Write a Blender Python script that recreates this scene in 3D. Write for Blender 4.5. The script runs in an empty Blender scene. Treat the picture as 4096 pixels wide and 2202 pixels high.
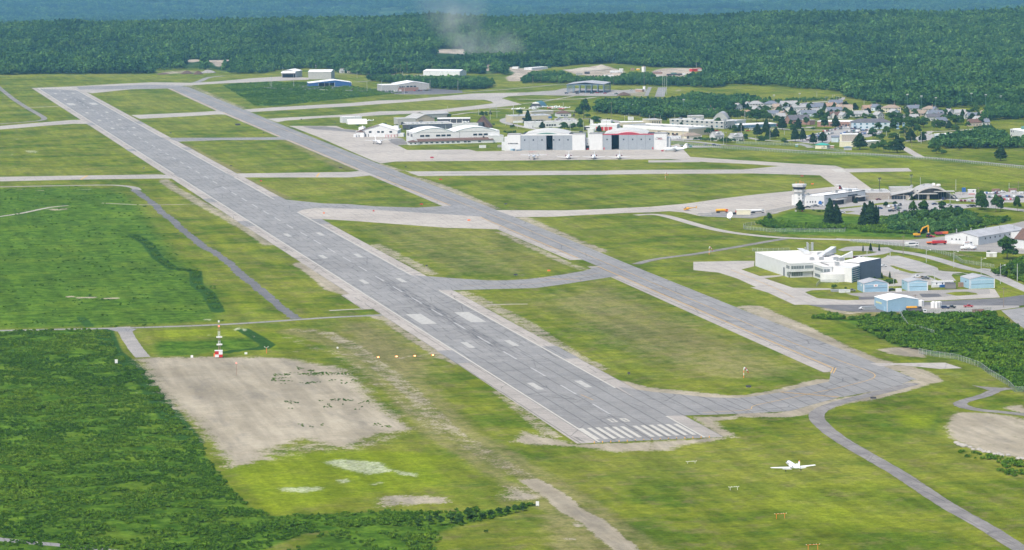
import bpy, bmesh, math, random
import numpy as np
from mathutils import Vector, Matrix, noise as mnoise
random.seed(7); rng = np.random.default_rng(7)
S = bpy.context.scene
COL = S.collection
# ------------------------------------------------------------------ camera
# survey of the airfield: runway threshold = origin, runway runs along +Y (3049 m), metres
F_, PITCH, ROLL, HC, HEAD, CX, CY = 12654.8, 0.110490, -0.011297, 211.935, 0.221657, -338.811, -1245.188
_ch, _sh = math.cos(HEAD), math.sin(HEAD)
FWD = Vector((_sh*math.cos(PITCH), _ch*math.cos(PITCH), -math.sin(PITCH)))
_rt = Vector((_ch, -_sh, 0)); _up = _rt.cross(FWD)
RT = _rt*math.cos(ROLL) + _up*math.sin(ROLL); UP = -_rt*math.sin(ROLL) + _up*math.cos(ROLL)
CAM = Vector((CX, CY, HC))
cd = bpy.data.cameras.new('camera'); cam = bpy.data.objects.new('camera', cd); COL.objects.link(cam)
cd.sensor_fit = 'HORIZONTAL'; cd.sensor_width = 36; cd.lens = 36*F_/4096
cd.clip_start = 5; cd.clip_end = 60000
m = Matrix((RT, UP, -FWD)).transposed().to_4x4(); m.translation = CAM; cam.matrix_world = m
S.camera = cam
# ------------------------------------------------------------------ world, sun, exposure
SUN_EL, SUN_AZ = math.radians(52), math.radians(228)     # azimuth from +Y clockwise
w = bpy.data.worlds.new('World'); S.world = w; w.use_nodes = True
nt = w.node_tree; nt.nodes.clear()
sky = nt.nodes.new('ShaderNodeTexSky'); sky.sky_type = 'NISHITA'; sky.sun_disc = False
sky.sun_elevation = SUN_EL; sky.sun_rotation = SUN_AZ; sky.air_density = 1.0; sky.dust_density = 3.0; sky.ozone_density = 1.0
bg = nt.nodes.new('ShaderNodeBackground'); bg.inputs[1].default_value = 0.115
out = nt.nodes.new('ShaderNodeOutputWorld')
nt.links.new(sky.outputs[0], bg.inputs[0]); nt.links.new(bg.outputs[0], out.inputs[0])
sl = bpy.data.lights.new('sun', 'SUN'); sl.energy = 2.3; sl.angle = math.radians(11); sl.color = (1, 0.93, 0.80)
so = bpy.data.objects.new('sun', sl); COL.objects.link(so)
sd = Vector((math.sin(SUN_AZ)*math.cos(SUN_EL), math.cos(SUN_AZ)*math.cos(SUN_EL), math.sin(SUN_EL)))
so.rotation_euler = sd.to_track_quat('Z', 'Y').to_euler(); so.location = (0, 0, 500)
S.view_settings.view_transform = 'Standard'; S.view_settings.look = 'None'
S.view_settings.exposure = 0.88; S.view_settings.gamma = 1.0
S.cycles.max_bounces = 5; S.cycles.diffuse_bounces = 2; S.cycles.glossy_bounces = 2; S.cycles.volume_bounces = 1
S.cycles.transparent_max_bounces = 12; S.cycles.caustics_reflective = False; S.cycles.caustics_refractive = False
S.cycles.volume_step_rate = 4.0
# ------------------------------------------------------------------ survey helpers: sighting -> ground point
REG = {'D': (0, 0, 1.59006), 'R1': (1300, 400, .31056), 'R2': (2000, 400, .31056), 'R3': (1050, 230, .31056), 'R4': (2100, 230, .31056),
 'R5': (2700, 350, .27174), 'R6': (3400, 350, .27019), 'R7': (2950, 700, .23292), 'R8': (3500, 700, .23137), 'S1': (2950, 940, .25233),
 'S2': (3400, 900, .27434), 'S3': (3000, 1150, .43320), 'S4': (2000, 1500, .50682), 'S5': (3000, 1750, .15528), 'S6': (400, 1250, .68729),
 'S7': (0, 1250, .68729), 'S8': (800, 1250, .16604), 'T1': (0, 280, .31056), 'T2': (600, 560, .31056), 'T3': (1200, 900, .46930),
 'T4': (2250, 1550, .27174), 'T5': (600, 280, .31056), 'T6': (1200, 560, .46584), 'T7': (0, 560, .31056), 'T8': (0, 880, .50466),
 'U1': (0, 0, .54348), 'U2': (1400, 0, .54348), 'U3': (2700, 0, .54193), 'U4': (2600, 560, .58075), 'U5': (3600, 1300, .50561),
 'U6': (1500, 1850, .66181), 'U7': (3250, 430, .26473)}
def full(reg, x, y):
    a, b, s = REG[reg]; return a + x*s, b + y*s
def raydir(reg, x, y):
    u, v = full(reg, x, y); return FWD + RT*((u-2048)/F_) - UP*((v-1101)/F_)
def G(reg, x, y, z=0.0):
    d = raydir(reg, x, y); return CAM + d*((z-HC)/d.z)
def HT(reg, x, yb, yt):
    """height in metres of a thing standing at (x, yb) whose top is seen at yt"""
    p = G(reg, x, yb); d = raydir(reg, x, yt)
    hd = math.hypot(p.x-CX, p.y-CY); t = hd/math.hypot(d.x, d.y); return HC + d.z*t
def MPP(reg, x, y):
    p = G(reg, x, y); return (p-CAM).length/F_*REG[reg][2]     # metres per sighted unit
def toD(p):
    d = Vector(p)-CAM; z = d.dot(FWD)
    return ((2048+F_*d.dot(RT)/z)/1.59006, (1101-F_*d.dot(UP)/z)/1.59006)
def height(x, y):
    """terrain: flat airfield plateau, wooded rise beyond it, hills far off"""
    r = np.hypot(np.asarray(x, float)-CX, np.asarray(y, float)-CY)
    az = np.arctan2(np.asarray(x, float)-CX, np.asarray(y, float)-CY)
    sm = lambda a, b, t: (lambda q: q*q*(3-2*q))(np.clip((t-a)/(b-a), 0, 1))
    und = np.sin(az*37+1.3)*2.6+np.sin(az*83+0.4)*1.4+np.sin(az*171)*0.8
    rid = (19.5+und)*sm(4700, 6150, r)*(1-sm(6300, 7100, r))
    rid = rid+sm(4650, 5400, r)*(1-sm(6000, 6600, r))*(np.sin(r/95+az*61+np.sin(az*29)*2)*4.6+np.sin(r/52-az*97)*2.0)
    far = -190*sm(6900, 11500, r)+sm(11500, 13500, r)*(np.sin(r/520+az*19+np.sin(az*33)*1.5)*16+np.sin(r/210-az*41+1)*8+np.sin(az*14+.6)*10)
    mid_ = 80*np.exp(-((r-10600)/520)**2)*(.86+.14*np.sin(az*9+2.2)+.06*np.sin(az*31+1)+.03*np.sin(az*77))
    return rid+far+mid_
# ------------------------------------------------------------------ materials
MATS = {}
def mat(name, rgb, rough=0.75, var=0.10, scale=1.2, metal=0.0, coat=0.0, spec=0.5, emit=None):
    """plain painted / natural surface: base colour broken up by two octaves of weathering noise"""
    if name in MATS: return MATS[name]
    m = bpy.data.materials.new(name); m.use_nodes = True; nt = m.node_tree; N = nt.nodes; L = nt.links
    b = N['Principled BSDF']; b.inputs['Roughness'].default_value = rough; b.inputs['Metallic'].default_value = metal
    b.inputs['Specular IOR Level'].default_value = spec
    if coat: b.inputs['Coat Weight'].default_value = coat
    tc = N.new('ShaderNodeTexCoord'); nz = N.new('ShaderNodeTexNoise'); nz.inputs['Scale'].default_value = scale; nz.inputs['Detail'].default_value = 5
    L.new(tc.outputs['Object'], nz.inputs['Vector'])
    mp = N.new('ShaderNodeMapRange'); mp.inputs['From Min'].default_value = .3; mp.inputs['From Max'].default_value = .7
    mp.inputs['To Min'].default_value = 1-var; mp.inputs['To Max'].default_value = 1+var
    L.new(nz.outputs['Fac'], mp.inputs['Value'])
    mx = N.new('ShaderNodeVectorMath'); mx.operation = 'SCALE'; mx.inputs[0].default_value = rgb
    L.new(mp.outputs[0], mx.inputs['Scale']); L.new(mx.outputs[0], b.inputs['Base Color'])
    if emit:
        b.inputs['Emission Color'].default_value = (*emit[0], 1); b.inputs['Emission Strength'].default_value = emit[1]
    MATS[name] = m; return m
def siding(name, rgb, pitch=0.6, var=.06, axis=0, rough=.55, depth=.12):
    """profiled metal sheet: vertical ribs as colour + bump"""
    if name in MATS: return MATS[name]
    m = mat(name, rgb, rough, var, .25); nt = m.node_tree; N = nt.nodes; L = nt.links
    tc = N.new('ShaderNodeTexCoord'); sx = N.new('ShaderNodeSeparateXYZ'); L.new(tc.outputs['Object'], sx.inputs[0])
    ad = N.new('ShaderNodeMath'); ad.operation = 'ADD'
    if axis == 2: L.new(sx.outputs[2], ad.inputs[0])
    else: L.new(sx.outputs[0], ad.inputs[0]); L.new(sx.outputs[1], ad.inputs[1])
    ml = N.new('ShaderNodeMath'); ml.operation = 'MULTIPLY'; ml.inputs[1].default_value = 6.2832/pitch; L.new(ad.outputs[0], ml.inputs[0])
    sn = N.new('ShaderNodeMath'); sn.operation = 'SINE'; L.new(ml.outputs[0], sn.inputs[0])
    bp = N.new('ShaderNodeBump'); bp.inputs['Strength'].default_value = .6; bp.inputs['Distance'].default_value = .06
    L.new(sn.outputs[0], bp.inputs['Height']); L.new(bp.outputs[0], N['Principled BSDF'].inputs['Normal'])
    return m
W = mat('white_wall', (.57, .58, .585), .6, .06, .35)
mat('white_roof', (.74, .74, .74), .6, .07, .15); mat('grey_roof', (.34, .35, .37), .8, .15, .2); mat('dark_roof', (.10, .10, .115), .85, .2, .4)
mat('tan_roof', (.27, .215, .17), .85, .15, .5); mat('brown_roof', (.12, .07, .055), .85, .2, .5); mat('blue_roof', (.135, .155, .195), .85, .15, .5)
mat('teal_roof', (.04, .32, .26), .5, .1, .5); mat('orange_roof', (.30, .20, .145), .8, .15, .5); mat('house_roof', (.29, .295, .30), .85, .15, .4); mat('house_wall', (.46, .47, .47), .7, .08, .3); mat('light_roof', (.36, .36, .35), .8, .12, .2)
siding('grey_siding', (.36, .36, .35)); siding('white_siding', (.56, .58, .59), .5); siding('blue_siding', (.24, .38, .50), .5)
siding('sky_siding', (.30, .47, .58), .5); siding('deep_blue_siding', (.022, .085, .24), .5); siding('steel_siding', (.30, .33, .37), .9)
siding('slate_siding', (.075, .09, .115), .8); siding('white_metal_roof', (.80, .82, .84), .6)
mat('beige_wall', (.42, .38, .28), .8, .08, .3); mat('tan_wall', (.36, .31, .25), .85, .1, .3); mat('cream_wall', (.56, .53, .40), .8, .08, .3)
mat('grey_wall', (.33, .34, .34), .85, .1, .3); mat('brick_wall', (.25, .15, .12), .9, .15, 1.5); mat('stone_wall', (.30, .27, .24), .9, .18, 1.0)
mat('dark_wall', (.055, .055, .065), .8, .15, .5); mat('concrete', (.42, .41, .39), .9, .1, .4); mat('pale_blue_wall', (.42, .50, .55), .8, .08, .3)
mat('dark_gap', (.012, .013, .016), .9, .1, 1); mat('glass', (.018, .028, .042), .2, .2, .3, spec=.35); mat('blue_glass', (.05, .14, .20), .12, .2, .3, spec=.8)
mat('pale_glass', (.16, .19, .20), .15, .2, .3, spec=.8); mat('trim_white', (.66, .67, .67), .5, .05, 1); mat('trim_dark', (.03, .035, .04), .6, .1, 1)
mat('red_paint', (.45, .02, .02), .4, .1, .6); mat('crimson', (.38, .035, .06), .5, .1, .4); mat('orange_paint', (.75, .17, .03), .45, .1, .6); mat('yellow_paint', (.72, .36, .02), .45, .1, .6)
mat('steel', (.35, .37, .38), .45, .1, 1, metal=.3); mat('blue_steel', (.12, .19, .26), .5, .1, 1); mat('green_metal', (.10, .22, .19), .5, .1, .6)
mat('wood_pole', (.20, .16, .13), .9, .2, 2); mat('grey_pole', (.42, .44, .45), .5, .08, 2); mat('rubber', (.02, .02, .022), .85, .1, 2)
mat('bark', (.10, .075, .055), .95, .2, 2); mat('aircraft_white', (.80, .82, .84), .3, .03, .5, coat=.3); mat('dark_metal', (.06, .06, .065), .5, .1, 1)
mat('line_white', (.43, .415, .37), .8, .14, .6); mat('line_aged', (.37, .365, .34), .85, .2, .5); mat('line_worn', (.34, .34, .335), .85, .25, .5); mat('line_yellow', (.52, .33, .10), .85, .15, .6); mat('blue_paint', (.03, .12, .35), .45, .1, .6)
mat('rock', (.36, .34, .32), .9, .2, .4); mat('soil', (.10, .065, .05), .95, .25, .3); mat('sand', (.36, .33, .28), .95, .14, .08)
mat('lamp_glow', (.9, .6, .3), .4, 0, 1, emit=((1, .55, .2), 2.5)); mat('red_glow', (.8, .1, .08), .4, 0, 1, emit=((1, .12, .08), 2))
# ------------------------------------------------------------------ mesh builder
class M:
    def __init__(s): s.v = []; s.f = []
    def add(s, vs, fs):
        n = len(s.v); s.v += [tuple(p) for p in vs]; s.f += [tuple(i+n for i in q) for q in fs]; return s
    def box(s, x0, x1, y0, y1, z0, z1):
        return s.add([(x0,y0,z0),(x1,y0,z0),(x1,y1,z0),(x0,y1,z0),(x0,y0,z1),(x1,y0,z1),(x1,y1,z1),(x0,y1,z1)],
                     [(0,3,2,1),(4,5,6,7),(0,1,5,4),(1,2,6,5),(2,3,7,6),(3,0,4,7)])
    def prism(s, pts, a0, a1, axis='y'):
        """2-D outline (p,q) extruded a0..a1; axis y: (p=x,q=z), x: (p=y,q=z), z: (p=x,q=y)"""
        f = {'y': lambda p, q, a: (p, a, q), 'x': lambda p, q, a: (a, p, q), 'z': lambda p, q, a: (p, q, a)}[axis]
        n = len(pts); A = [f(p, q, a0) for p, q in pts]; B = [f(p, q, a1) for p, q in pts]
        return s.add(A+B, [tuple(range(n)), tuple(range(2*n-1, n-1, -1))]+[(i, i+n, (i+1) % n+n, (i+1) % n) for i in range(n)])
    def loft(s, rings, cap=True):
        n = len(rings[0]); vs = [p for r in rings for p in r]; fs = []
        for k in range(len(rings)-1):
            for i in range(n): fs.append((k*n+i, k*n+(i+1) % n, (k+1)*n+(i+1) % n, (k+1)*n+i))
        if cap: fs += [tuple(range(n-1, -1, -1)), tuple(range((len(rings)-1)*n, len(rings)*n))]
        return s.add(vs, fs)
    def tube(s, p, q, r0, r1=None, n=8):
        p = Vector(p); q = Vector(q); r1 = r0 if r1 is None else r1; d = (q-p).normalized()
        a = d.orthogonal().normalized(); b = d.cross(a)
        R = lambda c, r: [c+a*(r*math.cos(t*2*math.pi/n))+b*(r*math.sin(t*2*math.pi/n)) for t in range(n)]
        return s.loft([R(p, r0), R(q, r1)])
    def ball(s, c, rx, ry=None, rz=None, n=8, k=5):
        ry = ry or rx; rz = rz or rx
        return s.loft([[(c[0]+rx*math.sin(math.pi*j/k)*math.cos(2*math.pi*i/n), c[1]+ry*math.sin(math.pi*j/k)*math.sin(2*math.pi*i/n), c[2]-rz*math.cos(math.pi*j/k)) for i in range(n)]
                       for j in ([.15]+list(range(1, k))+[k-.15])])
    def build(s, name, mt, parent=None, smooth=False):
        me = bpy.data.meshes.new(name); me.from_pydata(s.v, [], s.f)
        bm = bmesh.new(); bm.from_mesh(me); bmesh.ops.recalc_face_normals(bm, faces=bm.faces); bm.to_mesh(me); bm.free()
        if smooth: me.polygons.foreach_set('use_smooth', [True]*len(me.polygons))
        me.materials.append(MATS[mt] if isinstance(mt, str) else mt)
        o = bpy.data.objects.new(name, me); COL.objects.link(o)
        if parent: o.parent = parent
        return o
def tag(o, label=None, cat=None, group=None, kind=None):
    if label: o['label'] = label
    if cat: o['category'] = cat
    if group: o['group'] = group
    if kind: o['kind'] = kind
    return o
def thing(name, label, cat, loc, rz=0, group=None, scale=None):
    o = bpy.data.objects.new(name, None); COL.objects.link(o); o.location = loc; o.rotation_euler = (0, 0, rz)
    o.empty_display_size = 1
    if scale: o.scale = scale
    return tag(o, label, cat, group)
KIDS = {}
def dup(root, loc, rz, label=None, group=None, scale=None, mats=None):
    """copy of a thing with its parts and sub-parts; mats: {part name: material} put on the copy"""
    r = root.copy(); COL.objects.link(r); r.location = loc; r.rotation_euler = (0, 0, rz)
    if scale: r.scale = scale
    if label: r['label'] = label
    if group: r['group'] = group
    ks = KIDS.setdefault(root.name, [(c, list(c.children)) for c in root.children])
    for ch, gs in ks:
        c = ch.copy(); COL.objects.link(c); c.parent = r
        if mats and ch.name.split('.')[0] in mats:
            c.material_slots[0].link = 'OBJECT'; c.material_slots[0].material = MATS[mats[ch.name.split('.')[0]]]
        for g in gs:
            d = g.copy(); COL.objects.link(d); d.parent = c
    return r
# ------------------------------------------------------------------ automatic labels: what a repeat stands next to
LAND = []                       # (phrase, point)
PENDING = []                    # (object, description, point)
def landmark(phrase, p): LAND.append((phrase, Vector(p[:2]).to_3d()))
def later(o, desc, p): PENDING.append((o, desc, Vector((p[0], p[1], 0))))
ORD = ['closest', 'second closest', 'third closest', 'fourth closest', 'fifth closest', 'sixth closest', 'seventh closest', 'eighth closest', 'ninth closest', 'tenth closest']
def finish_labels():
    D = [toD(p) for _, p in LAND]; cells = {}
    for o, desc, p in PENDING:
        u, v = toD(p)
        k = min(range(len(LAND)), key=lambda i: (D[i][0]-u)**2+((D[i][1]-v)*2.5)**2)
        du, dv = u-D[k][0], (v-D[k][1])*2.5
        rel = ('right of' if du > 0 else 'left of') if abs(du) > abs(dv) else ('in front of' if dv > 0 else 'behind')
        cells.setdefault((desc, rel, k), []).append((math.hypot(du, dv), o))
    for (desc, rel, k), lst in cells.items():
        lst.sort(key=lambda t: t[0])
        for i, (_, o) in enumerate(lst):
            sfx = '' if len(lst) == 1 else f", {ORD[i]}" if i < 10 else f", rank {i+1} by distance"
            o['label'] = f"{desc} {rel} {LAND[k][0]}"+sfx
# ------------------------------------------------------------------ ground sheet
def P(reg, pts): return [G(reg, x, y).xy for x, y in pts]
def PD(*pts): return P('D', pts)
def sdist(px, py, poly):
    """signed distance (inside positive) of many points to a polygon"""
    n = len(poly); d = np.full(px.shape, 1e18); ins = np.zeros(px.shape, bool)
    for i in range(n):
        ax, ay = poly[i]; bx, by = poly[(i+1) % n]
        ex, ey = bx-ax, by-ay; wx, wy = px-ax, py-ay
        t = np.clip((wx*ex+wy*ey)/(ex*ex+ey*ey+1e-9), 0, 1)
        d = np.minimum(d, (wx-ex*t)**2+(wy-ey*t)**2)
        c = (ay > py) != (by > py); xi = ax+(py-ay)/(by-ay+1e-12)*(bx-ax)
        ins ^= c & (px < xi)
    return np.where(ins, 1, -1)*np.sqrt(d)
def ldist(px, py, line):
    d = np.full(px.shape, 1e18)
    for (ax, ay), (bx, by) in zip(line[:-1], line[1:]):
        ex, ey = bx-ax, by-ay; wx, wy = px-ax, py-ay
        t = np.clip((wx*ex+wy*ey)/(ex*ex+ey*ey+1e-9), 0, 1)
        d = np.minimum(d, (wx-ex*t)**2+(wy-ey*t)**2)
    return np.sqrt(d)
SCRUB_L = PD((-60,836),(0,834),(225,829),(262,836),(281,885),(320,911),(346,929),(380,968),(415,1011),(454,1063),(503,1115),(528,1162),(571,1218),(623,1274),(684,1298),(770,1296),(900,1290),(1030,1284),(1120,1290),(1000,1318),(870,1330),(760,1345),(640,1395),(400,1450),(-60,1450))
SCRUB_R = PD((2034,802),(2088,796),(2132,804),(2170,800),(2227,791),(2268,791),(2350,797),(2445,794),(2500,792),(2540,815),(2576,836),(2640,860),(2640,990),(2560,985),(2535,963),(2486,936),(2445,908),(2404,897),(2334,889),(2252,870),(2214,852),(2184,838),(2165,825),(2126,809))
TALL_L = PD((-60,475),(0,474),(200,470),(280,474),(330,490),(370,520),(400,560),(425,600),(470,650),(520,700),(560,740),(575,790),(560,810),(270,824),(-60,832))
LOWER_SCRUB = PD((900,1300),(1100,1290),(1240,1280),(1330,1268),(1345,1276),(1250,1305),(1170,1322),(1120,1340),(1080,1400),(700,1400))
PAD = P('S6', [(215,270),(290,262),(380,264),(660,261),(760,264),(930,262),(1100,268),(1200,290),(1330,312),(1400,330),(1470,370),(1500,400),(1560,480),(1640,550),(1760,640),(1830,680),(1700,705),(1650,700),(1540,740),(1450,790),(1380,785),(1300,770),(1240,745),(1180,730),(1130,760),(970,800),(1010,850),(900,870),(760,905),(730,850),(700,820),(620,720),(530,620),(450,570),(400,510),(350,460),(300,380),(250,310)])
TERR = P('D', [(1905,560),(1990,530),(2060,540),(2180,545),(2290,560),(2420,560),(2500,575),(2440,590),(2300,600),(2100,595),(1960,590)])
FIELD = PD((560,215),(640,208),(780,207),(940,225),(1010,235),(900,246),(780,258),(690,268),(640,266),(600,240))
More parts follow.
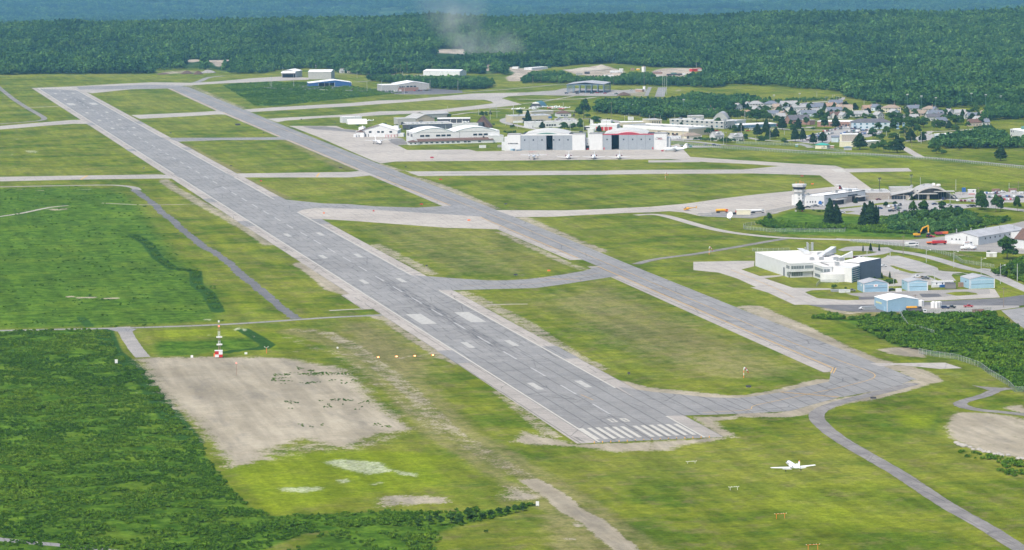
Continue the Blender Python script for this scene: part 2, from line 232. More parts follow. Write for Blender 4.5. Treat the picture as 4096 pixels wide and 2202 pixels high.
# channels: 0 lush/scrub 1 bare gravel 2 dry/brown 3 yellow-green | 4 white flowers 5 ditch-dark lush 6 far forest floor 7 sandy quarry
MASKS = [
 (0, 'p', SCRUB_L, 1, 3), (0, 'p', SCRUB_R, 1, 3), (0, 'p', TALL_L, .78, 12), (0, 'p', FIELD, .9, 10), (0, 'p', LOWER_SCRUB, .8, 4), (0, 'p', TERR, .8, 6),
 (0, 'p', P('S6', [(300,190),(330,165),(620,165),(900,150),(960,215),(700,225),(560,250),(330,258)]), .85, 5),
 (5, 'l', P('S6', [(720,235),(800,222),(940,212),(980,190),(900,140),(830,100)]), .8, 3),
 (5, 'l', P('T8', [(1050,120),(1170,190),(1250,300),(1380,390),(1550,410),(1560,520),(1650,580),(1730,730)]), .8, 3), (5, 'l', P('T8', [(1050,120),(1390,110)]), .7, 2),
 (5, 'l', P('T8', [(640,775),(710,845)]), .8, 2), (5, 'l', P('S7', [(600,100),(650,230),(740,300),(860,400),(960,560),(1060,690),(1120,760)]), .8, 4),
 (1, 'p', PAD, 1, 11), (1, 'p', P('S6', [(560,640),(700,760),(1000,760),(1500,730),(1760,640),(1900,690),(1620,800),(1200,840),(900,915),(730,900)]), .44, 10), (1, 'p', P('S6', [(1480,380),(1600,430),(1760,560),(1860,680),(1700,690),(1560,560)]), .42, 8),
 (2, 'p', P('S6', [(1290,60),(1600,30),(1740,60),(1880,150),(2037,250),(2037,700),(1900,640),(1700,480),(1450,330),(1300,200)]), .75, 25),
 (1, 'l', P('S6', [(1150,105),(1300,115),(1450,185),(1600,295),(1800,455),(2037,700)]), .47, 4), (1, 'l', P('D', [(1132,1088),(1250,1160),(1363,1227)]), .40, 4), (2, 'l', P('D', [(750,834),(880,866),(943,912),(1030,981),(1132,1088),(1250,1160),(1400,1250),(1530,1345),(1600,1400)]), .62, 10), (1, 'l', P('D', [(720,850),(860,900),(1000,1000),(1100,1090)]), .38, 3),
 (1, 'l', P('S4', [(250,840),(330,890),(450,965),(560,1070),(720,1150),(850,1260),(1010,1385),(1100,1450)]), .85, 3.2),
 (1, 'p', P('S4', [(0,870),(180,880),(330,930),(400,985),(200,1005),(0,1010)]), .62, 6), (1, 'p', P('U6', [(0,200),(200,190),(450,210),(500,245),(250,262),(0,275)]), .66, 5),
 (1, 'p', P('S4', [(560,1160),(640,1170),(660,1200),(590,1205)]), .8, 2), (1, 'p', P('S4', [(480,1285),(600,1290),(620,1305),(500,1300)]), .7, 2),
 (2, 'p', P('U6', [(930,300),(1250,300),(1500,500),(1500,600),(1000,600),(950,420)]), .7, 10),
 (1, 'p', P('S4', [(170,430),(350,480),(600,545),(1200,525),(1750,492),(2000,478),(1800,510),(1450,560),(1380,600),(900,610),(600,570),(300,560),(90,530)]), .75, 5),
 (1, 'p', P('S4', [(1500,325),(1750,330),(2400,275),(2565,210),(2565,230),(2450,310),(1950,330),(1720,370),(1780,430),(1900,480),(1720,490)]), .8, 4),
 (1, 'l', P('S4', [(0,130),(100,220),(250,350),(420,490)]), .5, 3), (1, 'l', P('S4', [(910,60),(1080,110),(1400,140),(1780,180),(2000,175),(2300,120),(2565,50)]), .72, 5),
 (1, 'l', P('S3', [(0,1180),(300,1180),(560,1130),(800,1060),(1100,1010),(1400,930),(1640,860),(1600,820),(1500,770),(1250,710),(1000,640),(700,500),(400,350),(200,270),(0,180)]), .72, 5),
 (1, 'p', P('S3', [(1250,720),(1650,850),(1690,860),(1600,890),(1480,850)]), .8, 3),
 (2, 'l', P('S3', [(0,240),(400,420),(800,620),(1200,780)]), .6, 6),
 (1, 'l', P('T6', [(960,320),(1100,360),(1300,430),(1500,520),(1680,595)]), .62, 4), (1, 'l', P('T6', [(1900,670),(2100,760),(2400,890),(2576,960)]), .6, 5),
 (1, 'l', P('T6', [(660,205),(800,250),(850,268)]), .6, 4), (1, 'l', P('T5', [(500,200),(700,290),(1000,420),(1220,505)]), .5, 5),
 (1, 'l', P('T2', [(180,520),(280,610),(500,730),(720,860),(1000,1010),(1300,1180),(1550,1350)]), .6, 4), (1, 'l', P('T3', [(0,330),(150,430),(280,550),(420,590)]), .7, 4),
 (1, 'l', P('T3', [(640,770),(800,830),(1000,970),(1200,1100),(1400,1190)]), .6, 4), (1, 'l', P('T3', [(640,170),(800,250),(1000,350),(1120,420)]), .55, 4),
 (1, 'l', P('T3', [(1380,570),(1600,680),(1900,830),(2150,1000),(2350,1130),(2557,1230)]), .55, 4), (1, 'l', P('T3', [(1700,60),(2000,200),(2300,340),(2420,380)]), .55, 3),
 (2, 'l', P('T2', [(1800,0),(2576,380)]), .6, 8), (2, 'l', P('T2', [(1100,480),(1700,760)]), .7, 7), (2, 'l', P('T2', [(350,50),(1090,430)]), .7, 7),
 (2, 'p', P('S6', [(1500,150),(1750,200),(2037,480),(2037,640),(1800,480),(1500,300)]), .5, 20),
 (2, 'p', PD((1500,690),(1560,705),(2080,920),(2000,960),(1700,960),(1500,880),(1300,760)), .62, 30), (2, 'p', PD((850,560),(1280,575),(1480,670),(1300,700),(1080,690)), .5, 20),
 (3, 'p', P('S6', [(200,100),(700,90),(1200,130),(1270,200),(980,225),(700,235),(960,180),(760,150),(300,150)]), .75, 8),
 (3, 'p', P('S6', [(420,560),(500,580),(640,680),(900,820),(1500,800),(2037,820),(2037,1000),(1500,1080),(1000,1190),(880,1150),(730,950),(640,830)]), .9, 10),
 (3, 'p', P('S4', [(0,730),(120,780),(300,890),(300,920),(100,860),(0,830)]), .8, 4), (3, 'p', P('S3', [(560,320),(1000,370),(1100,440),(900,480),(620,400)]), .7, 10),
 (3, 'p', PD((1150,740),(1300,790),(1500,850),(1700,880),(1650,940),(1500,920),(1300,830)), .35, 20), (3, 'p', PD((1700,1200),(2300,1180),(2500,1385),(1800,1385)), .6, 40),
 (3, 'p', P('S3', [(1330,1180),(1800,1160),(1700,1310),(1350,1300)]), .9, 6), (3, 'p', PD((1800,960),(2400,970),(2576,1000),(2576,1200),(2300,1180),(2080,1080)), .25, 15),
 (3, 'p', P('T7', [(850,200),(1300,230),(1600,330),(1200,380),(900,300)]), .5, 15), (3, 'p', P('T8', [(1700,450),(2100,600),(2200,760),(1800,800)]), .6, 10),
 (3, 'p', P('U4', [(1300,60),(2576,250),(2576,300),(1900,290),(1500,200),(900,120)]), .55, 12), (3, 'p', P('D', [(1100,440),(2050,440),(1900,500),(1300,520)]), .3, 20),
 (0, 'p', P('D', [(1060,1060),(1360,1090),(1500,1180),(1330,1230),(1100,1130)]), .25, 25), (0, 'p', P('S3', [(1700,1100),(1830,1110),(1760,1385),(1600,1385)]), .7, 6),
 (1, 'p', P('U5', [(430,680),(540,690),(740,700),(981,740),(1200,760),(1200,1090),(981,1062),(750,1020),(560,990),(400,900),(340,800)]), .78, 4), (1, 'p', P('U5', [(790,650),(981,630),(1050,700),(1000,730),(930,690)]), .8, 3),
 (1, 'p', P('S3', [(1160,570),(1340,550),(1560,560),(1640,600),(1620,655),(1450,640),(1250,610)]), .85, 3),
 (1, 'p', P('S2', [(1250,400),(1500,400),(1900,470),(2000,500),(1700,480)]), .5, 4), (1, 'p', P('T7', [(600,890),(900,880),(880,900),(620,915)]), .7, 3),
 (2, 'p', P('D', [(2080,770),(2200,760),(2250,800),(2120,800)]), .7, 4), (1, 'l', P('S3', [(720,200),(900,240),(1100,220)]), .7, 3),
 (4, 'p', P('S6', [(1270,870),(1400,850),(1650,870),(1700,910),(1870,940),(1850,960),(1730,950),(1700,930),(1560,950),(1400,915)]), .9, 3),
 (4, 'p', P('S6', [(1010,1020),(1100,1015),(1310,1010),(1320,1035),(1180,1055),(1040,1045)]), .85, 3), (4, 'p', P('S6', [(1350,975),(1440,965),(1480,985),(1400,1000)]), .9, 2),
 (4, 'p', P('S6', [(1540,1005),(1640,980),(1680,990),(1600,1012)]), .8, 2), (4, 'p', P('S8', [(760,420),(880,370),(1150,380),(1150,460),(1060,470),(980,410),(880,440),(900,490)]), .9, 1.2),
 (4, 'p', P('S8', [(60,520),(250,545),(450,560),(790,575),(400,580),(220,575)]), .9, 1), (4, 'p', P('S8', [(1230,510),(1380,600),(1270,610)]), .9, 1), (4, 'p', P('S8', [(50,180),(130,145),(300,170),(240,215)]), .9, 1),
 (4, 'p', P('T7', [(260,150),(380,130),(530,145),(460,180)]), .8, 3), (4, 'p', P('T7', [(100,190),(160,175),(190,195),(140,210)]), .8, 3), (4, 'p', P('T7', [(480,240),(540,230),(550,265),(490,265)]), .75, 3),
 (4, 'p', P('T7', [(600,655),(1190,635),(1180,650),(620,665)]), .85, 2), (4, 'p', P('T1', [(50,890),(270,885),(260,900)]), .8, 4),
 (1, 'l', P('T7', [(230,640),(560,655)]), .5, 2), (1, 'p', P('T8', [(460,605),(1000,622),(1000,630),(600,620)]), .9, .8), (1, 'l', P('T7', [(1150,610),(1390,605)]), .6, 2), (1, 'l', P('T3', [(0,1080),(260,1075),(600,1160),(1100,1110),(1290,1160)]), .4, 3),
 (7, 'p', P('U1', [(1350,455),(1400,436),(1500,445),(1640,452),(1700,440),(1760,450),(1640,475),(1610,505),(1570,480),(1490,460),(1440,475),(1390,475)]), 1, 12),
 (7, 'p', P('U1', [(1100,545),(1230,520),(1420,520),(1600,520),(1590,545),(1300,555)]), .5, 12), (7, 'p', P('U2', [(590,405),(660,385),(780,382),(910,385),(890,402),(760,410),(690,420)]), .9, 12),
 (7, 'p', P('R4', [(470,155),(560,150),(700,160),(880,110),(1000,100),(1150,140),(1290,190),(1290,255),(1060,262),(820,240),(700,225),(620,205),(560,190)]), 1, 12),
 (7, 'p', P('R4', [(1640,175),(1780,140),(2150,138),(2160,200),(2060,230),(2060,268),(1690,265)]), 1, 12), (7, 'p', P('R4', [(0,160),(80,150),(200,135),(290,145),(150,180),(20,215),(0,210)]), .9, 10), (7, 'p', P('U2', [(990,480),(1040,478),(1050,530),(990,530)]), .8, 6),
 (7, 'p', P('U2', [(1130,495),(1330,505),(1340,540),(1290,600),(1140,600),(1130,570),(1200,545)]), .7, 8), (1, 'p', P('R4', [(1250,450),(1560,400),(1620,440),(1560,520),(1300,500)]), .6, 8), (1, 'p', P('R4', [(1900,420),(2050,410),(2040,450),(1920,445)]), .6, 8), (1, 'p', P('R4', [(2260,470),(2450,420),(2440,440),(2300,490)]), .6, 6),
]
FOREST_EDGE = PD((-400,195),(0,190),(110,187),(250,187),(385,186),(395,179),(470,176),(530,177),(560,183),(590,187),(660,186),(704,178),(760,174),(830,175),(850,183),(900,190),(930,192),(945,196),(1000,186),(1060,186),(1070,180),(1160,180),(1170,186),(1240,190),(1250,184),(1290,196),(1312,186),(1330,182),(1360,176),(1420,168),(1450,164),(1540,160),(1640,170),(1760,172),(1790,212),(1880,214),(2115,232),(2125,245),(2200,262),(2300,270),(2420,272),(2600,268),(3100,280))
ea = [math.atan2(p[0]-CX, p[1]-CY)-HEAD for p in FOREST_EDGE]; er = [math.hypot(p[0]-CX, p[1]-CY) for p in FOREST_EDGE]
def edgeland(px, py):
    A = [np.zeros(px.shape) for _ in range(8)]
    for ch, kind, pts, st, soft in MASKS:
        xs = [p[0] for p in pts]; ys = [p[1] for p in pts]; mg = soft*3+5
        sel = np.where((px > min(xs)-mg) & (px < max(xs)+mg) & (py > min(ys)-mg) & (py < max(ys)+mg))[0]
        if not len(sel): continue
        if kind == 'p': v = np.clip(.5+sdist(px[sel], py[sel], pts)/(2*soft), 0, 1)
        else: v = np.clip(2-ldist(px[sel], py[sel], pts)/soft, 0, 1)
        A[ch][sel] = np.maximum(A[ch][sel], v*st)
    r = np.hypot(px-CX, py-CY)
    A[6] = np.clip((r-np.interp(np.arctan2(px-CX, py-CY)-HEAD, ea, er)-15)/60, 0, 1)
    return A
az = np.concatenate([np.radians(np.linspace(-75, -17, 24))[:-1], np.radians(np.linspace(-17, 17, 900)), np.radians(np.linspace(17, 75, 24))[1:]])+HEAD
inv = np.concatenate([np.linspace(1/250., 1/1020., 20)[:-1], np.linspace(1/1020., 1/8600., 440), np.linspace(1/8700., 1/20000., 60), 1/np.array([25000, 32000.])])
RR = 1/inv
AZ, R2 = np.meshgrid(az, RR)
gx = CX+np.sin(AZ)*R2; gy = CY+np.cos(AZ)*R2; gz = height(gx, gy)
nr, nc = gx.shape
idx = np.arange(nr*nc).reshape(nr, nc)
quads = np.stack([idx[:-1, :-1], idx[:-1, 1:], idx[1:, 1:], idx[1:, :-1]], -1).reshape(-1, 4)
me = bpy.data.meshes.new('ground'); me.vertices.add(nr*nc); me.vertices.foreach_set('co', np.stack([gx, gy, gz], -1).ravel())
me.loops.add(len(quads)*4); me.loops.foreach_set('vertex_index', quads.ravel()[:].astype(np.int32))
me.polygons.add(len(quads)); me.polygons.foreach_set('loop_start', np.arange(0, len(quads)*4, 4, dtype=np.int32)); me.polygons.foreach_set('use_smooth', np.ones(len(quads), bool))
me.update(calc_edges=True)
AA = edgeland(gx.ravel(), gy.ravel())
for nm, c in (('cover_a', (0, 1, 2, 3)), ('cover_b', (4, 5, 6, 7))):
    at = me.attributes.new(nm, 'FLOAT_COLOR', 'POINT'); at.data.foreach_set('color', np.stack([AA[i] for i in c], -1).ravel().astype(np.float32))
ground = bpy.data.objects.new('ground', me); COL.objects.link(ground); tag(ground, kind='structure')
class NG:
    """tiny node-graph writer"""
    def __init__(s, name):
        s.m = bpy.data.materials.new(name); s.m.use_nodes = True; s.N = s.m.node_tree.nodes; s.L = s.m.node_tree.links
        s.b = s.N['Principled BSDF']; g = s.N.new('ShaderNodeNewGeometry'); s.pos = g.outputs['Position']; MATS[name] = s.m
    def set(s, i, v):
        if hasattr(v, 'is_linked') or isinstance(v, bpy.types.NodeSocket): s.L.new(v, i)
        else: i.default_value = v
    def math(s, op, a, b=0., c=None, clamp=False):
        n = s.N.new('ShaderNodeMath'); n.operation = op; n.use_clamp = clamp; s.set(n.inputs[0], a); s.set(n.inputs[1], b)
        if c is not None: s.set(n.inputs[2], c)
        return n.outputs[0]
    def noise(s, scale, detail=3, rough=.5, vec=None, stretch=None, dist=0):
        v = vec or s.pos
        if stretch:
            q = s.N.new('ShaderNodeVectorMath'); q.operation = 'MULTIPLY'; s.L.new(v, q.inputs[0]); q.inputs[1].default_value = stretch; v = q.outputs[0]
        n = s.N.new('ShaderNodeTexNoise'); n.inputs['Scale'].default_value = scale; n.inputs['Detail'].default_value = detail; n.inputs['Roughness'].default_value = rough
        n.inputs['Distortion'].default_value = dist; s.L.new(v, n.inputs['Vector']); return n.outputs['Fac']
    def ramp(s, f, a, b, lo=0., hi=1.):
        n = s.N.new('ShaderNodeMapRange'); n.interpolation_type = 'SMOOTHSTEP'; s.set(n.inputs['Value'], f)
        n.inputs['From Min'].default_value = a; n.inputs['From Max'].default_value = b; n.inputs['To Min'].default_value = lo; n.inputs['To Max'].default_value = hi; return n.outputs[0]
    def mix(s, f, a, b):
        n = s.N.new('ShaderNodeMix'); n.data_type = 'RGBA'; s.set(n.inputs[0], f)
        for i, v in ((6, a), (7, b)):
            if isinstance(v, tuple): n.inputs[i].default_value = (*v, 1)
            else: s.L.new(v, n.inputs[i])
        return n.outputs[2]
    def scale(s, col, f):
        n = s.N.new('ShaderNodeVectorMath'); n.operation = 'SCALE'
        if isinstance(col, tuple): n.inputs[0].default_value = col
        else: s.L.new(col, n.inputs[0])
        s.set(n.inputs['Scale'], f); return n.outputs[0]
    def xyz(s):
        n = s.N.new('ShaderNodeSeparateXYZ'); s.L.new(s.pos, n.inputs[0]); return n.outputs
    def voro(s, scale, feature='DISTANCE_TO_EDGE', stretch=(1, 1, 1), warp=0):
        q = s.N.new('ShaderNodeVectorMath'); q.operation = 'MULTIPLY'; s.L.new(s.pos, q.inputs[0]); q.inputs[1].default_value = stretch
        v = q.outputs[0]
        if warp:
            nz = s.N.new('ShaderNodeTexNoise'); nz.inputs['Scale'].default_value = scale*3; s.L.new(v, nz.inputs['Vector'])
            a = s.N.new('ShaderNodeVectorMath'); a.operation = 'SCALE'; s.L.new(nz.outputs['Color'], a.inputs[0]); a.inputs['Scale'].default_value = warp
            c = s.N.new('ShaderNodeVectorMath'); s.L.new(v, c.inputs[0]); s.L.new(a.outputs[0], c.inputs[1]); v = c.outputs[0]
        n = s.N.new('ShaderNodeTexVoronoi'); n.feature = feature; n.inputs['Scale'].default_value = scale; s.L.new(v, n.inputs['Vector']); return n.outputs['Distance']
    def attr(s, name):
        n = s.N.new('ShaderNodeAttribute'); n.attribute_name = name; q = s.N.new('ShaderNodeSeparateColor'); s.L.new(n.outputs['Color'], q.inputs[0])
        return q.outputs[0], q.outputs[1], q.outputs[2], n.outputs['Alpha']
    def done(s, col, rough=.9, bump=None, bs=.5, bd=.1, spec=.2):
        s.L.new(col, s.b.inputs['Base Color']); s.b.inputs['Roughness'].default_value = rough; s.b.inputs['Specular IOR Level'].default_value = spec
        if bump is not None:
            n = s.N.new('ShaderNodeBump'); n.inputs['Strength'].default_value = bs; n.inputs['Distance'].default_value = bd; s.L.new(bump, n.inputs['Height']); s.L.new(n.outputs[0], s.b.inputs['Normal'])
        return s.m
def grassmat(name, masks=True):
    g = NG(name)
    big, mid, sml, fine = g.noise(.006, 4, .55), g.noise(.022, 7, .70), g.noise(.12, 5, .72), g.noise(.9, 4, .65)
    vfine = g.noise(4.0, 2, .6)
    if masks: lush, grav, dry, yel = g.attr('cover_a'); flw, ditch, forest, sand = g.attr('cover_b')
    else: lush = grav = dry = yel = flw = ditch = forest = sand = 0.0
    def gate(mask, n1, k, lo=.38, hi=.62):
        return g.ramp(g.math('ADD', mask, g.math('MULTIPLY', g.math('SUBTRACT', n1, .5), k)), lo, hi)
    brk = g.math('ADD', g.math('MULTIPLY', sml, .5), g.math('MULTIPLY', fine, .5))
    c = g.mix(g.ramp(mid, .40, .60), (.072, .118, .009), (.158, .186, .019))
    c = g.mix(g.math('MULTIPLY', g.ramp(big, .45, .62), .55), c, (.172, .182, .032))
    c = g.mix(g.math('MULTIPLY', g.ramp(g.noise(.075, 6, .72), .50, .64), .62), c, (.165, .150, .062))
    c = g.mix(g.math('MULTIPLY', g.ramp(g.noise(.05, 4, .6, stretch=(1, 1.6, 1)), .52, .68), .5), c, (.060, .110, .016))
    c = g.mix(g.math('MULTIPLY', gate(dry, sml, .9, .3, .8), .8), c, g.mix(fine, (.15, .14, .060), (.23, .20, .10)))
    c = g.mix(g.math('MULTIPLY', gate(yel, mid, 1.1, .3, .9), .75), c, g.mix(sml, (.12, .19, .007), (.21, .25, .014)))
    lc = g.mix(g.ramp(sml, .35, .65), (.034, .088, .008), (.082, .150, .014))
    c = g.mix(gate(lush, sml, .5, .25, .85), c, lc)
    c = g.mix(g.math('MULTIPLY', g.ramp(mid, .5, .62), g.math('MULTIPLY', lush, .7)), c, (.110, .175, .016))
    c = g.mix(gate(ditch, fine, .7, .35, .7), c, (.030, .075, .014))
    wf = g.math('MULTIPLY', gate(flw, g.noise(.5, 5, .8, stretch=(1, 2.2, 1)), 3.0, .62, .86), .8)
    c = g.mix(wf, c, g.mix(fine, (.30, .34, .20), (.50, .52, .44)))
    spots = g.ramp(g.noise(.07, 6, .78), .665, .72)
    c = g.mix(g.math('MULTIPLY', spots, .6), c, (.30, .31, .22))
    gc = g.mix(g.ramp(mid, .35, .65), (.275, .245, .185), (.335, .302, .235))
    gc = g.mix(g.math('MULTIPLY', g.ramp(g.noise(.035, 5, .65, stretch=(2.2, .6, 1)), .5, .7), .6), gc, (.20, .185, .155))
    gc = g.scale(gc, g.ramp(vfine, .25, .75, .85, 1.15))
    gg = gate(grav, brk, 2.3, .40, .62); c = g.mix(gg, c, gc)
    sc = g.mix(g.ramp(mid, .35, .65), (.28, .24, .19), (.40, .355, .295))
    c = g.mix(forest, c, g.mix(g.ramp(g.noise(.0035, 6, .7), .42, .62), (.020, .048, .014), (.075, .130, .050)))
    c = g.mix(gate(sand, mid, .6), c, sc)
    tex = g.ramp(g.math('ADD', g.math('ADD', g.math('MULTIPLY', sml, .4), g.math('MULTIPLY', g.noise(.38, 3, .7), .4)), g.math('MULTIPLY', fine, .2)), .34, .66, .70, 1.30)
    swath = g.ramp(g.noise(.11, 4, .65, stretch=(1, .07, 1)), .36, .64, .86, 1.14)
    c = g.scale(c, g.math('MULTIPLY', swath, g.ramp(big, .35, .65, .93, 1.07)))
    c = g.scale(c, g.math('ADD', 1., g.math('MULTIPLY', g.math('SUBTRACT', tex, 1.), g.math('SUBTRACT', 1., g.math('MULTIPLY', gg, .65)))))
    return g.done(c, 1.0, g.math('ADD', g.math('MULTIPLY', fine, 1.), g.math('MULTIPLY', vfine, .5)), .7, .5, .0)
me.materials.append(grassmat('grassland')); grassmat('lawn', False)
# ------------------------------------------------------------------ pavement materials
def pave(name, base, patch, grid=False, cracks=1.0, rubber=False, joint=7.6):
    g = NG(name); big, mid, fine = g.noise(.012, 5, .6), g.noise(.09, 4, .6), g.noise(2.2, 3, .7)
    c = g.mix(g.ramp(mid, .35, .65), base, patch); c = g.scale(c, g.ramp(big, .3, .7, .90, 1.10))
    c = g.scale(c, g.ramp(g.noise(.35, 4, .7, stretch=(3, .4, 1)), .3, .7, .93, 1.07))
    x, y, z = g.xyz()
    xw = g.math('ADD', x, g.math('MULTIPLY', g.math('SUBTRACT', g.noise(.05, 2), .5), .8 if grid else 2.0))
    yw = g.math('ADD', y, g.math('MULTIPLY', g.math('SUBTRACT', g.noise(.08, 3), .5), .8 if grid else 9.0))
    def lines(t, p, w):
        f = g.math('ABSOLUTE', g.math('SUBTRACT', g.math('FRACT', g.math('ADD', g.math('DIVIDE', t, p), .5)), .5))
        return g.math('SUBTRACT', 1., g.ramp(f, w/p*.5, w/p*1.2))
    if grid:
        k = g.math('MULTIPLY', lines(xw, joint, .30), .55); k2 = g.math('MULTIPLY', lines(yw, 5.0, .22), .30)
    else:
        k = g.math('MULTIPLY', g.math('MULTIPLY', lines(xw, joint/1.5, .30), g.ramp(g.noise(.05, 3, stretch=(4, .6, 1)), .44, .52)), .50*cracks)
        k2 = g.math('MULTIPLY', g.math('MULTIPLY', lines(yw, 14., .30), g.ramp(g.noise(.06, 3), .50, .56)), .45*cracks)
    v = g.math('MULTIPLY', g.math('SUBTRACT', 1., g.ramp(g.voro(.045, warp=.6, stretch=(1, .6, 1)), .004, .013)), .5*cracks)
    v = g.math('MULTIPLY', v, g.ramp(g.noise(.03, 2), .42, .55))
    c = g.mix(g.math('MAXIMUM', g.math('MAXIMUM', k, k2), v), c, (.025, .028, .03))
    if rubber:
        lane = g.math('SUBTRACT', 1., g.ramp(g.math('ABSOLUTE', g.math('SUBTRACT', x, 1.)), 2., 7.))
        for a, b in ((230, 720), (2520, 2860)):
            e = g.math('MULTIPLY', g.ramp(y, a, a+90), g.math('SUBTRACT', 1., g.ramp(y, b-150, b)))
            s = g.ramp(g.noise(.5, 4, .7, stretch=(3, .08, 1)), .42, .62)
            c = g.mix(g.math('MULTIPLY', g.math('MULTIPLY', e, lane), g.math('MULTIPLY', s, .75)), c, (.055, .055, .06))
    c = g.scale(c, g.ramp(fine, .3, .7, .86, 1.14))
    g.done(c, .9, fine, .3, .05, .12)
pave('asphalt', (.212, .211, .208), (.256, .253, .247), rubber=True); pave('asphalt_joints', (.204, .203, .200), (.238, .236, .231), grid=True)
pave('pale_pavement', (.315, .290, .262), (.365, .338, .308)); pave('pale_joints', (.300, .280, .256), (.345, .320, .292), grid=True)
pave('taxi_asphalt', (.212, .211, .210), (.244, .242, .238), cracks=.9); pave('apron_concrete', (.345, .318, .284), (.395, .365, .326), cracks=.6, joint=9)
pave('road_asphalt', (.215, .215, .215), (.255, .252, .248), cracks=.6); pave('dark_asphalt', (.115, .115, .122), (.15, .15, .155), cracks=.3); pave('worn_asphalt', (.165, .158, .155), (.23, .22, .21), cracks=.7)
pave('light_road', (.325, .305, .280), (.375, .352, .322), cracks=.4); pave('yard_gravel', (.30, .285, .265), (.245, .235, .225), cracks=0); pave('town_asphalt', (.29, .282, .272), (.34, .33, .318), cracks=.3)
BOXES = []
def level(pts):
    """lowest free height above everything this sheet may overlap: 8 mm per layer"""
    x0 = min(p[0] for p in pts); x1 = max(p[0] for p in pts); y0 = min(p[1] for p in pts); y1 = max(p[1] for p in pts)
    k = 1+max([b[4] for b in BOXES if b[0] < x1 and b[1] > x0 and b[2] < y1 and b[3] > y0], default=0)
    BOXES.append((x0, x1, y0, y1, k)); return .02+.008*k
def sheet(name, pts, mt, parent=None, z=None, raw=False):
    if z is None: z = level(pts)
    from mathutils.geometry import tessellate_polygon
    vs = [(p[0], p[1], z) for p in pts]; tris = tessellate_polygon([[Vector(v) for v in vs]])
    me = bpy.data.meshes.new(name); me.from_pydata(vs, [], tris)
    bm = bmesh.new(); bm.from_mesh(me)
    for f in bm.faces:
        if f.normal.z < 0: f.normal_flip()
    bm.to_mesh(me); bm.free()
    me.materials.append(MATS[mt]); o = bpy.data.objects.new(name, me); COL.objects.link(o)
    if parent: o.parent = parent
    elif not raw: tag(o, kind='structure')
    return o
def ribbon_pts(line, wd, wob=0):
    L = [Vector(p).to_2d() for p in line]; out = []
    for k in range(3 if len(L) > 2 else 0):      # Chaikin rounding
        N_ = [L[0]]
        for a, b in zip(L[:-1], L[1:]): N_ += [a*.75+b*.25, a*.25+b*.75]
        L = N_+[L[-1]]
    lf, rg = [], []
    for i, p in enumerate(L):
        t = (L[min(i+1, len(L)-1)]-L[max(i-1, 0)]).normalized(); n = Vector((-t.y, t.x))
        wl = wd/2*(1+random.uniform(-wob, wob)); wr = wd/2*(1+random.uniform(-wob, wob)); lf.append(p+n*wl); rg.append(p-n*wr)
    return lf, rg
def road(name, line, wd, mt, wob=0, kerb=False):
    lf, rg = ribbon_pts(line, wd, wob); n = len(lf)
    k = 1
    for i in range(n-1):
        q = [lf[i], lf[i+1], rg[i], rg[i+1]]; x0 = min(p[0] for p in q); x1 = max(p[0] for p in q); y0 = min(p[1] for p in q); y1 = max(p[1] for p in q)
        k = max(k, 1+max([b[4] for b in BOXES if b[0] < x1 and b[1] > x0 and b[2] < y1 and b[3] > y0], default=0))
    BOXES.extend([(min(a[0], b[0], c_[0], d_[0]), max(a[0], b[0], c_[0], d_[0]), min(a[1], b[1], c_[1], d_[1]), max(a[1], b[1], c_[1], d_[1]), k) for a, b, c_, d_ in zip(lf, lf[1:], rg, rg[1:])]); z = .02+.008*k
    vs = [(*p, z) for p in lf]+[(*p, z) for p in rg]
    m = M(); m.add(vs, [(i, n+i, n+i+1, i+1) for i in range(n-1)]); o = m.build(name, mt); return tag(o, kind='structure')
# main runway: pale shoulders under the asphalt centre, jointed slabs at the near end
sheet('runway_shoulder', [(-31.2, -1), (30.5, -1), (30.5, 255), (30.5, 3049), (-30.5, 3049), (-30.5, 255)], 'pale_pavement')
sheet('runway_shoulder', [(-32, -1.4), (30.5, -2), (30.5, 247), (-30.7, 247)], 'pale_joints')
RW = sheet('runway', [(-23, 247), (23, 247), (23, 3049), (-23, 3049)], 'asphalt')
sheet('runway', [(-23.2, -1.7), (23.1, -1.9), (23, 247), (-23, 247)], 'asphalt_joints')
for a, b in ((247, 295), (984, 1026), (1192, 1226), (1780, 1815), (2200, 2250)):
    sheet('runway_shoulder', [(-30.9, a), (-23, a), (-23, b), (-30.9, b)], 'taxi_asphalt'); sheet('runway_shoulder', [(23, a), (30.9, a), (30.9, b), (23, b)], 'taxi_asphalt')
# taxiways
ty = [130, 650, 1000, 1560, 2388, 3000]
al, ar = [138, 143, 144, 138.5, 140, 146], [163, 164, 167.5, 167, 170, 172.5]
sheet('taxiway_shoulder', [(129, 165), (131, 300), (135.5, 600), (136, 650)]+[(143.6, 650), (141, 300), (138.5, 165)], 'pale_joints')
sheet('taxiway_shoulder', [(135, 690), (135.7, 1097), (136, 1560), (136, 2000), (136, 2388), (142, 2960), (147, 2960), (140.5, 2388), (139, 1560), (144.5, 1000), (143.4, 690)], 'pale_pavement')
TW = sheet('taxiway', [(a, y) for a, y in zip(al, ty)]+[(b, y) for b, y in reversed(list(zip(ar, ty)))], 'taxi_asphalt')
sheet('taxiway', PD((1556,974),(1603,981),(1647,987),(1735,995.3),(1777,1000.4),(1855,1002),(1887,999),(1966,987.5),(2009,976.6),(2085.6,961),(2089.7,940),(2096.5,926),(2170,925),(2298,954.8),(2265,969),(2213.6,982),(2110,1001),(2039,1020),(1987.5,1035),(1914,1039),(1855,1041.8),(1790,1044),(1722,1046),(1664,1047)), 'asphalt_joints')
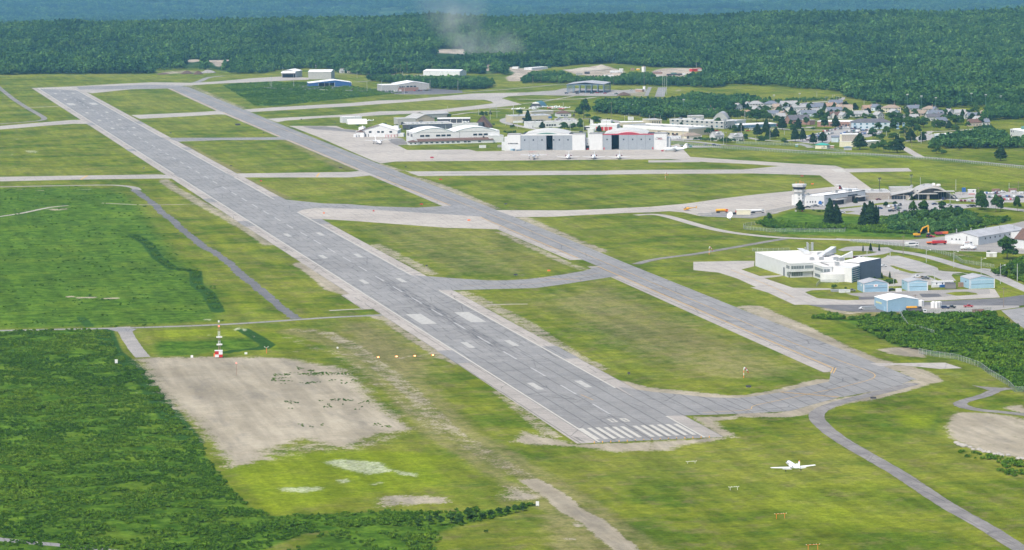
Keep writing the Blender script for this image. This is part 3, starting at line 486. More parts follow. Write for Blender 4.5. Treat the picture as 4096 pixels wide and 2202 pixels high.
sheet('taxiway', PD((1038,692),(1045.4,693.5),(1082,695.9),(1147,701),(1227,706),(1274,706),(1330,702.7),(1416,691.4),(1466,682.6),(1506,671.4),(1560,668),(1590,690),(1562,694),(1509.4,701.8),(1433.6,713.6),(1348,725.4),(1227,728.3),(1153,730.7),(1113,731.3),(1100,728)), 'taxi_asphalt')
sheet('concrete_pad', PD((740,531),(763,528),(790,524),(872,525),(942,528),(1018,533),(1165,542.6),(1210,545.6),(1258,574),(1252,577.5),(1118,573.4),(901,557.3),(819,552.3),(793,551.4)), 'apron_concrete')
sheet('taxiway', PD((675,498),(686,502.6),(717,502.6),(813,512.4),(880,514.3),(942,519.8),(1048,523),(1113.6,519.2),(1137,517.7),(1190,520),(1250,548),(1210,545.6),(1165,542.6),(1018,533.3),(942,528),(872,525.6),(790,523.6),(763,528),(745.5,534.8),(735,530)), 'taxi_asphalt')
sheet('crossing_runway', PD((-80,447.5),(0,445.6),(176,442.6),(400,439.5),(420,441),(433,450),(410,449.6),(195,452.4),(0,457),(-80,459)), 'light_road')
sheet('crossing_runway', PD((585,433),(590,437.2),(877,433.3),(905,431),(940,441),(880,447),(610,447)), 'light_road')
CR = sheet('crossing_runway', PD((1015,428),(1027,431.9),(1252.7,430.7),(1509,429.8),(1635,427.8),(1869,427),(1956.6,419),(2050,420),(2110,425),(2062,441.7),(1891,436.9),(1635,438),(1509,440),(1053.5,443.6),(1035,437)), 'light_road')
sheet('taxiway', PD((1687,401),(1733.8,395.3),(1774,397.9),(1985.8,411.4),(2102.7,417.9),(2122.8,424.5),(2160,452),(2205,484.4),(2175,500),(2000,524),(1946,538.5),(1891,549.4),(1759,543.9),(1720,535),(1682.7,531.9),(1635,534.8),(1580,536),(1538,538.5),(1445,543),(1391,546),(1295,547),(1246,529),(1300,529.5),(1418,530),(1509,526.8),(1635,520.9),(1726.5,512.9),(1817.8,500),(1909,489),(1996.8,480.8),(2101,469.8),(2062.5,441.7),(2030,424),(1956,418),(1869,412.5),(1781,408.8)), 'apron_concrete')
sheet('concrete_stub', PD((2124.6,425),(2285,423.4),(2294.5,431.8),(2132,434.4)), 'light_road'); sheet('concrete_stub', PD((1631,404),(1761,403),(1761,408.5),(1631,409.5)), 'light_road')
AP = sheet('apron', PD((716,314),(725,317.5),(846,317.5),(866,325),(896,328),(1013,349),(1030,364),(1000,366),(1024.6,378.2),(1179,376.6),(1200.6,381.5),(1268.8,380.5),(1276,372),(1690,366),(1707,362),(1718.7,376.6),(1736.3,395.2),(1687,401),(1551,402),(1258,405),(995,407),(957,412),(938,405),(880,380),(800,345),(740,322)), 'apron_concrete')
sheet('apron', PD((973.8,350),(1013,349),(1026,363),(997,366),(985,360)), 'worn_asphalt'); sheet('apron', PD((817,318.5),(866,325.5),(896,328.5),(893,334),(850,330),(790,326),(760,318.5)), 'worn_asphalt')
sheet('taxiway', PD((613.6,276),(700,270),(880.5,260),(954,253.5),(1027,251),(1188,236),(1359,232.4),(1424,229.7),(1440,236),(1320,240.5),(1280,242.7),(1262,248),(1313.7,263.3),(1247,271),(1130,282),(934.8,291.6),(911.3,293.6),(817.6,296.5),(719,304),(697.7,308),(672.3,299.5),(700,297.6),(880.5,288.4),(954,281),(1091,278),(1188.7,267.2),(1241.4,260.4),(1235.6,255.5),(1218,251.6),(1100.8,251.6),(880.5,268),(646.9,281.6),(631,282.6)), 'light_road')
sheet('taxiway', PD((82,222),(195,217.5),(293,211.8),(381,207.7),(478.6,208.9),(475,209.3),(547,205.4),(631,197.6),(709.4,193),(775.8,196),(776,201),(631,207.4),(543.3,211.3),(465,216),(440,221),(422,223.4),(332,225),(230.5,235.3),(200,229)), 'light_road')
sheet('taxiway', PD((192,219),(280,217),(380,214),(465,216),(440,222),(422,223.2),(332,224.5),(200,226)), 'taxi_asphalt')
for pts in ([(-80,323),(0,317.7),(175.8,303),(205,302),(222,312.5),(185.6,311.9),(117,316.7),(0,326.5),(-80,334)], [(330,290.4),(503,282.6),(547.3,279.4),(572,289),(547,288.4),(503,291.4),(351.6,299.6)]):
    sheet('taxiway', PD(*pts), 'light_road')
sheet('taxiway', PD((418,345),(426,347.5),(560,347),(699.6,345.7),(725,347),(734,351.5),(719,352.2),(560,353),(449.6,357),(432,352)), 'taxi_asphalt')
sheet('taxiway', P('S1', [(-700,430),(0,415),(270,415),(262,500),(60,550),(350,655),(690,640),(720,655),(430,690),(880,840),(1130,845),(1480,850),(1480,870),(1180,880),(1070,910),(1130,945),(1420,1110),(900,1110),(0,695),(-300,600),(-700,560)]), 'light_road')
sheet('taxiway', P('S3', [(0,0),(200,0),(510,50),(620,100),(880,120),(1160,112),(1170,160),(540,163)]), 'light_road')
sheet('yard', P('S3', [(540,164),(1160,160),(2310,100),(2530,70),(2530,165),(2440,180),(2270,200),(2200,215),(1640,240),(1390,235),(900,225),(760,205)]), 'dark_asphalt')
sheet('yard', P('S3', [(1580,165),(2480,170),(2490,185),(2200,222),(1650,244),(1500,240)]), 'yard_gravel'); sheet('yard', P('S3', [(850,60),(1300,35),(2210,15),(2220,60),(1780,90),(1560,98),(1160,112),(1000,85)]), 'yard_gravel')
sheet('yard', P('S3', [(1560,60),(1740,60),(1775,85),(1680,98),(1590,92)]), 'dark_asphalt'); sheet('yard', P('S3', [(1000,92),(1160,86),(1160,112),(1010,115)]), 'dark_asphalt')
sheet('lawn_island', P('S3', [(1800,55),(1890,44),(2010,42),(2090,55),(2110,72),(2010,80),(1900,78)]), 'lawn')
sheet('lawn_island', P('S3', [(510,48),(600,30),(740,35),(900,62),(1000,95),(880,115),(640,104)]), 'lawn')
sheet('yard', P('S2', [(-200,195),(0,210),(700,235),(1100,200),(1380,165),(1880,60),(2300,0),(2700,-90),(2700,430),(2537,425),(2000,395),(1600,385),(1130,365),(800,315),(0,235),(-200,225)]), 'yard_gravel')
sheet('road', P('S3', [(2320,215),(2530,185),(2640,180),(2640,440),(2530,380),(2440,320)]), 'road_asphalt')
sheet('taxiway', P('S3', [(1160,108),(1600,97),(1780,88),(2220,60),(2210,15),(2260,18),(2310,95),(1600,130),(1170,160)]), 'light_road')
# building car park and its access roads
sheet('parking_lot', P('S2', [(420,560),(440,500),(520,470),(560,430),(700,450),(850,475),(1100,560),(1280,630),(1290,665),(1400,680),(1600,690),(1800,730),(1750,745),(1500,720),(1480,740),(1560,830),(1400,830),(1250,820),(1130,790),(900,760),(800,740),(450,640)]), 'town_asphalt')
sheet('parking_lot', P('S2', [(450,640),(800,740),(930,760),(1200,810),(1200,880),(560,900),(560,870),(700,850),(680,800),(460,730)]), 'light_road')
sheet('road', P('S2', [(-180,370),(-60,325),(100,312),(280,315),(470,340),(520,380),(470,400),(250,385),(100,380),(0,380),(-100,385)]), 'town_asphalt')
road('road', P('S2', [(20,470),(200,450),(450,420),(540,370),(800,400),(1100,455),(1400,540),(1700,640),(2030,690),(2250,800),(2537,930),(2700,1000)]), 8.5, 'town_asphalt')
road('road', P('S2', [(450,330),(540,370)]), 9, 'town_asphalt'); road('road', P('S2', [(2030,690),(2200,730),(2100,660),(1900,640)]), 6, 'town_asphalt')
sheet('lawn_island', P('S2', [(560,590),(640,600),(870,670),(980,690),(1120,690),(900,712),(700,660)]), 'lawn'); sheet('lawn_island', P('S2', [(515,440),(600,420),(720,430),(900,470),(1150,545),(1400,610),(1550,645),(1400,678),(1290,665),(1360,650),(1200,600),(1000,530),(700,450),(600,455)]), 'lawn')
sheet('lawn_island', P('S2', [(1110,740),(1200,745),(1350,810),(1560,820),(1540,840),(1330,835)]), 'lawn'); sheet('lawn_island', P('S2', [(1480,715),(1640,703),(1770,735),(1680,738),(1560,722)]), 'lawn')
sheet('road', P('S2', [(540,578),(700,572),(730,585),(560,600)]), 'light_road'); 
# roads round the field
road('service_road', P('U4', [(-100,520),(0,512),(100,520),(300,580),(480,628),(700,658),(940,678),(1210,686),(1500,690),(1800,695)]), 8, 'light_road')
road('service_road', P('U4', [(940,680),(860,692),(760,710),(530,750),(300,790),(120,810),(0,830)])+PD((1600,665)), 6.5, 'worn_asphalt')
road('perimeter_road', P('U4', [(-120,-20),(130,0),(500,35),(1000,75),(1500,97),(2000,128),(2576,182),(2800,200)]), 7.5, 'worn_asphalt')
road('service_road', PD((2640,1425),(2560,1378),(2487,1330),(2400,1283),(2353,1253),(2305,1221),(2264,1193),(2180,1145),(2102,1100),(2061,1064),(2051,1047),(2064,1031),(2105,1014.7),(2159,1001),(2227,984.8),(2300,965)), 6.8, 'worn_asphalt', .05)
road('service_road', P('U5', [(1100,730),(981,710),(800,690),(650,680),(500,650),(465,622),(530,595),(680,560),(760,515),(870,503)]), 6, 'worn_asphalt', .08)
sheet('service_road', P('U5', [(565,478),(650,490),(850,503),(870,512),(760,520),(690,515)]), 'worn_asphalt'); sheet('service_road', P('S3', [(1110,703),(1300,702),(1800,697),(1960,748),(1750,755),(1620,742),(1370,718),(1200,730)]), 'light_road')
road('access_road', P('T8', [(-120,882),(0,879),(400,870),(850,862),(1400,846),(1900,825),(2576,776)])+PD((900,796),(962,793)), 5.5, 'road_asphalt')
road('service_road', P('S6', [(135,85),(165,150),(205,210),(250,262)]), 7.5, 'yard_gravel', .05); sheet('service_road', P('S6', [(20,92),(120,90),(215,98),(180,115),(100,113)]), 'road_asphalt')
road('service_road', P('S7', [(-80,1310),(0,1322),(150,1340),(400,1358),(650,1390),(800,1410)]), 5, 'road_asphalt')
road('service_road', PD((-30,195),(0,223),(20,239),(38,253),(68,272),(95,287),(114,298),(106,304),(60,308),(0,312),(-50,315)), 6.5, 'worn_asphalt'); road('path', PD((72,271),(150,268),(165,266)), 5, 'light_road')
road('service_road', P('T7', [(-80,612),(0,607),(500,597),(1000,588),(1400,582),(1600,592),(1740,615),(1770,650)]), 7, 'yard_gravel', .08)
road('old_track', P('T7', [(1720,640),(1780,680),(1850,735),(1960,810),(2010,850),(2080,935),(2180,1000),(2330,1150),(2480,1260),(2600,1370)])+P('T8', [(1630,220),(1720,270),(1850,370),(1900,430),(1990,490),(2060,560),(2130,610),(2230,700),(2290,740),(2350,785)]), 6.2, 'dark_asphalt', .3)
road('path', P('T7', [(1310,815),(1600,830),(1900,842),(2576,828)])+P('T2', [(400,832),(735,822)]), 2.6, 'light_road'); road('path', P('T7', [(-80,1000),(0,988),(300,945),(560,885),(700,862),(880,848)]), 4, 'light_road', .15)
road('path', P('T3', [(250,732),(500,718),(700,715)]), 3.5, 'light_road'); road('path', P('T3', [(1590,683),(1750,677),(1940,676)]), 2.4, 'light_road'); sheet('runway_shoulder', P('T3', [(350,600),(430,590),(660,700),(725,770),(640,720),(520,712)]), 'pale_pavement')
road('service_road', P('T5', [(560,170),(640,150),(740,100),(850,88),(950,78)]), 9, 'road_asphalt')
# town, hangar and terminal streets and car parks
sheet('parking_lot', P('R7', [(980,560),(1500,520),(1700,510),(2190,440),(2330,400),(2576,380),(2900,400),(2900,600),(2576,720),(2420,715),(1770,660),(1600,640),(1500,600),(1100,590)]), 'town_asphalt')
sheet('parking_lot', P('R8', [(0,400),(500,440),(1100,440),(1400,320),(1700,310),(2100,300),(2700,290),(2700,640),(2576,640),(2200,590),(1750,560),(1480,590),(1200,620),(560,740),(440,735),(0,720)]), 'town_asphalt')
for pts in (('R7', [(1720,570),(2000,540),(2500,490),(2510,510),(1760,592)]), ('R7', [(1760,630),(1950,625),(2020,635),(1880,655)]), ('R8', [(0,500),(180,480),(390,480),(400,500),(200,505),(0,530)]), ('R8', [(1020,470),(1250,432),(1730,478),(1760,512),(1250,500)]), ('R8', [(1400,420),(1700,385),(1720,395),(1520,425)]), ('R8', [(2230,480),(2700,480),(2700,600),(2576,598),(2210,560)]), ('R8', [(1400,600),(1750,565),(2170,600),(2700,660),(2700,780),(2300,800),(1500,700)])):
    sheet('lawn_island', P(*pts), 'lawn')
sheet('yard', P('R8', [(1380,300),(1600,295),(1740,345),(1400,345)]), 'yard_gravel')
sheet('parking_lot', P('R5', [(100,850),(700,875),(690,885),(150,890)]), 'town_asphalt')
sheet('parking_lot', P('R5', [(1850,760),(1900,720),(2200,650),(2450,560),(2576,560),(2720,590),(2720,640),(2560,700),(2700,740),(2300,790),(2250,830),(2000,830),(1650,780)]), 'town_asphalt')
sheet('parking_lot', P('R6', [(-60,600),(0,600),(260,620),(480,640),(470,690),(260,740),(60,740),(-60,720)]), 'town_asphalt')
road('street', P('R5', [(-80,780),(0,785),(400,810),(700,850)]), 7, 'town_asphalt'); road('street', P('R5', [(0,760),(400,760),(640,790)]), 6, 'town_asphalt'); road('street', P('R5', [(1020,600),(1500,600),(1700,630),(2350,630)]), 8, 'town_asphalt')
road('street', P('R5', [(1080,740),(1230,775),(1600,800),(1800,770)]), 6, 'town_asphalt'); road('street', P('R5', [(1800,590),(1950,600),(2010,580)]), 9, 'town_asphalt'); road('street', P('R5', [(1820,830),(1950,860),(2000,890)]), 7, 'town_asphalt')
road('street', P('R5', [(1400,280),(1560,265),(1900,235),(2200,210),(2440,195),(2450,150)]), 9, 'town_asphalt'); road('street', P('R6', [(560,840),(780,880),(900,960),(1050,1040)]), 8, 'light_road')
road('street', P('R6', [(800,800),(1000,760),(1150,680),(1200,650)]), 7, 'town_asphalt'); road('street', P('R5', [(960,470),(1500,470),(2100,490)]), 6, 'town_asphalt'); road('street', P('R5', [(1500,380),(2300,390),(2576,385)]), 6, 'town_asphalt')
road('street', P('R6', [(0,380),(500,400),(1100,400),(1900,440)]), 6, 'town_asphalt'); road('street', P('R6', [(1100,660),(1500,650),(2000,600)]), 6, 'town_asphalt')
sheet('parking_lot', P('R6', [(980,740),(1240,690),(1240,770),(1010,810)]), 'town_asphalt')
road('street', P('R2', [(-900,190),(-600,200),(-400,160),(0,150)]), 6, 'light_road')
road('street', P('R2', [(160,225),(40,250),(60,300),(300,350),(500,385),(800,410),(1100,415),(1500,420)]), 9, 'town_asphalt'); sheet('parking_lot', P('R2', [(700,240),(940,230),(1000,260),(760,290),(700,280)]), 'town_asphalt')
road('street', P('R2', [(900,250),(1200,245),(1450,260),(1560,300),(1500,340),(1480,420)]), 9, 'town_asphalt'); road('street', P('R2', [(2190,520),(2576,545)]), 8, 'town_asphalt'); sheet('yard', P('R2', [(1500,420),(2600,440),(2600,520),(2190,520),(1900,450)]), 'town_asphalt')
road('street', P('R2', [(-140,115),(100,110),(300,120),(700,140),(900,140),(1000,150)]), 7, 'light_road'); road('street', P('R2', [(290,50),(500,30),(800,-20),(1000,-60)]), 4, 'light_road')
road('street', P('R3', [(20,385),(160,400),(500,412),(900,420),(1300,430)]), 10, 'road_asphalt'); sheet('yard', P('R3', [(470,360),(600,350),(1160,375),(900,400),(600,415),(480,410)]), 'dark_asphalt')
sheet('yard', P('R3', [(1130,430),(1400,405),(2150,400),(2576,430),(2576,460),(2200,480),(1700,475),(1500,450)]), 'dark_asphalt'); road('street', P('R3', [(1200,320),(1500,295),(1560,290),(2000,240),(2100,225)]), 8, 'road_asphalt'); road('street', P('R3', [(880,215),(1500,215),(1900,232),(2060,222)]), 8, 'road_asphalt')
road('street', P('R3', [(1750,475),(2200,480),(2576,455)])+P('R4', [(0,395),(400,350),(500,352),(560,350)]), 6, 'road_asphalt')
sheet('yard', P('R4', [(-100,470),(0,455),(400,425),(500,400),(700,400),(1250,425),(1560,405),(1560,440),(1300,470),(1200,500),(900,500),(240,490),(-100,485)]), 'yard_gravel')
sheet('road', P('R4', [(1715,388),(1830,388),(1790,510),(1670,508)]), 'road_asphalt'); road('path', P('R4', [(1610,385),(1560,500)]), 5, 'road_asphalt'); road('path', P('R4', [(1610,385),(1720,385)]), 4, 'road_asphalt')
road('street', P('R4', [(-100,540),(300,545),(700,540),(900,515)]), 7, 'light_road')
sheet('yard', P('U4', [(340,520),(420,500),(560,505),(900,505),(850,512),(700,542),(360,528)]), 'road_asphalt')
# ------------------------------------------------------------------ paint
m1 = M(); zl = .02+.008*(max(b[4] for b in BOXES)+2)
def bar(m, x0, x1, y0, y1): m.add([(x0, y0, zl), (x1, y0, zl), (x1, y1, zl), (x0, y1, zl)], [(0, 1, 2, 3)])
for k in range(6): bar(m1, -22+3.6*k, -20.2+3.6*k, 6.3, 36.2); bar(m1, 1.4+3.6*k, 3.2+3.6*k, 6.3, 36.2); bar(m1, -22+3.6*k, -20.2+3.6*k, 3012, 3043); bar(m1, 1.4+3.6*k, 3.2+3.6*k, 3012, 3043)
mw = M(); yy = 70
while yy < 2960: bar(mw, -.1 if yy < 900 else -.9, .95 if yy < 900 else .3, yy, yy+30); yy += 60.6 if yy < 400 else 58.3
mt2 = M()
for s in (150, 300, 600, 750, 900):
    for a in (-13, 9.8): bar(mt2, a, a+3.2, s, s+22.5); bar(mt2, a, a+3.2, 3049-s-22.5, 3049-s)
for a in (-17.6, 9.4): bar(mt2, a, a+8.2, 400, 446); bar(mt2, a, a+8.2, 2603, 2649)
for a, b in ((-1, 1438.7), (1485, 3035)): bar(m1, -22.9, -22.0, a, b)
for a, b in ((-1.5, 58), (145, 551.7), (636.3, 1083), (1200, 1429), (1475, 1896), (1970, 2991)): bar(m1, 22.0, 22.9, a, b)
mt2.build('touchdown_marking', 'line_aged', RW); m1.build('painted_markings', 'line_white', RW)
mw.build('centreline_marking', 'line_worn', RW)
m2 = M()
def blk(x0, x1, y0, y1): bar(m2, x0, x1, y0, y1)
for x0, eight in ((-4.3, 0), (1.2, 1)):
    blk(x0, x0+.75, 48, 57.5); blk(x0+2.05, x0+2.8, 48, 57.5); blk(x0+.75, x0+2.05, 48, 49.6); blk(x0+.75, x0+2.05, 55.9, 57.5)
    if eight: blk(x0+.75, x0+2.05, 52.1, 53.4)
m2.build('runway_number', 'line_white', RW)
my = M()
def strip(m, pts, wd):
    lf, rg = ribbon_pts(pts, wd); n = len(lf); m.add([(*p, zl) for p in lf]+[(*p, zl) for p in rg], [(i, n+i, n+i+1, i+1) for i in range(n-1)])
def lerp_x(arr, y): return float(np.interp(y, ty, arr))
for a, b in ((178, 648), (700, 997), (1100, 1395), (1480, 1880), (1940, 2380), (2450, 2944)):
    strip(my, [(lerp_x(al, a)-.2, a), (lerp_x(al, b)-.2, b)], .35)
    strip(my, [(lerp_x(al, a)-.9, a), (lerp_x(al, b)-.9, b)], .25)
strip(my, [G('S3', 0, 345).xy]+[(155.5, 900), (154.6, 1090), (154, 1451), (159, 1900), (160, 2387), (160, 2950)], .35)
strip(my, P('S3', [(0,345),(400,518),(760,655),(1000,740),(1120,785),(1165,815),(1130,850),(1000,885),(800,935),(500,995),(200,1060),(0,1100)])+P('S4', [(2000,280),(1600,300)]), .35)
strip(my, P('T3', [(2557,410),(2300,455),(1900,520),(1400,520)]), .3)
for a, b in (((280,970), (820,1018)), ((770,745), (745,795))):
    A_, B_ = G('S3', *a).xy, G('S3', *b).xy
    for o_ in (0, 1.3):
        t = (B_-A_).normalized(); n_ = Vector((-t.y, t.x))*o_; strip(my, [A_+n_, B_+n_], .45)
A_, B_ = G('T3', 2040, 452).xy, G('T3', 2410, 478).xy
for o_ in (0, 1.2): strip(my, [A_+Vector((0, o_)), B_+Vector((0, o_))], .4)
strip(my, [Vector((2.3, 129.6)), Vector((3.6, 112))], .3); strip(my, [G('T2', 2180, 430).xy, G('T2', 2145, 480).xy], 1.6); strip(my, [G('T7', 1125, 462).xy, G('T7', 1040, 515).xy], 1.6)
strip(my, P('S1', [(-100,560),(200,680),(600,850),(900,1000)]), .35)
my.build('yellow_taxi_lines', 'line_yellow', TW)
mc = M()
def cross(reg, segs, wd):
    for a, b, c_, d in segs: strip(mc, [G(reg, a, b).xy, G(reg, c_, d).xy], wd)
cross('T6', [(1150,281,1608,279),(1150,302,1608,298)], 4.2); cross('T6', [(270,298,610,296),(930,292,1130,290),(1640,287,1880,286),(2200,283,2460,281)], 1.3)
cross('R2', [(730,938,1180,936),(1690,930,2080,928),(1780,942,2130,941),(0,943,240,942)], 1.3); cross('T2', [(1660,441,2050,441),(1690,464,2030,463)], 1.4); cross('T2', [(1400,458,1880,456),(2330,447,2560,446)], 1.2)
cross('T7', [(580,491,1030,486),(1480,479,1930,475),(0,503,120,501)], 1.2); cross('U4', [(370,218,630,214),(730,215,800,215),(880,185,910,185)], 2); cross('U4', [(1285,202,1315,222)], 9)
cross('T5', [(2120,460,2280,459),(2080,474,2110,473),(2520,452,2560,451)], 3); cross('R1', [(0,72,30,72),(260,67,290,67),(1030,15,1050,15),(1220,5,1260,3)], 3)
mc.build('painted_markings', 'line_white', CR)

print('SHEET LEVELS', max(b[4] for b in BOXES), zl)
# ------------------------------------------------------------------ vegetation
def leafmat(name, cols, var=.35):
    """foliage: colour picked per plant and per clump, fine leaf speckle"""
    g = NG(name); oi = g.N.new('ShaderNodeObjectInfo'); at = g.N.new('ShaderNodeAttribute'); at.attribute_name = 'clump'
    r = g.N.new('ShaderNodeValToRGB'); r.color_ramp.elements[0].color = (*cols[0], 1); r.color_ramp.elements[1].color = (*cols[-1], 1)
    for i, c_ in enumerate(cols[1:-1]): e = r.color_ramp.elements.new((i+1)/(len(cols)-1)); e.color = (*c_, 1)
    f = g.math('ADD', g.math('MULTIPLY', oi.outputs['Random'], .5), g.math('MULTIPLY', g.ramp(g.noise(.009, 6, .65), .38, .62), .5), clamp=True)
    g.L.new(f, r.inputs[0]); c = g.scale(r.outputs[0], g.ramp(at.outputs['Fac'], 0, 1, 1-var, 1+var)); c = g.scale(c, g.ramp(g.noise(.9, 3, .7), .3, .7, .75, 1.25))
    return g.done(c, .9, spec=.03)
leafmat('leaf_broad', [(.020,.052,.012),(.034,.078,.015),(.052,.104,.020)]); leafmat('leaf_dark', [(.012,.030,.011),(.018,.040,.013),(.026,.054,.016)]); leafmat('leaf_bush', [(.030,.080,.007),(.058,.126,.010),(.112,.188,.016)], .5)
leafmat('leaf_forest', [(.015,.046,.022),(.032,.084,.026),(.056,.126,.032),(.092,.172,.042)], .6)
def rvec(r): 
    v = r.normal(size=3); return v/np.linalg.norm(v)
def crown_mesh(name, seed, kind, n, leaf, mt):
    """foliage of a plant of height 1 (crown only): leaf clumps spread through several lobes; attribute clump = random clump tone, lighter toward the crown top"""
    r = np.random.default_rng(seed); V = []; Fc = []; C = []
    if kind == 'round':
        lobes = [(0, 0, .56, .30, .38)]+[(.26*math.cos(a)*r.uniform(.6, 1), .26*math.sin(a)*r.uniform(.6, 1), r.uniform(.30, .76), r.uniform(.15, .24), r.uniform(.14, .24)) for a in np.linspace(0, 6.28, 8)[:-1]]+[(r.uniform(-.1, .1), r.uniform(-.1, .1), .85, .16, .15)]
    elif kind == 'cone': lobes = [(r.uniform(-.02, .02), r.uniform(-.02, .02), z, .36*(1.02-z)**.75, .09) for z in np.linspace(.12, .96, 13)]
    elif kind == 'egg': lobes = [(r.uniform(-.03, .03), r.uniform(-.03, .03), z, w_, .16) for z, w_ in ((.22, .30), (.34, .34), (.48, .32), (.62, .25), (.76, .17), (.88, .09))]
    elif kind == 'bush': lobes = [(r.uniform(-.5, .5), r.uniform(-.5, .5), r.uniform(.25, .6), r.uniform(.3, .5), r.uniform(.25, .4)) for _ in range(6)]
    for k in range(n):
        lx, ly, lz, lr, lh = lobes[r.integers(len(lobes))]; d = rvec(r); q = r.uniform(.72, 1.03) if r.random() < .8 else r.uniform(.3, .8)
        if d[2] < -.3: d[2] *= -.5
        c = np.array([lx+d[0]*lr*q, ly+d[1]*lr*q, max(.03, lz+d[2]*lh*q)])
        nrm = d*.8+rvec(r)*.75; nrm[2] += .25; nrm /= np.linalg.norm(nrm)
        t = np.cross(nrm, rvec(r)); t /= np.linalg.norm(t)+1e-9; b = np.cross(nrm, t); s = leaf*r.uniform(.6, 1.3); i = len(V)
        V += [c-t*s-b*s*.7, c+t*s-b*s*.8+nrm*s*.2, c+t*s*.8+b*s*.8, c-t*s*.7+b*s-nrm*s*.2]; Fc.append((i, i+1, i+2, i+3)); cl = r.uniform(0, 1)*.6+.4*(c[2]*.8+.2*r.random()); C += [cl]*4  # clump tone is partly random, partly lighter with height in the crown
    me = bpy.data.meshes.new(name); me.from_pydata([tuple(v) for v in V], [], Fc); at = me.attributes.new('clump', 'FLOAT', 'POINT'); at.data.foreach_set('value', C)
    me.materials.append(MATS[mt]); return me
def trunk_mesh(name, h, r0, limbs, seed, mt='bark'):
    r = random.Random(seed); m = M(); m.tube((0, 0, 0), (r.uniform(-.01, .01), r.uniform(-.01, .01), h), r0, r0*.35, 6)
    for k in range(limbs):
        a = r.uniform(0, 6.28); z = h*r.uniform(.45, .85); l = r.uniform(.12, .25); m.tube((0, 0, z), (math.cos(a)*l, math.sin(a)*l, z+l*.8), r0*.4, r0*.12, 4)
    me = bpy.data.meshes.new(name); me.from_pydata(m.v, [], m.f); me.materials.append(MATS[mt]); return me
KIND = {'d': ('round', 'leaf_broad', 1100, .042), 'c': ('cone', 'leaf_dark', 1300, .034), 'p': ('egg', 'leaf_dark', 1100, .040), 'b': ('bush', 'leaf_broad', 500, .075)}
PROTO = {}
for k, (kd, mt, n, lf) in KIND.items():
    PROTO[k] = [(crown_mesh('crown', 100+i*7+ord(k), kd, n, lf, mt), trunk_mesh('trunk', .55 if k == 'd' else .85 if k != 'b' else .5, .022 if k != 'b' else .03, 5 if k != 'c' else 0, i)) for i in range(3)]
NAME = {'d': ('broadleaf_tree', 'tree', ['round green broadleaf tree', 'full dark green broadleaf tree', 'spreading green broadleaf tree']), 'c': ('spruce_tree', 'tree', ['narrow dark spruce', 'pointed dark spruce', 'dark spruce']),
        'p': ('maple_tree', 'tree', ['dense egg shaped dark tree', 'dense dark tree with pointed top', 'upright dense dark tree']), 'b': ('bush', 'bush', ['low green bush', 'rounded green bush', 'low dense bush'])}
NTREE = [0]
def tree(p, h, wd, k='d', label=None, group=None):
    i = NTREE[0] % 3; NTREE[0] += 1; cm, tm = PROTO[k][i]; nm, cat, ds = NAME[k]
    wk = {'d': .90, 'c': .66, 'p': .72, 'b': 1.7}[k]
    t = thing(nm, label, cat, (p[0], p[1], 0), random.uniform(0, 6.28), group or {'d': 'broadleaf trees around the airport and town', 'c': 'spruces around the airport and town', 'p': 'dense dark trees of the town', 'b': 'bushes around the airport'}[k], (wd/wk, wd/wk, h))
    a = bpy.data.objects.new('crown', cm); COL.objects.link(a); a.parent = t; b = bpy.data.objects.new('trunk', tm); COL.objects.link(b); b.parent = t
    if not label: later(t, ds[i], p)
    return t
def trees(reg, lst, **kw):
    for x, y, hp, wp, k in lst:
        s = MPP(reg, x, y); q = 1.2 if reg in ('R5', 'R6', 'R2') else 1.0; tree(G(reg, x, y), hp*s*(.95+.1*q), wp*s*q*(1.4 if reg == 'R7' and k == 'c' else 1.05), k, **kw)
trees('R5', [(645,600,150,120,'d'),(370,590,80,80,'d'),(220,585,85,65,'d'),(100,583,70,60,'d'),(735,605,70,30,'c'),(775,608,45,30,'c'),(812,630,70,30,'c'),(870,640,85,75,'d'),(970,670,130,100,'p'),(895,668,60,110,'d'),(1215,725,170,130,'p'),(1345,700,210,110,'p'),(1385,765,140,110,'p'),(1480,755,150,110,'p'),(1580,630,180,130,'p'),(1810,640,170,105,'p'),(1770,800,190,120,'p'),(1880,800,180,100,'p'),(2035,838,150,110,'p'),(2170,815,145,135,'p'),(1610,842,95,95,'d'),(1270,818,105,115,'d'),(1350,802,90,85,'d'),(1040,788,100,70,'d'),(745,818,95,190,'b'),(330,780,55,120,'b'),(430,792,60,120,'b'),(545,797,75,90,'b'),(490,712,110,110,'d'),(548,690,95,70,'p'),(2200,612,190,120,'d'),(2365,610,180,110,'p'),(2470,577,60,40,'c'),(2030,627,50,60,'b'),(1935,562,120,90,'d'),(1730,652,105,85,'d'),(1500,532,115,115,'d'),(745,475,140,130,'d'),(830,480,155,130,'d'),(915,478,150,120,'d'),(1120,505,170,130,'d'),(1200,515,190,140,'d'),(1300,500,170,140,'d'),(1390,510,130,110,'d'),(2130,492,160,130,'d'),(2065,472,90,70,'d'),(2205,355,115,75,'c'),(2350,342,95,60,'c'),(2372,425,85,80,'d'),(2285,342,55,60,'d'),(1690,348,95,50,'c'),(1750,422,75,90,'d'),(1632,402,50,80,'d'),(1450,345,75,90,'d'),(1340,382,105,120,'d'),(1240,335,65,80,'d'),(1120,355,70,80,'d'),(1000,310,60,90,'d'),(500,458,60,140,'b'),(545,455,65,60,'d'),(2545,465,80,70,'d'),(2500,478,45,50,'d'),(1465,420,45,30,'c'),(310,455,60,80,'d'),(120,420,80,110,'d'),(200,430,90,120,'d'),(60,430,80,100,'d'),(400,450,80,90,'d'),(540,380,50,50,'d'),(620,390,50,70,'b'),(980,800,30,60,'b'),(1210,560,40,50,'b'),(1700,570,90,60,'d'),(2240,470,110,80,'d')])
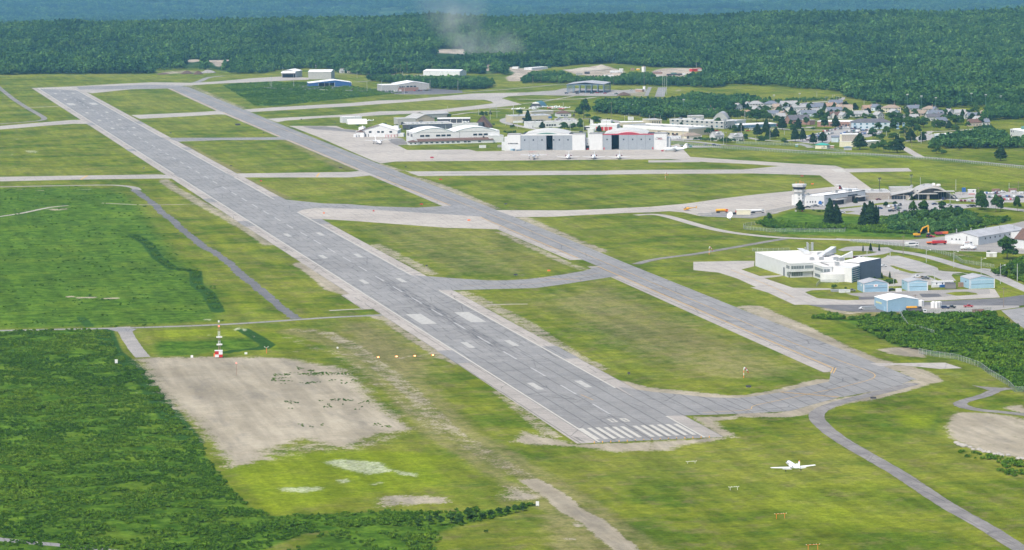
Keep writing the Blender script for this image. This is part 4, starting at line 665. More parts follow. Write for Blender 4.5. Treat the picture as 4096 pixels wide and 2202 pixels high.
trees('R6', [(70,352,105,125,'p'),(350,332,105,80,'d'),(430,362,90,95,'d'),(30,462,110,70,'d'),(270,405,90,95,'p'),(370,440,70,90,'d'),(330,472,70,150,'d'),(740,362,75,80,'d'),(845,392,95,75,'p'),(1060,372,95,105,'d'),(640,502,140,120,'d'),(570,475,100,100,'d'),(720,610,160,150,'d'),(640,640,130,110,'d'),(860,482,110,90,'d'),(860,640,200,130,'d'),(940,600,150,120,'d'),(1085,600,160,130,'d'),(1000,502,70,60,'d'),(1150,522,65,80,'d'),(415,642,120,105,'d'),(340,772,165,130,'d'),(540,700,120,125,'d'),(450,792,100,130,'d'),(640,770,90,150,'d'),(900,822,190,150,'p'),(1000,702,150,110,'d'),(800,720,130,120,'d'),(1075,808,125,110,'p'),(1240,652,170,80,'d'),(1300,645,160,90,'d'),(1370,582,85,70,'c'),(1380,405,75,110,'d'),(1415,442,115,60,'d'),(1390,495,90,90,'d'),(1470,632,125,110,'p'),(1560,560,150,140,'d'),(1640,560,130,110,'d'),(1670,467,125,80,'p'),(1810,502,105,145,'p'),(1750,392,55,75,'d'),(1740,602,95,85,'d'),(1560,652,85,120,'d'),(1890,442,85,70,'d'),(1930,572,130,100,'d'),(145,922,215,200,'p'),(340,932,100,100,'d'),(420,935,130,80,'d'),(500,970,190,120,'d'),(590,972,170,90,'d'),(700,972,225,190,'p'),(760,840,90,110,'d'),(1300,845,110,130,'d'),(1200,940,100,90,'d'),(1280,985,120,120,'d'),(1380,990,90,110,'b'),(2230,1090,210,160,'p'),(100,470,40,80,'b'),(1100,700,60,70,'b'),(1500,900,100,140,'d'),(1620,930,90,120,'d')])
trees('R2', [(360,325,175,105,'c'),(545,380,90,75,'p'),(250,185,55,90,'d'),(145,367,40,40,'d'),(172,365,45,40,'d'),(65,425,30,40,'b'),(120,432,35,60,'b'),(185,432,45,40,'b'),(335,435,30,40,'b'),(830,385,95,110,'d'),(770,388,40,60,'b'),(935,385,80,110,'d'),(1030,395,150,80,'d'),(650,375,30,40,'b'),(1240,315,100,140,'d'),(1275,420,80,75,'p'),(1080,245,245,150,'d'),(1020,220,120,110,'d'),(1130,225,60,80,'b'),(890,288,40,20,'c'),(855,290,28,25,'c'),(1388,265,30,20,'c'),(1412,266,28,18,'c'),(1640,330,25,30,'b'),(1750,325,30,40,'b'),(2125,270,55,60,'p'),(2345,345,60,60,'d'),(2450,350,75,60,'d'),(2560,355,60,50,'d'),(1155,300,50,20,'c'),(1560,355,30,20,'b')])
trees('R1', [(2020,225,75,80,'d'),(2075,222,70,50,'d'),(2130,190,50,40,'c'),(1415,260,40,50,'b'),(1358,238,28,40,'b'),(1600,232,50,70,'d'),(1140,292,32,40,'b'),(775,322,30,50,'b'),(930,332,22,30,'b'),(975,400,40,30,'b'),(2320,420,25,40,'b'),(2390,430,35,60,'b'),(2440,432,35,40,'b'),(2170,335,35,40,'b'),(420,335,25,60,'b'),(1030,385,30,50,'b')])
trees('R7', [(1072,635,185,170,'p'),(1590,868,425,200,'c'),(1700,868,340,180,'c'),(2190,885,370,190,'c'),(2280,888,400,190,'c'),(2380,880,330,110,'c'),(2325,886,390,100,'c'),(2025,490,80,60,'c'),(550,790,135,120,'d'),(560,840,60,80,'b'),(1400,640,45,80,'b'),(1480,640,40,70,'b'),(1310,620,30,60,'b'),(1180,850,50,50,'b'),(2540,560,95,90,'d')])
trees('R8', [(635,445,110,60,'c'),(190,560,95,90,'d'),(340,530,70,90,'d'),(640,800,330,190,'d'),(840,720,270,220,'d'),(760,880,210,170,'d'),(1160,640,180,150,'d'),(900,860,240,160,'d'),(1050,880,260,180,'d'),(1230,900,260,190,'d'),(1420,800,200,150,'d'),(1300,760,220,120,'d'),(1830,610,320,200,'d'),(1900,640,290,150,'d'),(2090,645,290,190,'d'),(2170,640,250,130,'d'),(1800,600,250,150,'d'),(2460,640,260,150,'d'),(1420,960,150,150,'d'),(1540,880,180,170,'d'),(1180,980,150,150,'d'),(620,960,150,180,'d'),(2280,790,90,90,'d'),(2220,830,90,120,'d'),(1800,900,170,160,'d'),(1700,820,140,130,'d'),(60,860,290,60,'c')])
trees('S2', [(2290,500,310,340,'d'),(190,390,90,30,'c'),(300,388,110,60,'c'),(425,388,100,35,'c'),(465,790,90,40,'c'),(580,780,90,40,'c'),(350,800,50,50,'b'),(560,850,70,220,'b'),(640,845,60,90,'b'),(2150,740,90,120,'b'),(2250,760,170,120,'d'),(2340,740,210,120,'d'),(2420,800,170,110,'d'),(2500,760,220,130,'d'),(2200,690,100,80,'c'),(600,1370,110,90,'d'),(2080,1290,35,70,'b'),(2020,430,60,80,'b')])
trees('S1', [(1530,855,75,110,'b'),(1715,865,50,50,'b')])
trees('U6', [(260,385,45,50,'d'),(330,375,55,60,'d'),(370,345,40,40,'d'),(400,382,60,60,'d'),(460,370,65,70,'d'),(510,375,65,70,'d'),(560,345,70,60,'d'),(600,345,45,60,'d'),(650,340,35,60,'d'),(700,325,40,50,'d'),(750,320,45,55,'d'),(800,315,50,50,'d'),(850,305,50,50,'d'),(893,295,50,45,'d'),(965,265,20,30,'b'),(670,425,22,30,'b'),(570,300,25,40,'b')])
rt_ = random.Random(11)
for k in range(72):
    if k < 40: tree(G('R5', rt_.uniform(1000, 2576), rt_.uniform(300, 480)), rt_.uniform(5, 9), rt_.uniform(6, 9), rt_.choice('ddp'))
    else: tree(G('R6', rt_.uniform(0, 1950), rt_.uniform(360, 600)), rt_.uniform(5, 9.5), rt_.uniform(6, 10), rt_.choice('ddp'))
# --- far woodland, scrub and belts: nobody could count these -> stuff
def scatter(name, label_cat, pts, hs, ws, coll, tilt=.0):
    n = len(pts); me = bpy.data.meshes.new(name); me.vertices.add(n); me.vertices.foreach_set('co', np.asarray(pts, np.float32).ravel())
    a = me.attributes.new('siz', 'FLOAT_VECTOR', 'POINT'); a.data.foreach_set('vector', np.stack([ws, ws, hs], -1).astype(np.float32).ravel())
    a = me.attributes.new('rot', 'FLOAT_VECTOR', 'POINT'); a.data.foreach_set('vector', np.stack([rng.normal(0, tilt, n), rng.normal(0, tilt, n), rng.uniform(0, 6.28, n)], -1).astype(np.float32).ravel())
    a = me.attributes.new('vi', 'INT', 'POINT'); a.data.foreach_set('value', rng.integers(0, len(coll.objects), n).astype(np.int32))
    o = bpy.data.objects.new(name, me); COL.objects.link(o); tag(o, label_cat[0], label_cat[1], kind='stuff')
    gn = bpy.data.node_groups.new(name, 'GeometryNodeTree'); gn.interface.new_socket('Geometry', in_out='INPUT', socket_type='NodeSocketGeometry'); gn.interface.new_socket('Geometry', in_out='OUTPUT', socket_type='NodeSocketGeometry')
    N = gn.nodes; L = gn.links; i_ = N.new('NodeGroupInput'); o_ = N.new('NodeGroupOutput'); ip = N.new('GeometryNodeInstanceOnPoints'); ci = N.new('GeometryNodeCollectionInfo')
    ci.inputs['Collection'].default_value = coll; ci.inputs['Separate Children'].default_value = True; ci.inputs['Reset Children'].default_value = True
    def at(nm, ty):
        q = N.new('GeometryNodeInputNamedAttribute'); q.data_type = ty; q.inputs['Name'].default_value = nm; return q.outputs['Attribute']
    L.new(i_.outputs[0], ip.inputs['Points']); L.new(ci.outputs[0], ip.inputs['Instance']); ip.inputs['Pick Instance'].default_value = True
    L.new(at('vi', 'INT'), ip.inputs['Instance Index']); L.new(at('rot', 'FLOAT_VECTOR'), ip.inputs['Rotation']); L.new(at('siz', 'FLOAT_VECTOR'), ip.inputs['Scale']); L.new(ip.outputs[0], o_.inputs[0])
    md = o.modifiers.new('plants', 'NODES'); md.node_group = gn; return o
def kit(name, specs):
    c = bpy.data.collections.new(name)
    for i, (kd, n, lf, mt) in enumerate(specs):
        o = bpy.data.objects.new(f'{name}_{i}', crown_mesh(name, 500+i*13, kd, n, lf, mt)); c.objects.link(o)
    return c
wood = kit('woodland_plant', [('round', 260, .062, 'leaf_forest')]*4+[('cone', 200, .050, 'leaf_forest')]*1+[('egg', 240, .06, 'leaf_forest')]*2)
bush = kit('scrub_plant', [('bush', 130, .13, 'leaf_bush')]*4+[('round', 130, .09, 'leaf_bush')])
def inpoly(px, py, polys): 
    k = np.zeros(px.shape, bool)
    for q in polys: k |= sdist(px, py, q) > 0
    return k
CLEAR = [p for ch, kd, p, st, so_ in MASKS if ch == 7 and kd == 'p']
def jgrid(x0, x1, y0, y1, s):
    X, Y = np.meshgrid(np.arange(x0, x1, s), np.arange(y0, y1, s)); return (X+rng.uniform(-.45, .45, X.shape)*s).ravel(), (Y+rng.uniform(-.45, .45, Y.shape)*s).ravel()
def polar(px, py): return np.hypot(px-CX, py-CY), np.arctan2(px-CX, py-CY)-HEAD
px, py = jgrid(-600, 3600, 2000, 5200, 7.2)
r, a = polar(px, py); k = (r > np.interp(a, ea, er)) & (np.abs(a) < .215) & (r < 6350); px, py, r, a = px[k], py[k], r[k], a[k]
q_ = [HC/(HC-t) for t in (0, 4, 9, 15)]; k = ~np.any([inpoly(CX+(px-CX)*f_, CY+(py-CY)*f_, CLEAR) for f_ in q_], axis=0); px, py, r = px[k], py[k], r[k]
nn = np.array([mnoise.noise(Vector((x/140, y/140, 0))) for x, y in zip(px, py)]); k = (nn > -.22) | (rng.random(len(px)) < .62); px, py, nn = px[k], py[k], nn[k]
h = np.clip(rng.gamma(9, 1.12, len(px)), 5, 17)+nn*6; wd = np.clip(h*rng.uniform(.85, 1.4, len(px)), 5, 16)
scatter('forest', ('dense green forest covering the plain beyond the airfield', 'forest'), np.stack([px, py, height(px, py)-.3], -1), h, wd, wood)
print('FOREST', len(px))
px, py = jgrid(-3000, 9500, 9500, 17500, 23)
r, a = polar(px, py); k = (r > 12600) & (r < 18500) & (np.abs(a) < .195); px, py = px[k], py[k]
nz_ = np.array([mnoise.noise(Vector((x/420, y/420, 5)))+.5*mnoise.noise(Vector((x/150, y/150, 2))) for x, y in zip(px, py)]); k = nz_ > -.25+rng.uniform(-.1, .1, len(px)); px, py = px[k], py[k]; h = rng.uniform(11, 24, len(px)); scatter('distant_forest', ('hazy blue green forest on the far lowland', 'forest'), np.stack([px, py, height(px, py)-.5], -1), h, h*1.75, wood)
px, py = jgrid(-2700, 5400, 8000, 9900, 14)
r, a = polar(px, py); k = (r > 9900) & (r < 10950) & (np.abs(a) < .2); px, py = px[k], py[k]
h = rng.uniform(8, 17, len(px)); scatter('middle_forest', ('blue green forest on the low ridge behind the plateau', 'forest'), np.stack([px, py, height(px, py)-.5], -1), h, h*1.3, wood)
print('FAR', len(px))
BELTS = [(PD((925,205),(945,203),(1060,207),(1160,207),(1230,212),(1245,217),(1225,226),(1137,227),(1085,223),(1000,212)), 6.5, 11),
  (P('R4', [(-60,345),(60,250),(200,250),(480,245),(560,270),(640,305),(900,315),(1180,318),(1290,270),(1400,262),(1640,265),(1680,318),(2060,318),(2130,262),(2300,235),(2600,240),(2600,380),(2400,400),(2090,380),(1160,362),(700,345),(180,332)]), 6, 9.5),
  (P('R4', [(880,650),(1000,610),(1560,600),(1850,620),(1950,590),(2080,540),(2200,520),(2400,550),(2700,570),(2700,700),(2300,720),(1700,660),(1300,680),(1060,660)]), 6.5, 10),
  (P('R5', [(-120,270),(40,250),(200,205),(400,185),(520,220),(700,215),(1000,200),(1300,250),(1480,262),(1080,290),(880,295),(600,260),(440,310),(450,400),(300,440),(0,440),(-140,340)]), 6.5, 10.5),
  (P('R5', [(1400,230),(1700,185),(2300,185),(2440,180),(2440,190),(2000,215),(1560,255),(1480,255)]), 3, 4.5),
  (P('R6', [(1130,905),(1260,865),(1450,795),(1500,835),(1560,770),(1700,745),(1850,755),(1900,700),(2000,665),(2100,700),(2300,790),(2400,870),(2576,855),(2800,855),(2800,910),(1900,912),(1250,908)]), 6.5, 10.5),
  (P('R6', [(1950,540),(2000,520),(2100,490),(2250,480),(2576,485),(2800,500),(2800,400),(2300,330),(2030,350),(2020,420),(1960,490)]), 6.5, 10.5),
  (P('R2', [(1180,178),(1400,182),(1620,202),(1800,216),(1850,240),(2000,250),(2200,242),(2400,232),(2300,195),(1900,160),(1400,145),(1250,155)]), 8, 11), (PD((1690,266),(1730,274),(1790,282),(1840,292),(1830,300),(1760,296),(1700,290)), 6, 8.5)]
def scat_polys(name, lc, polys, coll, sp, hlo, hhi, wf, noise_cut=None):
    PX, PY, HH = [], [], []
    for q in polys:
        xs = [p[0] for p in q]; ys = [p[1] for p in q]; x, y = jgrid(min(xs), max(xs), min(ys), max(ys), sp); k = sdist(x, y, q) > 0; x, y = x[k], y[k]
        if noise_cut is not None:
            nn = np.array([mnoise.noise(Vector((a_/14, b_/14, 3)))+.6*mnoise.noise(Vector((a_/5, b_/5, 9))) for a_, b_ in zip(x, y)]); k = nn > noise_cut; x, y, nn = x[k], y[k], nn[k]; hh = hlo+(hhi-hlo)*np.clip(.35+nn*.7+rng.uniform(-.2, .2, len(x)), 0, 1)
        else: hh = rng.uniform(hlo, hhi, len(x))
        PX.append(x); PY.append(y); HH.append(hh)
    x, y, hh = map(np.concatenate, (PX, PY, HH)); print(name, len(x))
    return scatter(name, lc, np.stack([x, y, height(x, y)-.15], -1), hh, hh*wf, coll)
for i_, (q, lo, hi) in enumerate(BELTS): scat_polys('woodland', (['belt of woodland below the long white shed', 'long belt of woodland before the quarry', 'dark woodland between the steel frame and the fire hall', 'woodland behind the grey barracks', 'low hedge of trees along the curving town road', 'thick woodland left of the white factory', 'woodland behind the white factory', 'dark pine wood behind the white office buildings', 'thin wood at the left edge of the town'][i_], 'woodland'), [q], wood, 6.0, lo, hi, 1.1)
scat_polys('scrub', ('dense bright green scrub left of the gravel pad', 'scrub'), [SCRUB_L], bush, 2.1, .4, 2.1, 1.05, -.22)
scat_polys('low_scrub', ('patchy green scrub along the bottom edge', 'scrub'), [LOWER_SCRUB], bush, 2.6, .6, 2.2, .9, -.02)
scat_polys('scrub', ('dense green thicket below the blue hangars', 'scrub'), [SCRUB_R], bush, 2.8, 1.2, 4.2, .9, -.15)
scat_polys('thicket', ('dark green thicket on the bank below the terminal car park', 'thicket'), [P('R8', [(440,760),(700,720),(1400,680),(1700,760),(1750,900),(1450,990),(800,1030),(300,1000),(100,900)])], wood, 3.4, 3, 6.5, 1.1)
scat_polys('scrub', ('green thicket on the bank below the car park', 'scrub'), [P('R8', [(-20,760),(440,740),(700,700),(1400,600),(1700,680),(2300,780),(2350,800),(2100,860),(1750,930),(1450,1000),(800,1040),(-20,1000),(-300,980)]), P('R7', [(300,850),(520,780),(900,850),(1500,880),(2100,900),(2576,850),(2576,960),(1850,930),(1000,945),(560,920)]), P('S2', [(2050,690),(2537,500),(2700,500),(2700,900),(2537,850),(2200,740)])], bush, 2.6, 1.3, 4.0, .9, -.3)
scat_polys('ditch_scrub', ('ragged line of dark bushes along the drainage ditches', 'scrub'), [[(x-2.2, y) for x, y in q]+[(x+2.4, y) for x, y in reversed(q)] for q in (P('T8', [(1050,120),(1170,190),(1250,300),(1380,390),(1550,410),(1560,520),(1650,580),(1730,730)]), P('S7', [(600,100),(650,230),(740,300),(860,400),(960,560),(1060,690),(1164,800)]))], bush, 1.7, .5, 1.9, 1.0, .0)
scat_polys('field_scrub', ('rough green scrub below the blue roofed hangar', 'scrub'), [FIELD, P('U5', [(450,1000),(560,1010),(750,1050),(981,1090),(981,1200),(860,1200),(700,1120),(480,1030)])], bush, 2.8, .8, 2.2, 1.1, .0)
scat_polys('weeds', ('sparse dark weeds dotted over the gravel pad', 'weeds'), [P('S6', [(1000,340),(1480,330),(1500,420),(1000,420)]), P('S6', [(960,520),(1560,500),(1590,570),(1000,560)]), P('S6', [(920,650),(1300,640),(1300,670),(930,670)]), P('S6', [(1580,640),(1700,640),(1690,670),(1600,670)]), P('S6', [(820,400),(900,400),(900,430),(820,430)]), P('S6', [(1140,310),(1300,310),(1300,360),(1160,360)])], bush, 1.7, .25, .8, 1.0, .2)
scat_polys('tall_grass_tufts', ('scattered dark tufts in the rough meadow at left', 'scrub'), [TALL_L], bush, 5, .4, 1.1, 1.2, .32)
# ------------------------------------------------------------------ buildings
def rayplane(reg, x, y, p0, n):
    d = raydir(reg, x, y); return CAM+d*((p0-CAM).dot(n)/d.dot(n))
class B:
    """building frame: origin = left front corner A, x along the front to B, y away from the viewer; metres"""
    def __init__(s, name, label, cat, reg, A, Bp, depth, top=None, h=None, wid=None, short=None, group=None, ang=None):
        s.reg = reg; a = G(reg, *A)
        if Bp is not None: b = G(reg, *Bp); d = b-a; s.w = wid or d.length; s.ang = math.atan2(d.y, d.x) if ang is None else ang
        else: s.w = wid; s.ang = ang
        s.ax, s.bx = A[0], (Bp[0] if Bp else A[0]+1)
        s.d = depth; s.h = h if h else HT(reg, A[0], A[1], top)
        s.root = thing(name, label, cat, a, s.ang, group); s.o = a; s.ex = Vector((math.cos(s.ang), math.sin(s.ang), 0)); s.ey = Vector((-s.ex.y, s.ex.x, 0))
        landmark(short or 'the '+label.split(' with ')[0], a+s.ex*s.w*.5)
        if not short: pass
    def part(s, name, m, mt, parent=None, smooth=False): return m.build(name, mt, parent or s.root, smooth)
    def X(s, px): return (px-s.ax)/(s.bx-s.ax)*s.w          # sighted column on the front -> metres along it
    def Zf(s, px, py, y=0.):                                  # sighted point on the front plane -> height
        return rayplane(s.reg, px, py, s.o+s.ey*y, s.ey).z
    def walls(s, mt='white_wall', x0=0, x1=None, y0=0, y1=None, z0=0, z1=None, name='wall'):
        m = M(); m.box(x0, s.w if x1 is None else x1, y0, s.d if y1 is None else y1, z0-.3 if z0 == 0 else z0, s.h if z1 is None else z1); return s.part(name, m, mt)
    def flat(s, mt='white_roof', x0=0, x1=None, y0=0, y1=None, z=None, rim=.35, trim='trim_white', ov=.15, name='roof'):
        x1 = s.w if x1 is None else x1; y1 = s.d if y1 is None else y1; z = s.h if z is None else z
        m = M(); m.box(x0+.1, x1-.1, y0+.1, y1-.1, z+.01, z+.12); r = s.part(name, m, mt)
        m = M(); o = ov
        for q in ((x0-o, x1+o, y0-o, y0+.1), (x0-o, x1+o, y1-.1, y1+o), (x0-o, x0+.1, y0+.1, y1-.1), (x1-.1, x1+o, y0+.1, y1-.1)): m.box(*q, z-.05, z+rim)
        s.part('parapet', m, trim, r); return r
    def gable(s, rh, mt='white_metal_roof', axis='y', x0=0, x1=None, y0=0, y1=None, z=None, ov=.4, gm=None, peak=.5):
        """axis y: gable end on the front (ridge runs back); x: ridge parallel to the front"""
        x1 = s.w if x1 is None else x1; y1 = s.d if y1 is None else y1; z = s.h if z is None else z
        a0, a1, b0, b1 = (x0, x1, y0, y1) if axis == 'y' else (y0, y1, x0, x1); mid = a0+(a1-a0)*peak
        if gm:
            m = M(); m.prism([(a0, z-.02), (a1, z-.02), (mid, z+rh)], b0, b1, axis); s.part('gable_wall', m, gm)
        m = M(); t = .22; sl = rh/(mid-a0); sr = rh/(a1-mid)
        m.prism([(a0-ov, z-sl*ov+.03), (mid, z+rh+.03), (a1+ov, z-sr*ov+.03), (a1+ov, z-sr*ov+t), (mid, z+rh+t+.03), (a0-ov, z-sl*ov+t)], b0-ov, b1+ov, axis)
        return s.part('roof', m, mt)
    def hip(s, rh, mt, x0=0, x1=None, y0=0, y1=None, z=None, ov=.5):
        x1 = s.w if x1 is None else x1; y1 = s.d if y1 is None else y1; z = s.h if z is None else z; x0 -= ov; y0 -= ov; x1 += ov; y1 += ov
        if x1-x0 >= y1-y0: k = (y1-y0)/2; r0, r1 = (x0+k, (y0+y1)/2), (x1-k, (y0+y1)/2)
        else: k = (x1-x0)/2; r0, r1 = ((x0+x1)/2, y0+k), ((x0+x1)/2, y1-k)
        m = M(); m.add([(x0,y0,z-.1),(x1,y0,z-.1),(x1,y1,z-.1),(x0,y1,z-.1),(x0,y0,z+.08),(x1,y0,z+.08),(x1,y1,z+.08),(x0,y1,z+.08),(*r0,z+rh),(*r1,z+rh)],
          [(0,3,2,1),(0,1,5,4),(1,2,6,5),(2,3,7,6),(3,0,4,7)]+([(4,5,9,8),(5,6,9),(6,7,8,9),(7,4,8)] if x1-x0 >= y1-y0 else [(4,5,8),(5,6,9,8),(6,7,9),(7,4,8,9)])); return s.part('roof', m, mt)
    def vault(s, rh, mt, x0, x1, y0, y1, z, thick=.25, solid=None, n=20, axis='y'):
        L = [(x0+(x1-x0)*i/n, z+rh*math.sin(math.pi*i/n)**.9 if 0 < i < n else z) for i in range(n+1)]
        up = [(p, q+thick) for p, q in L]
        if solid: m = M(); m.prism([(x0, z-.02)]+L[1:-1]+[(x1, z-.02)], y0+.1, y1-.1, axis); s.part('gable_wall', m, solid)
        m = M(); m.prism(L+up[::-1], y0, y1, axis); return s.part('roof', m, mt)
    def ft(s, name, x0, x1, z0, z1, mt, face='f', n=1, gap=.25, proud=.07, at=0., frame=None, parent=None):
        """n openings side by side on a face; each its own part, with a frame sub-part where large enough"""
        st = (x1-x0)/n
        for i in range(n):
            a = x0+st*i+(st*gap/2 if n > 1 else 0); b = x0+st*(i+1)-(st*gap/2 if n > 1 else 0); m = M()
            if face == 'f': m.box(a, b, at-proud, at+.04, z0, z1)
            elif face == 'l': m.box(at-proud, at+.04, a, b, z0, z1)
            elif face == 'r': m.box(s.w+at-.04, s.w+at+proud, a, b, z0, z1)
            o = s.part(name, m, mt, parent)
            if frame:
                f = M(); w_ = .14; p2 = proud+.05
                for q in ((a-w_, b+w_, z0-w_, z0), (a-w_, b+w_, z1, z1+w_), (a-w_, a, z0, z1), (b, b+w_, z0, z1)):
                    if face == 'f': f.box(q[0], q[1], at-p2, at+.03, q[2], q[3])
                    elif face == 'l': f.box(at-p2, at+.03, q[0], q[1], q[2], q[3])
                    else: f.box(s.w+at-.03, s.w+at+p2, q[0], q[1], q[2], q[3])
                f.build('frame', frame, o)
    def unit(s, x, y, z, w=2, d=2, h=1.4, mt='steel', name='roof_unit', parent=None):
        m = M(); m.box(x, x+w, y, y+d, z, z+h*.85); m.box(x+w*.15, x+w*.85, y+d*.15, y+d*.85, z+h*.85, z+h); m.box(x-.08, x+w+.08, y-.08, y+d+.08, z-.02, z+.15); s.part(name, m, mt, parent)
    def pipe(s, x, y, z0, z1, r=.35, mt='steel', name='vent_pipe'):
        m = M(); m.tube((x, y, z0), (x, y, z1), r, r, 8); m.tube((x, y, z1), (x, y, z1+r), r*1.5, r*1.2, 8); s.part(name, m, mt)
def text_mesh(name, body, size, mt, parent, loc, rot=(math.pi/2, 0, 0), thick=.04, bold=0.0):
    c = bpy.data.curves.new(name, 'FONT'); c.body = body; c.size = size; c.extrude = thick; c.offset = bold; c.align_x = 'CENTER'; c.align_y = 'CENTER'
    o = bpy.data.objects.new(name, c); COL.objects.link(o); dg = bpy.context.evaluated_depsgraph_get(); me = bpy.data.meshes.new_from_object(o.evaluated_get(dg)); bpy.data.objects.remove(o)
    me.materials.clear(); me.materials.append(MATS[mt]); q = bpy.data.objects.new(name, me); COL.objects.link(q); q.parent = parent; q.location = loc; q.rotation_euler = rot; return q
mat('slate_blue', (.070, .095, .140), .7, .08, .5); siding('quonset', (.06, .16, .20), .8); mat('yellow_pale', (.62, .60, .25))
# ---- hangar with the maker's name
def big_hangar(label, short, A, Bx, dx0, dx1, gap, doors, hdr, roofx, name_on):
    b = B('hangar', label, 'hangar', 'R2', A, Bx, 52, top=A[1]-208, short=short, group='big arched hangars on the apron'); X = b.X
    x0, x1 = X(dx0), X(dx1); H = b.h
    b.walls('white_wall', 0, x0, 0, 16, name='wall'); b.walls('white_wall', x1, b.w, 0, 16, name='wall'); b.flat('light_roof', 0, x0, 0, 16, rim=.3, trim='trim_dark'); b.flat('light_roof', x1, b.w, 0, 16, rim=.3, trim='trim_dark')
    b.walls('white_wall', 2, b.w-2, 24.6, 50, z1=H*.62); hh = H*.93
    g0, g1 = X(gap[0]), X(gap[1])
    m = M(); m.box(x0, x1, .4, 1.2, hh, H-.1); b.part('door_header', m, hdr); m = M(); m.box(x0, x1, .25, .9, -.2, .35); b.part('door_rail', m, 'steel')
    xs = [X(v) for v in doors]
    for a, c_ in zip(xs[:-1], xs[1:]):
        if abs(a-g0) < .5: continue
        m = M(); m.box(a+.07, c_-.07, .5, .8, .36, hh-.02); d = b.part('hangar_door', m, 'grey_door'); m = M(); cx_ = (a+c_)/2; m.box(cx_-.6, cx_+.6, .42, .52, H*.60, H*.69); m.build('window', 'glass', d)
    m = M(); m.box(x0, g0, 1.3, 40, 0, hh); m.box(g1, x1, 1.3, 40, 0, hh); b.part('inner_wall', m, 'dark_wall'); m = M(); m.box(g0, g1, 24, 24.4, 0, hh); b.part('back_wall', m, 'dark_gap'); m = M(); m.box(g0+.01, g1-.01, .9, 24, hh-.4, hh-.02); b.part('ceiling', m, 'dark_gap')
    r0, r1 = X(roofx[0]), X(roofx[1]); rz = H-.8
    b.walls('white_wall', r0, r1, 24.6, 49, z0=H*.6, z1=rz); b.vault(3.4, 'pale_vault', r0-1, r1+1, 3.0, 50, rz); n = 20; L = [(r0-1+(r1-r0+2)*i/n, max(hh, rz+3.4*math.sin(math.pi*i/n)**.9 if 0 < i < n else rz)) for i in range(n+1)]; m = M(); m.prism([(r0-1, hh-.02)]+L+[(r1+1, hh-.02)], 3.1, 3.5, 'y'); b.part('gable_wall', m, 'white_wall')
    return b, x0, x1, H
mat('grey_door', (.27, .30, .335), .6, .05, .25); mat('pale_vault', (.50, .50, .48), .7, .07, .12)
b, x0, x1, H = big_hangar('white arched hangar with grey sliding doors and a black maker name on its left tower', 'the left arched hangar', (95,655), (1097,650), 265, 932, (598,678), (265,375,487,598,678,710,822,932), 'trim_white', (325,862), 'BOMBARDIER')
m = M(); n = 14; X = b.X; L = [(X(470)+(X(740)-X(470))*i/n, H+.05+1.2*math.sin(math.pi*i/n)) for i in range(n+1)]; m.prism(L, 2.2, 3.08, 'y'); b.part('crescent_window', m, 'green_metal')
text_mesh('lettering', 'BOMBARDIER', 1.55, 'trim_dark', b.root, (X(170), -.08, b.Zf(170, 565)), bold=.045)
m = M(); m.box(X(70)-1, -.1, 1, 12, -.2, H*.82); m.box(X(20), X(70)-1, 2, 9, -.2, H*.5); b.part('side_annex', m, 'white_siding')
m = M(); m.tube((X(1045)-1.6, -3, 0.2), (X(1045)-1.6, -1, .2), .01); 
b2, x0, x1, H2 = big_hangar('white arched hangar with a bright red door header and airline logo', 'the red trimmed hangar', (1153,648), (2150,643), 1322, 1985, (1438,1533), (1322,1438,1533,1654,1765,1875,1985), 'crimson', (1350,1885), '')
X = b2.X; L = [(X(1520)+(X(1790)-X(1520))*i/n, H2+.05+1.3*math.sin(math.pi*i/n)) for i in range(n+1)]; m = M(); m.prism(L, 1.3, 3.08, 'y'); b2.part('crescent_panel', m, 'crimson')
text_mesh('lettering', 'Voyageur', 1.35, 'dark_wall', b2.root, (X(2052), -.08, b2.Zf(2052, 490)), bold=.03); text_mesh('lettering', 'Airways', 1.35, 'crimson', b2.root, (X(2062), -.08, b2.Zf(2062, 504)), bold=.03)
m = M(); zz = b2.Zf(2070, 517); L = [(X(2000)+(X(2140)-X(2000))*i/12, zz+.35*math.sin(i/12*4.5)) for i in range(13)]; m.prism(L+[(p, q+.28) for p, q in L[::-1]], -.12, -.02, 'y'); m.prism([(X(2003), zz+.3), (X(2022), zz+.4), (X(2004), zz+2.2)], -.12, -.02, 'y'); b2.part('logo', m, 'grey_roof')
m = M(); m.box(b2.w+.02, X(2190), 3, 22, -.2, H2*.70); b2.part('side_annex', m, 'white_siding')
for xx in (1340, 1967): b2.ft('fire_cabinet', X(xx)-.5, X(xx)+.5, .4, 2.4, 'red_paint', at=.45)
b = B('link_building', 'small white link building with a dark open doorway between the two arched hangars', 'building', 'R2', (1099,647), (1152,647), 14, top=505, short='the link between the arched hangars'); b.walls('white_siding', y0=1.5); b.flat('white_roof', y0=1.5)
b.ft('doorway', .3, b.w-.4, 0, 4.1, 'dark_gap', at=1.5); b.ft('red_equipment', .8, b.w-1, 0, 1.6, 'red_paint', at=1.42); b.ft('window', b.w*.4, b.w*.6, 5.3, 6.2, 'glass', at=1.5)
b = B('hose_tower', 'slim white tower rising behind the two arched hangars', 'tower', 'R2', (1130,500), (1208,500), 6, top=378, short='the slim white tower'); b.walls('white_wall'); b.flat('white_roof', rim=.5); b.ft('door', b.w*.5, b.w*.8, 0, 2.2, 'dark_wall')
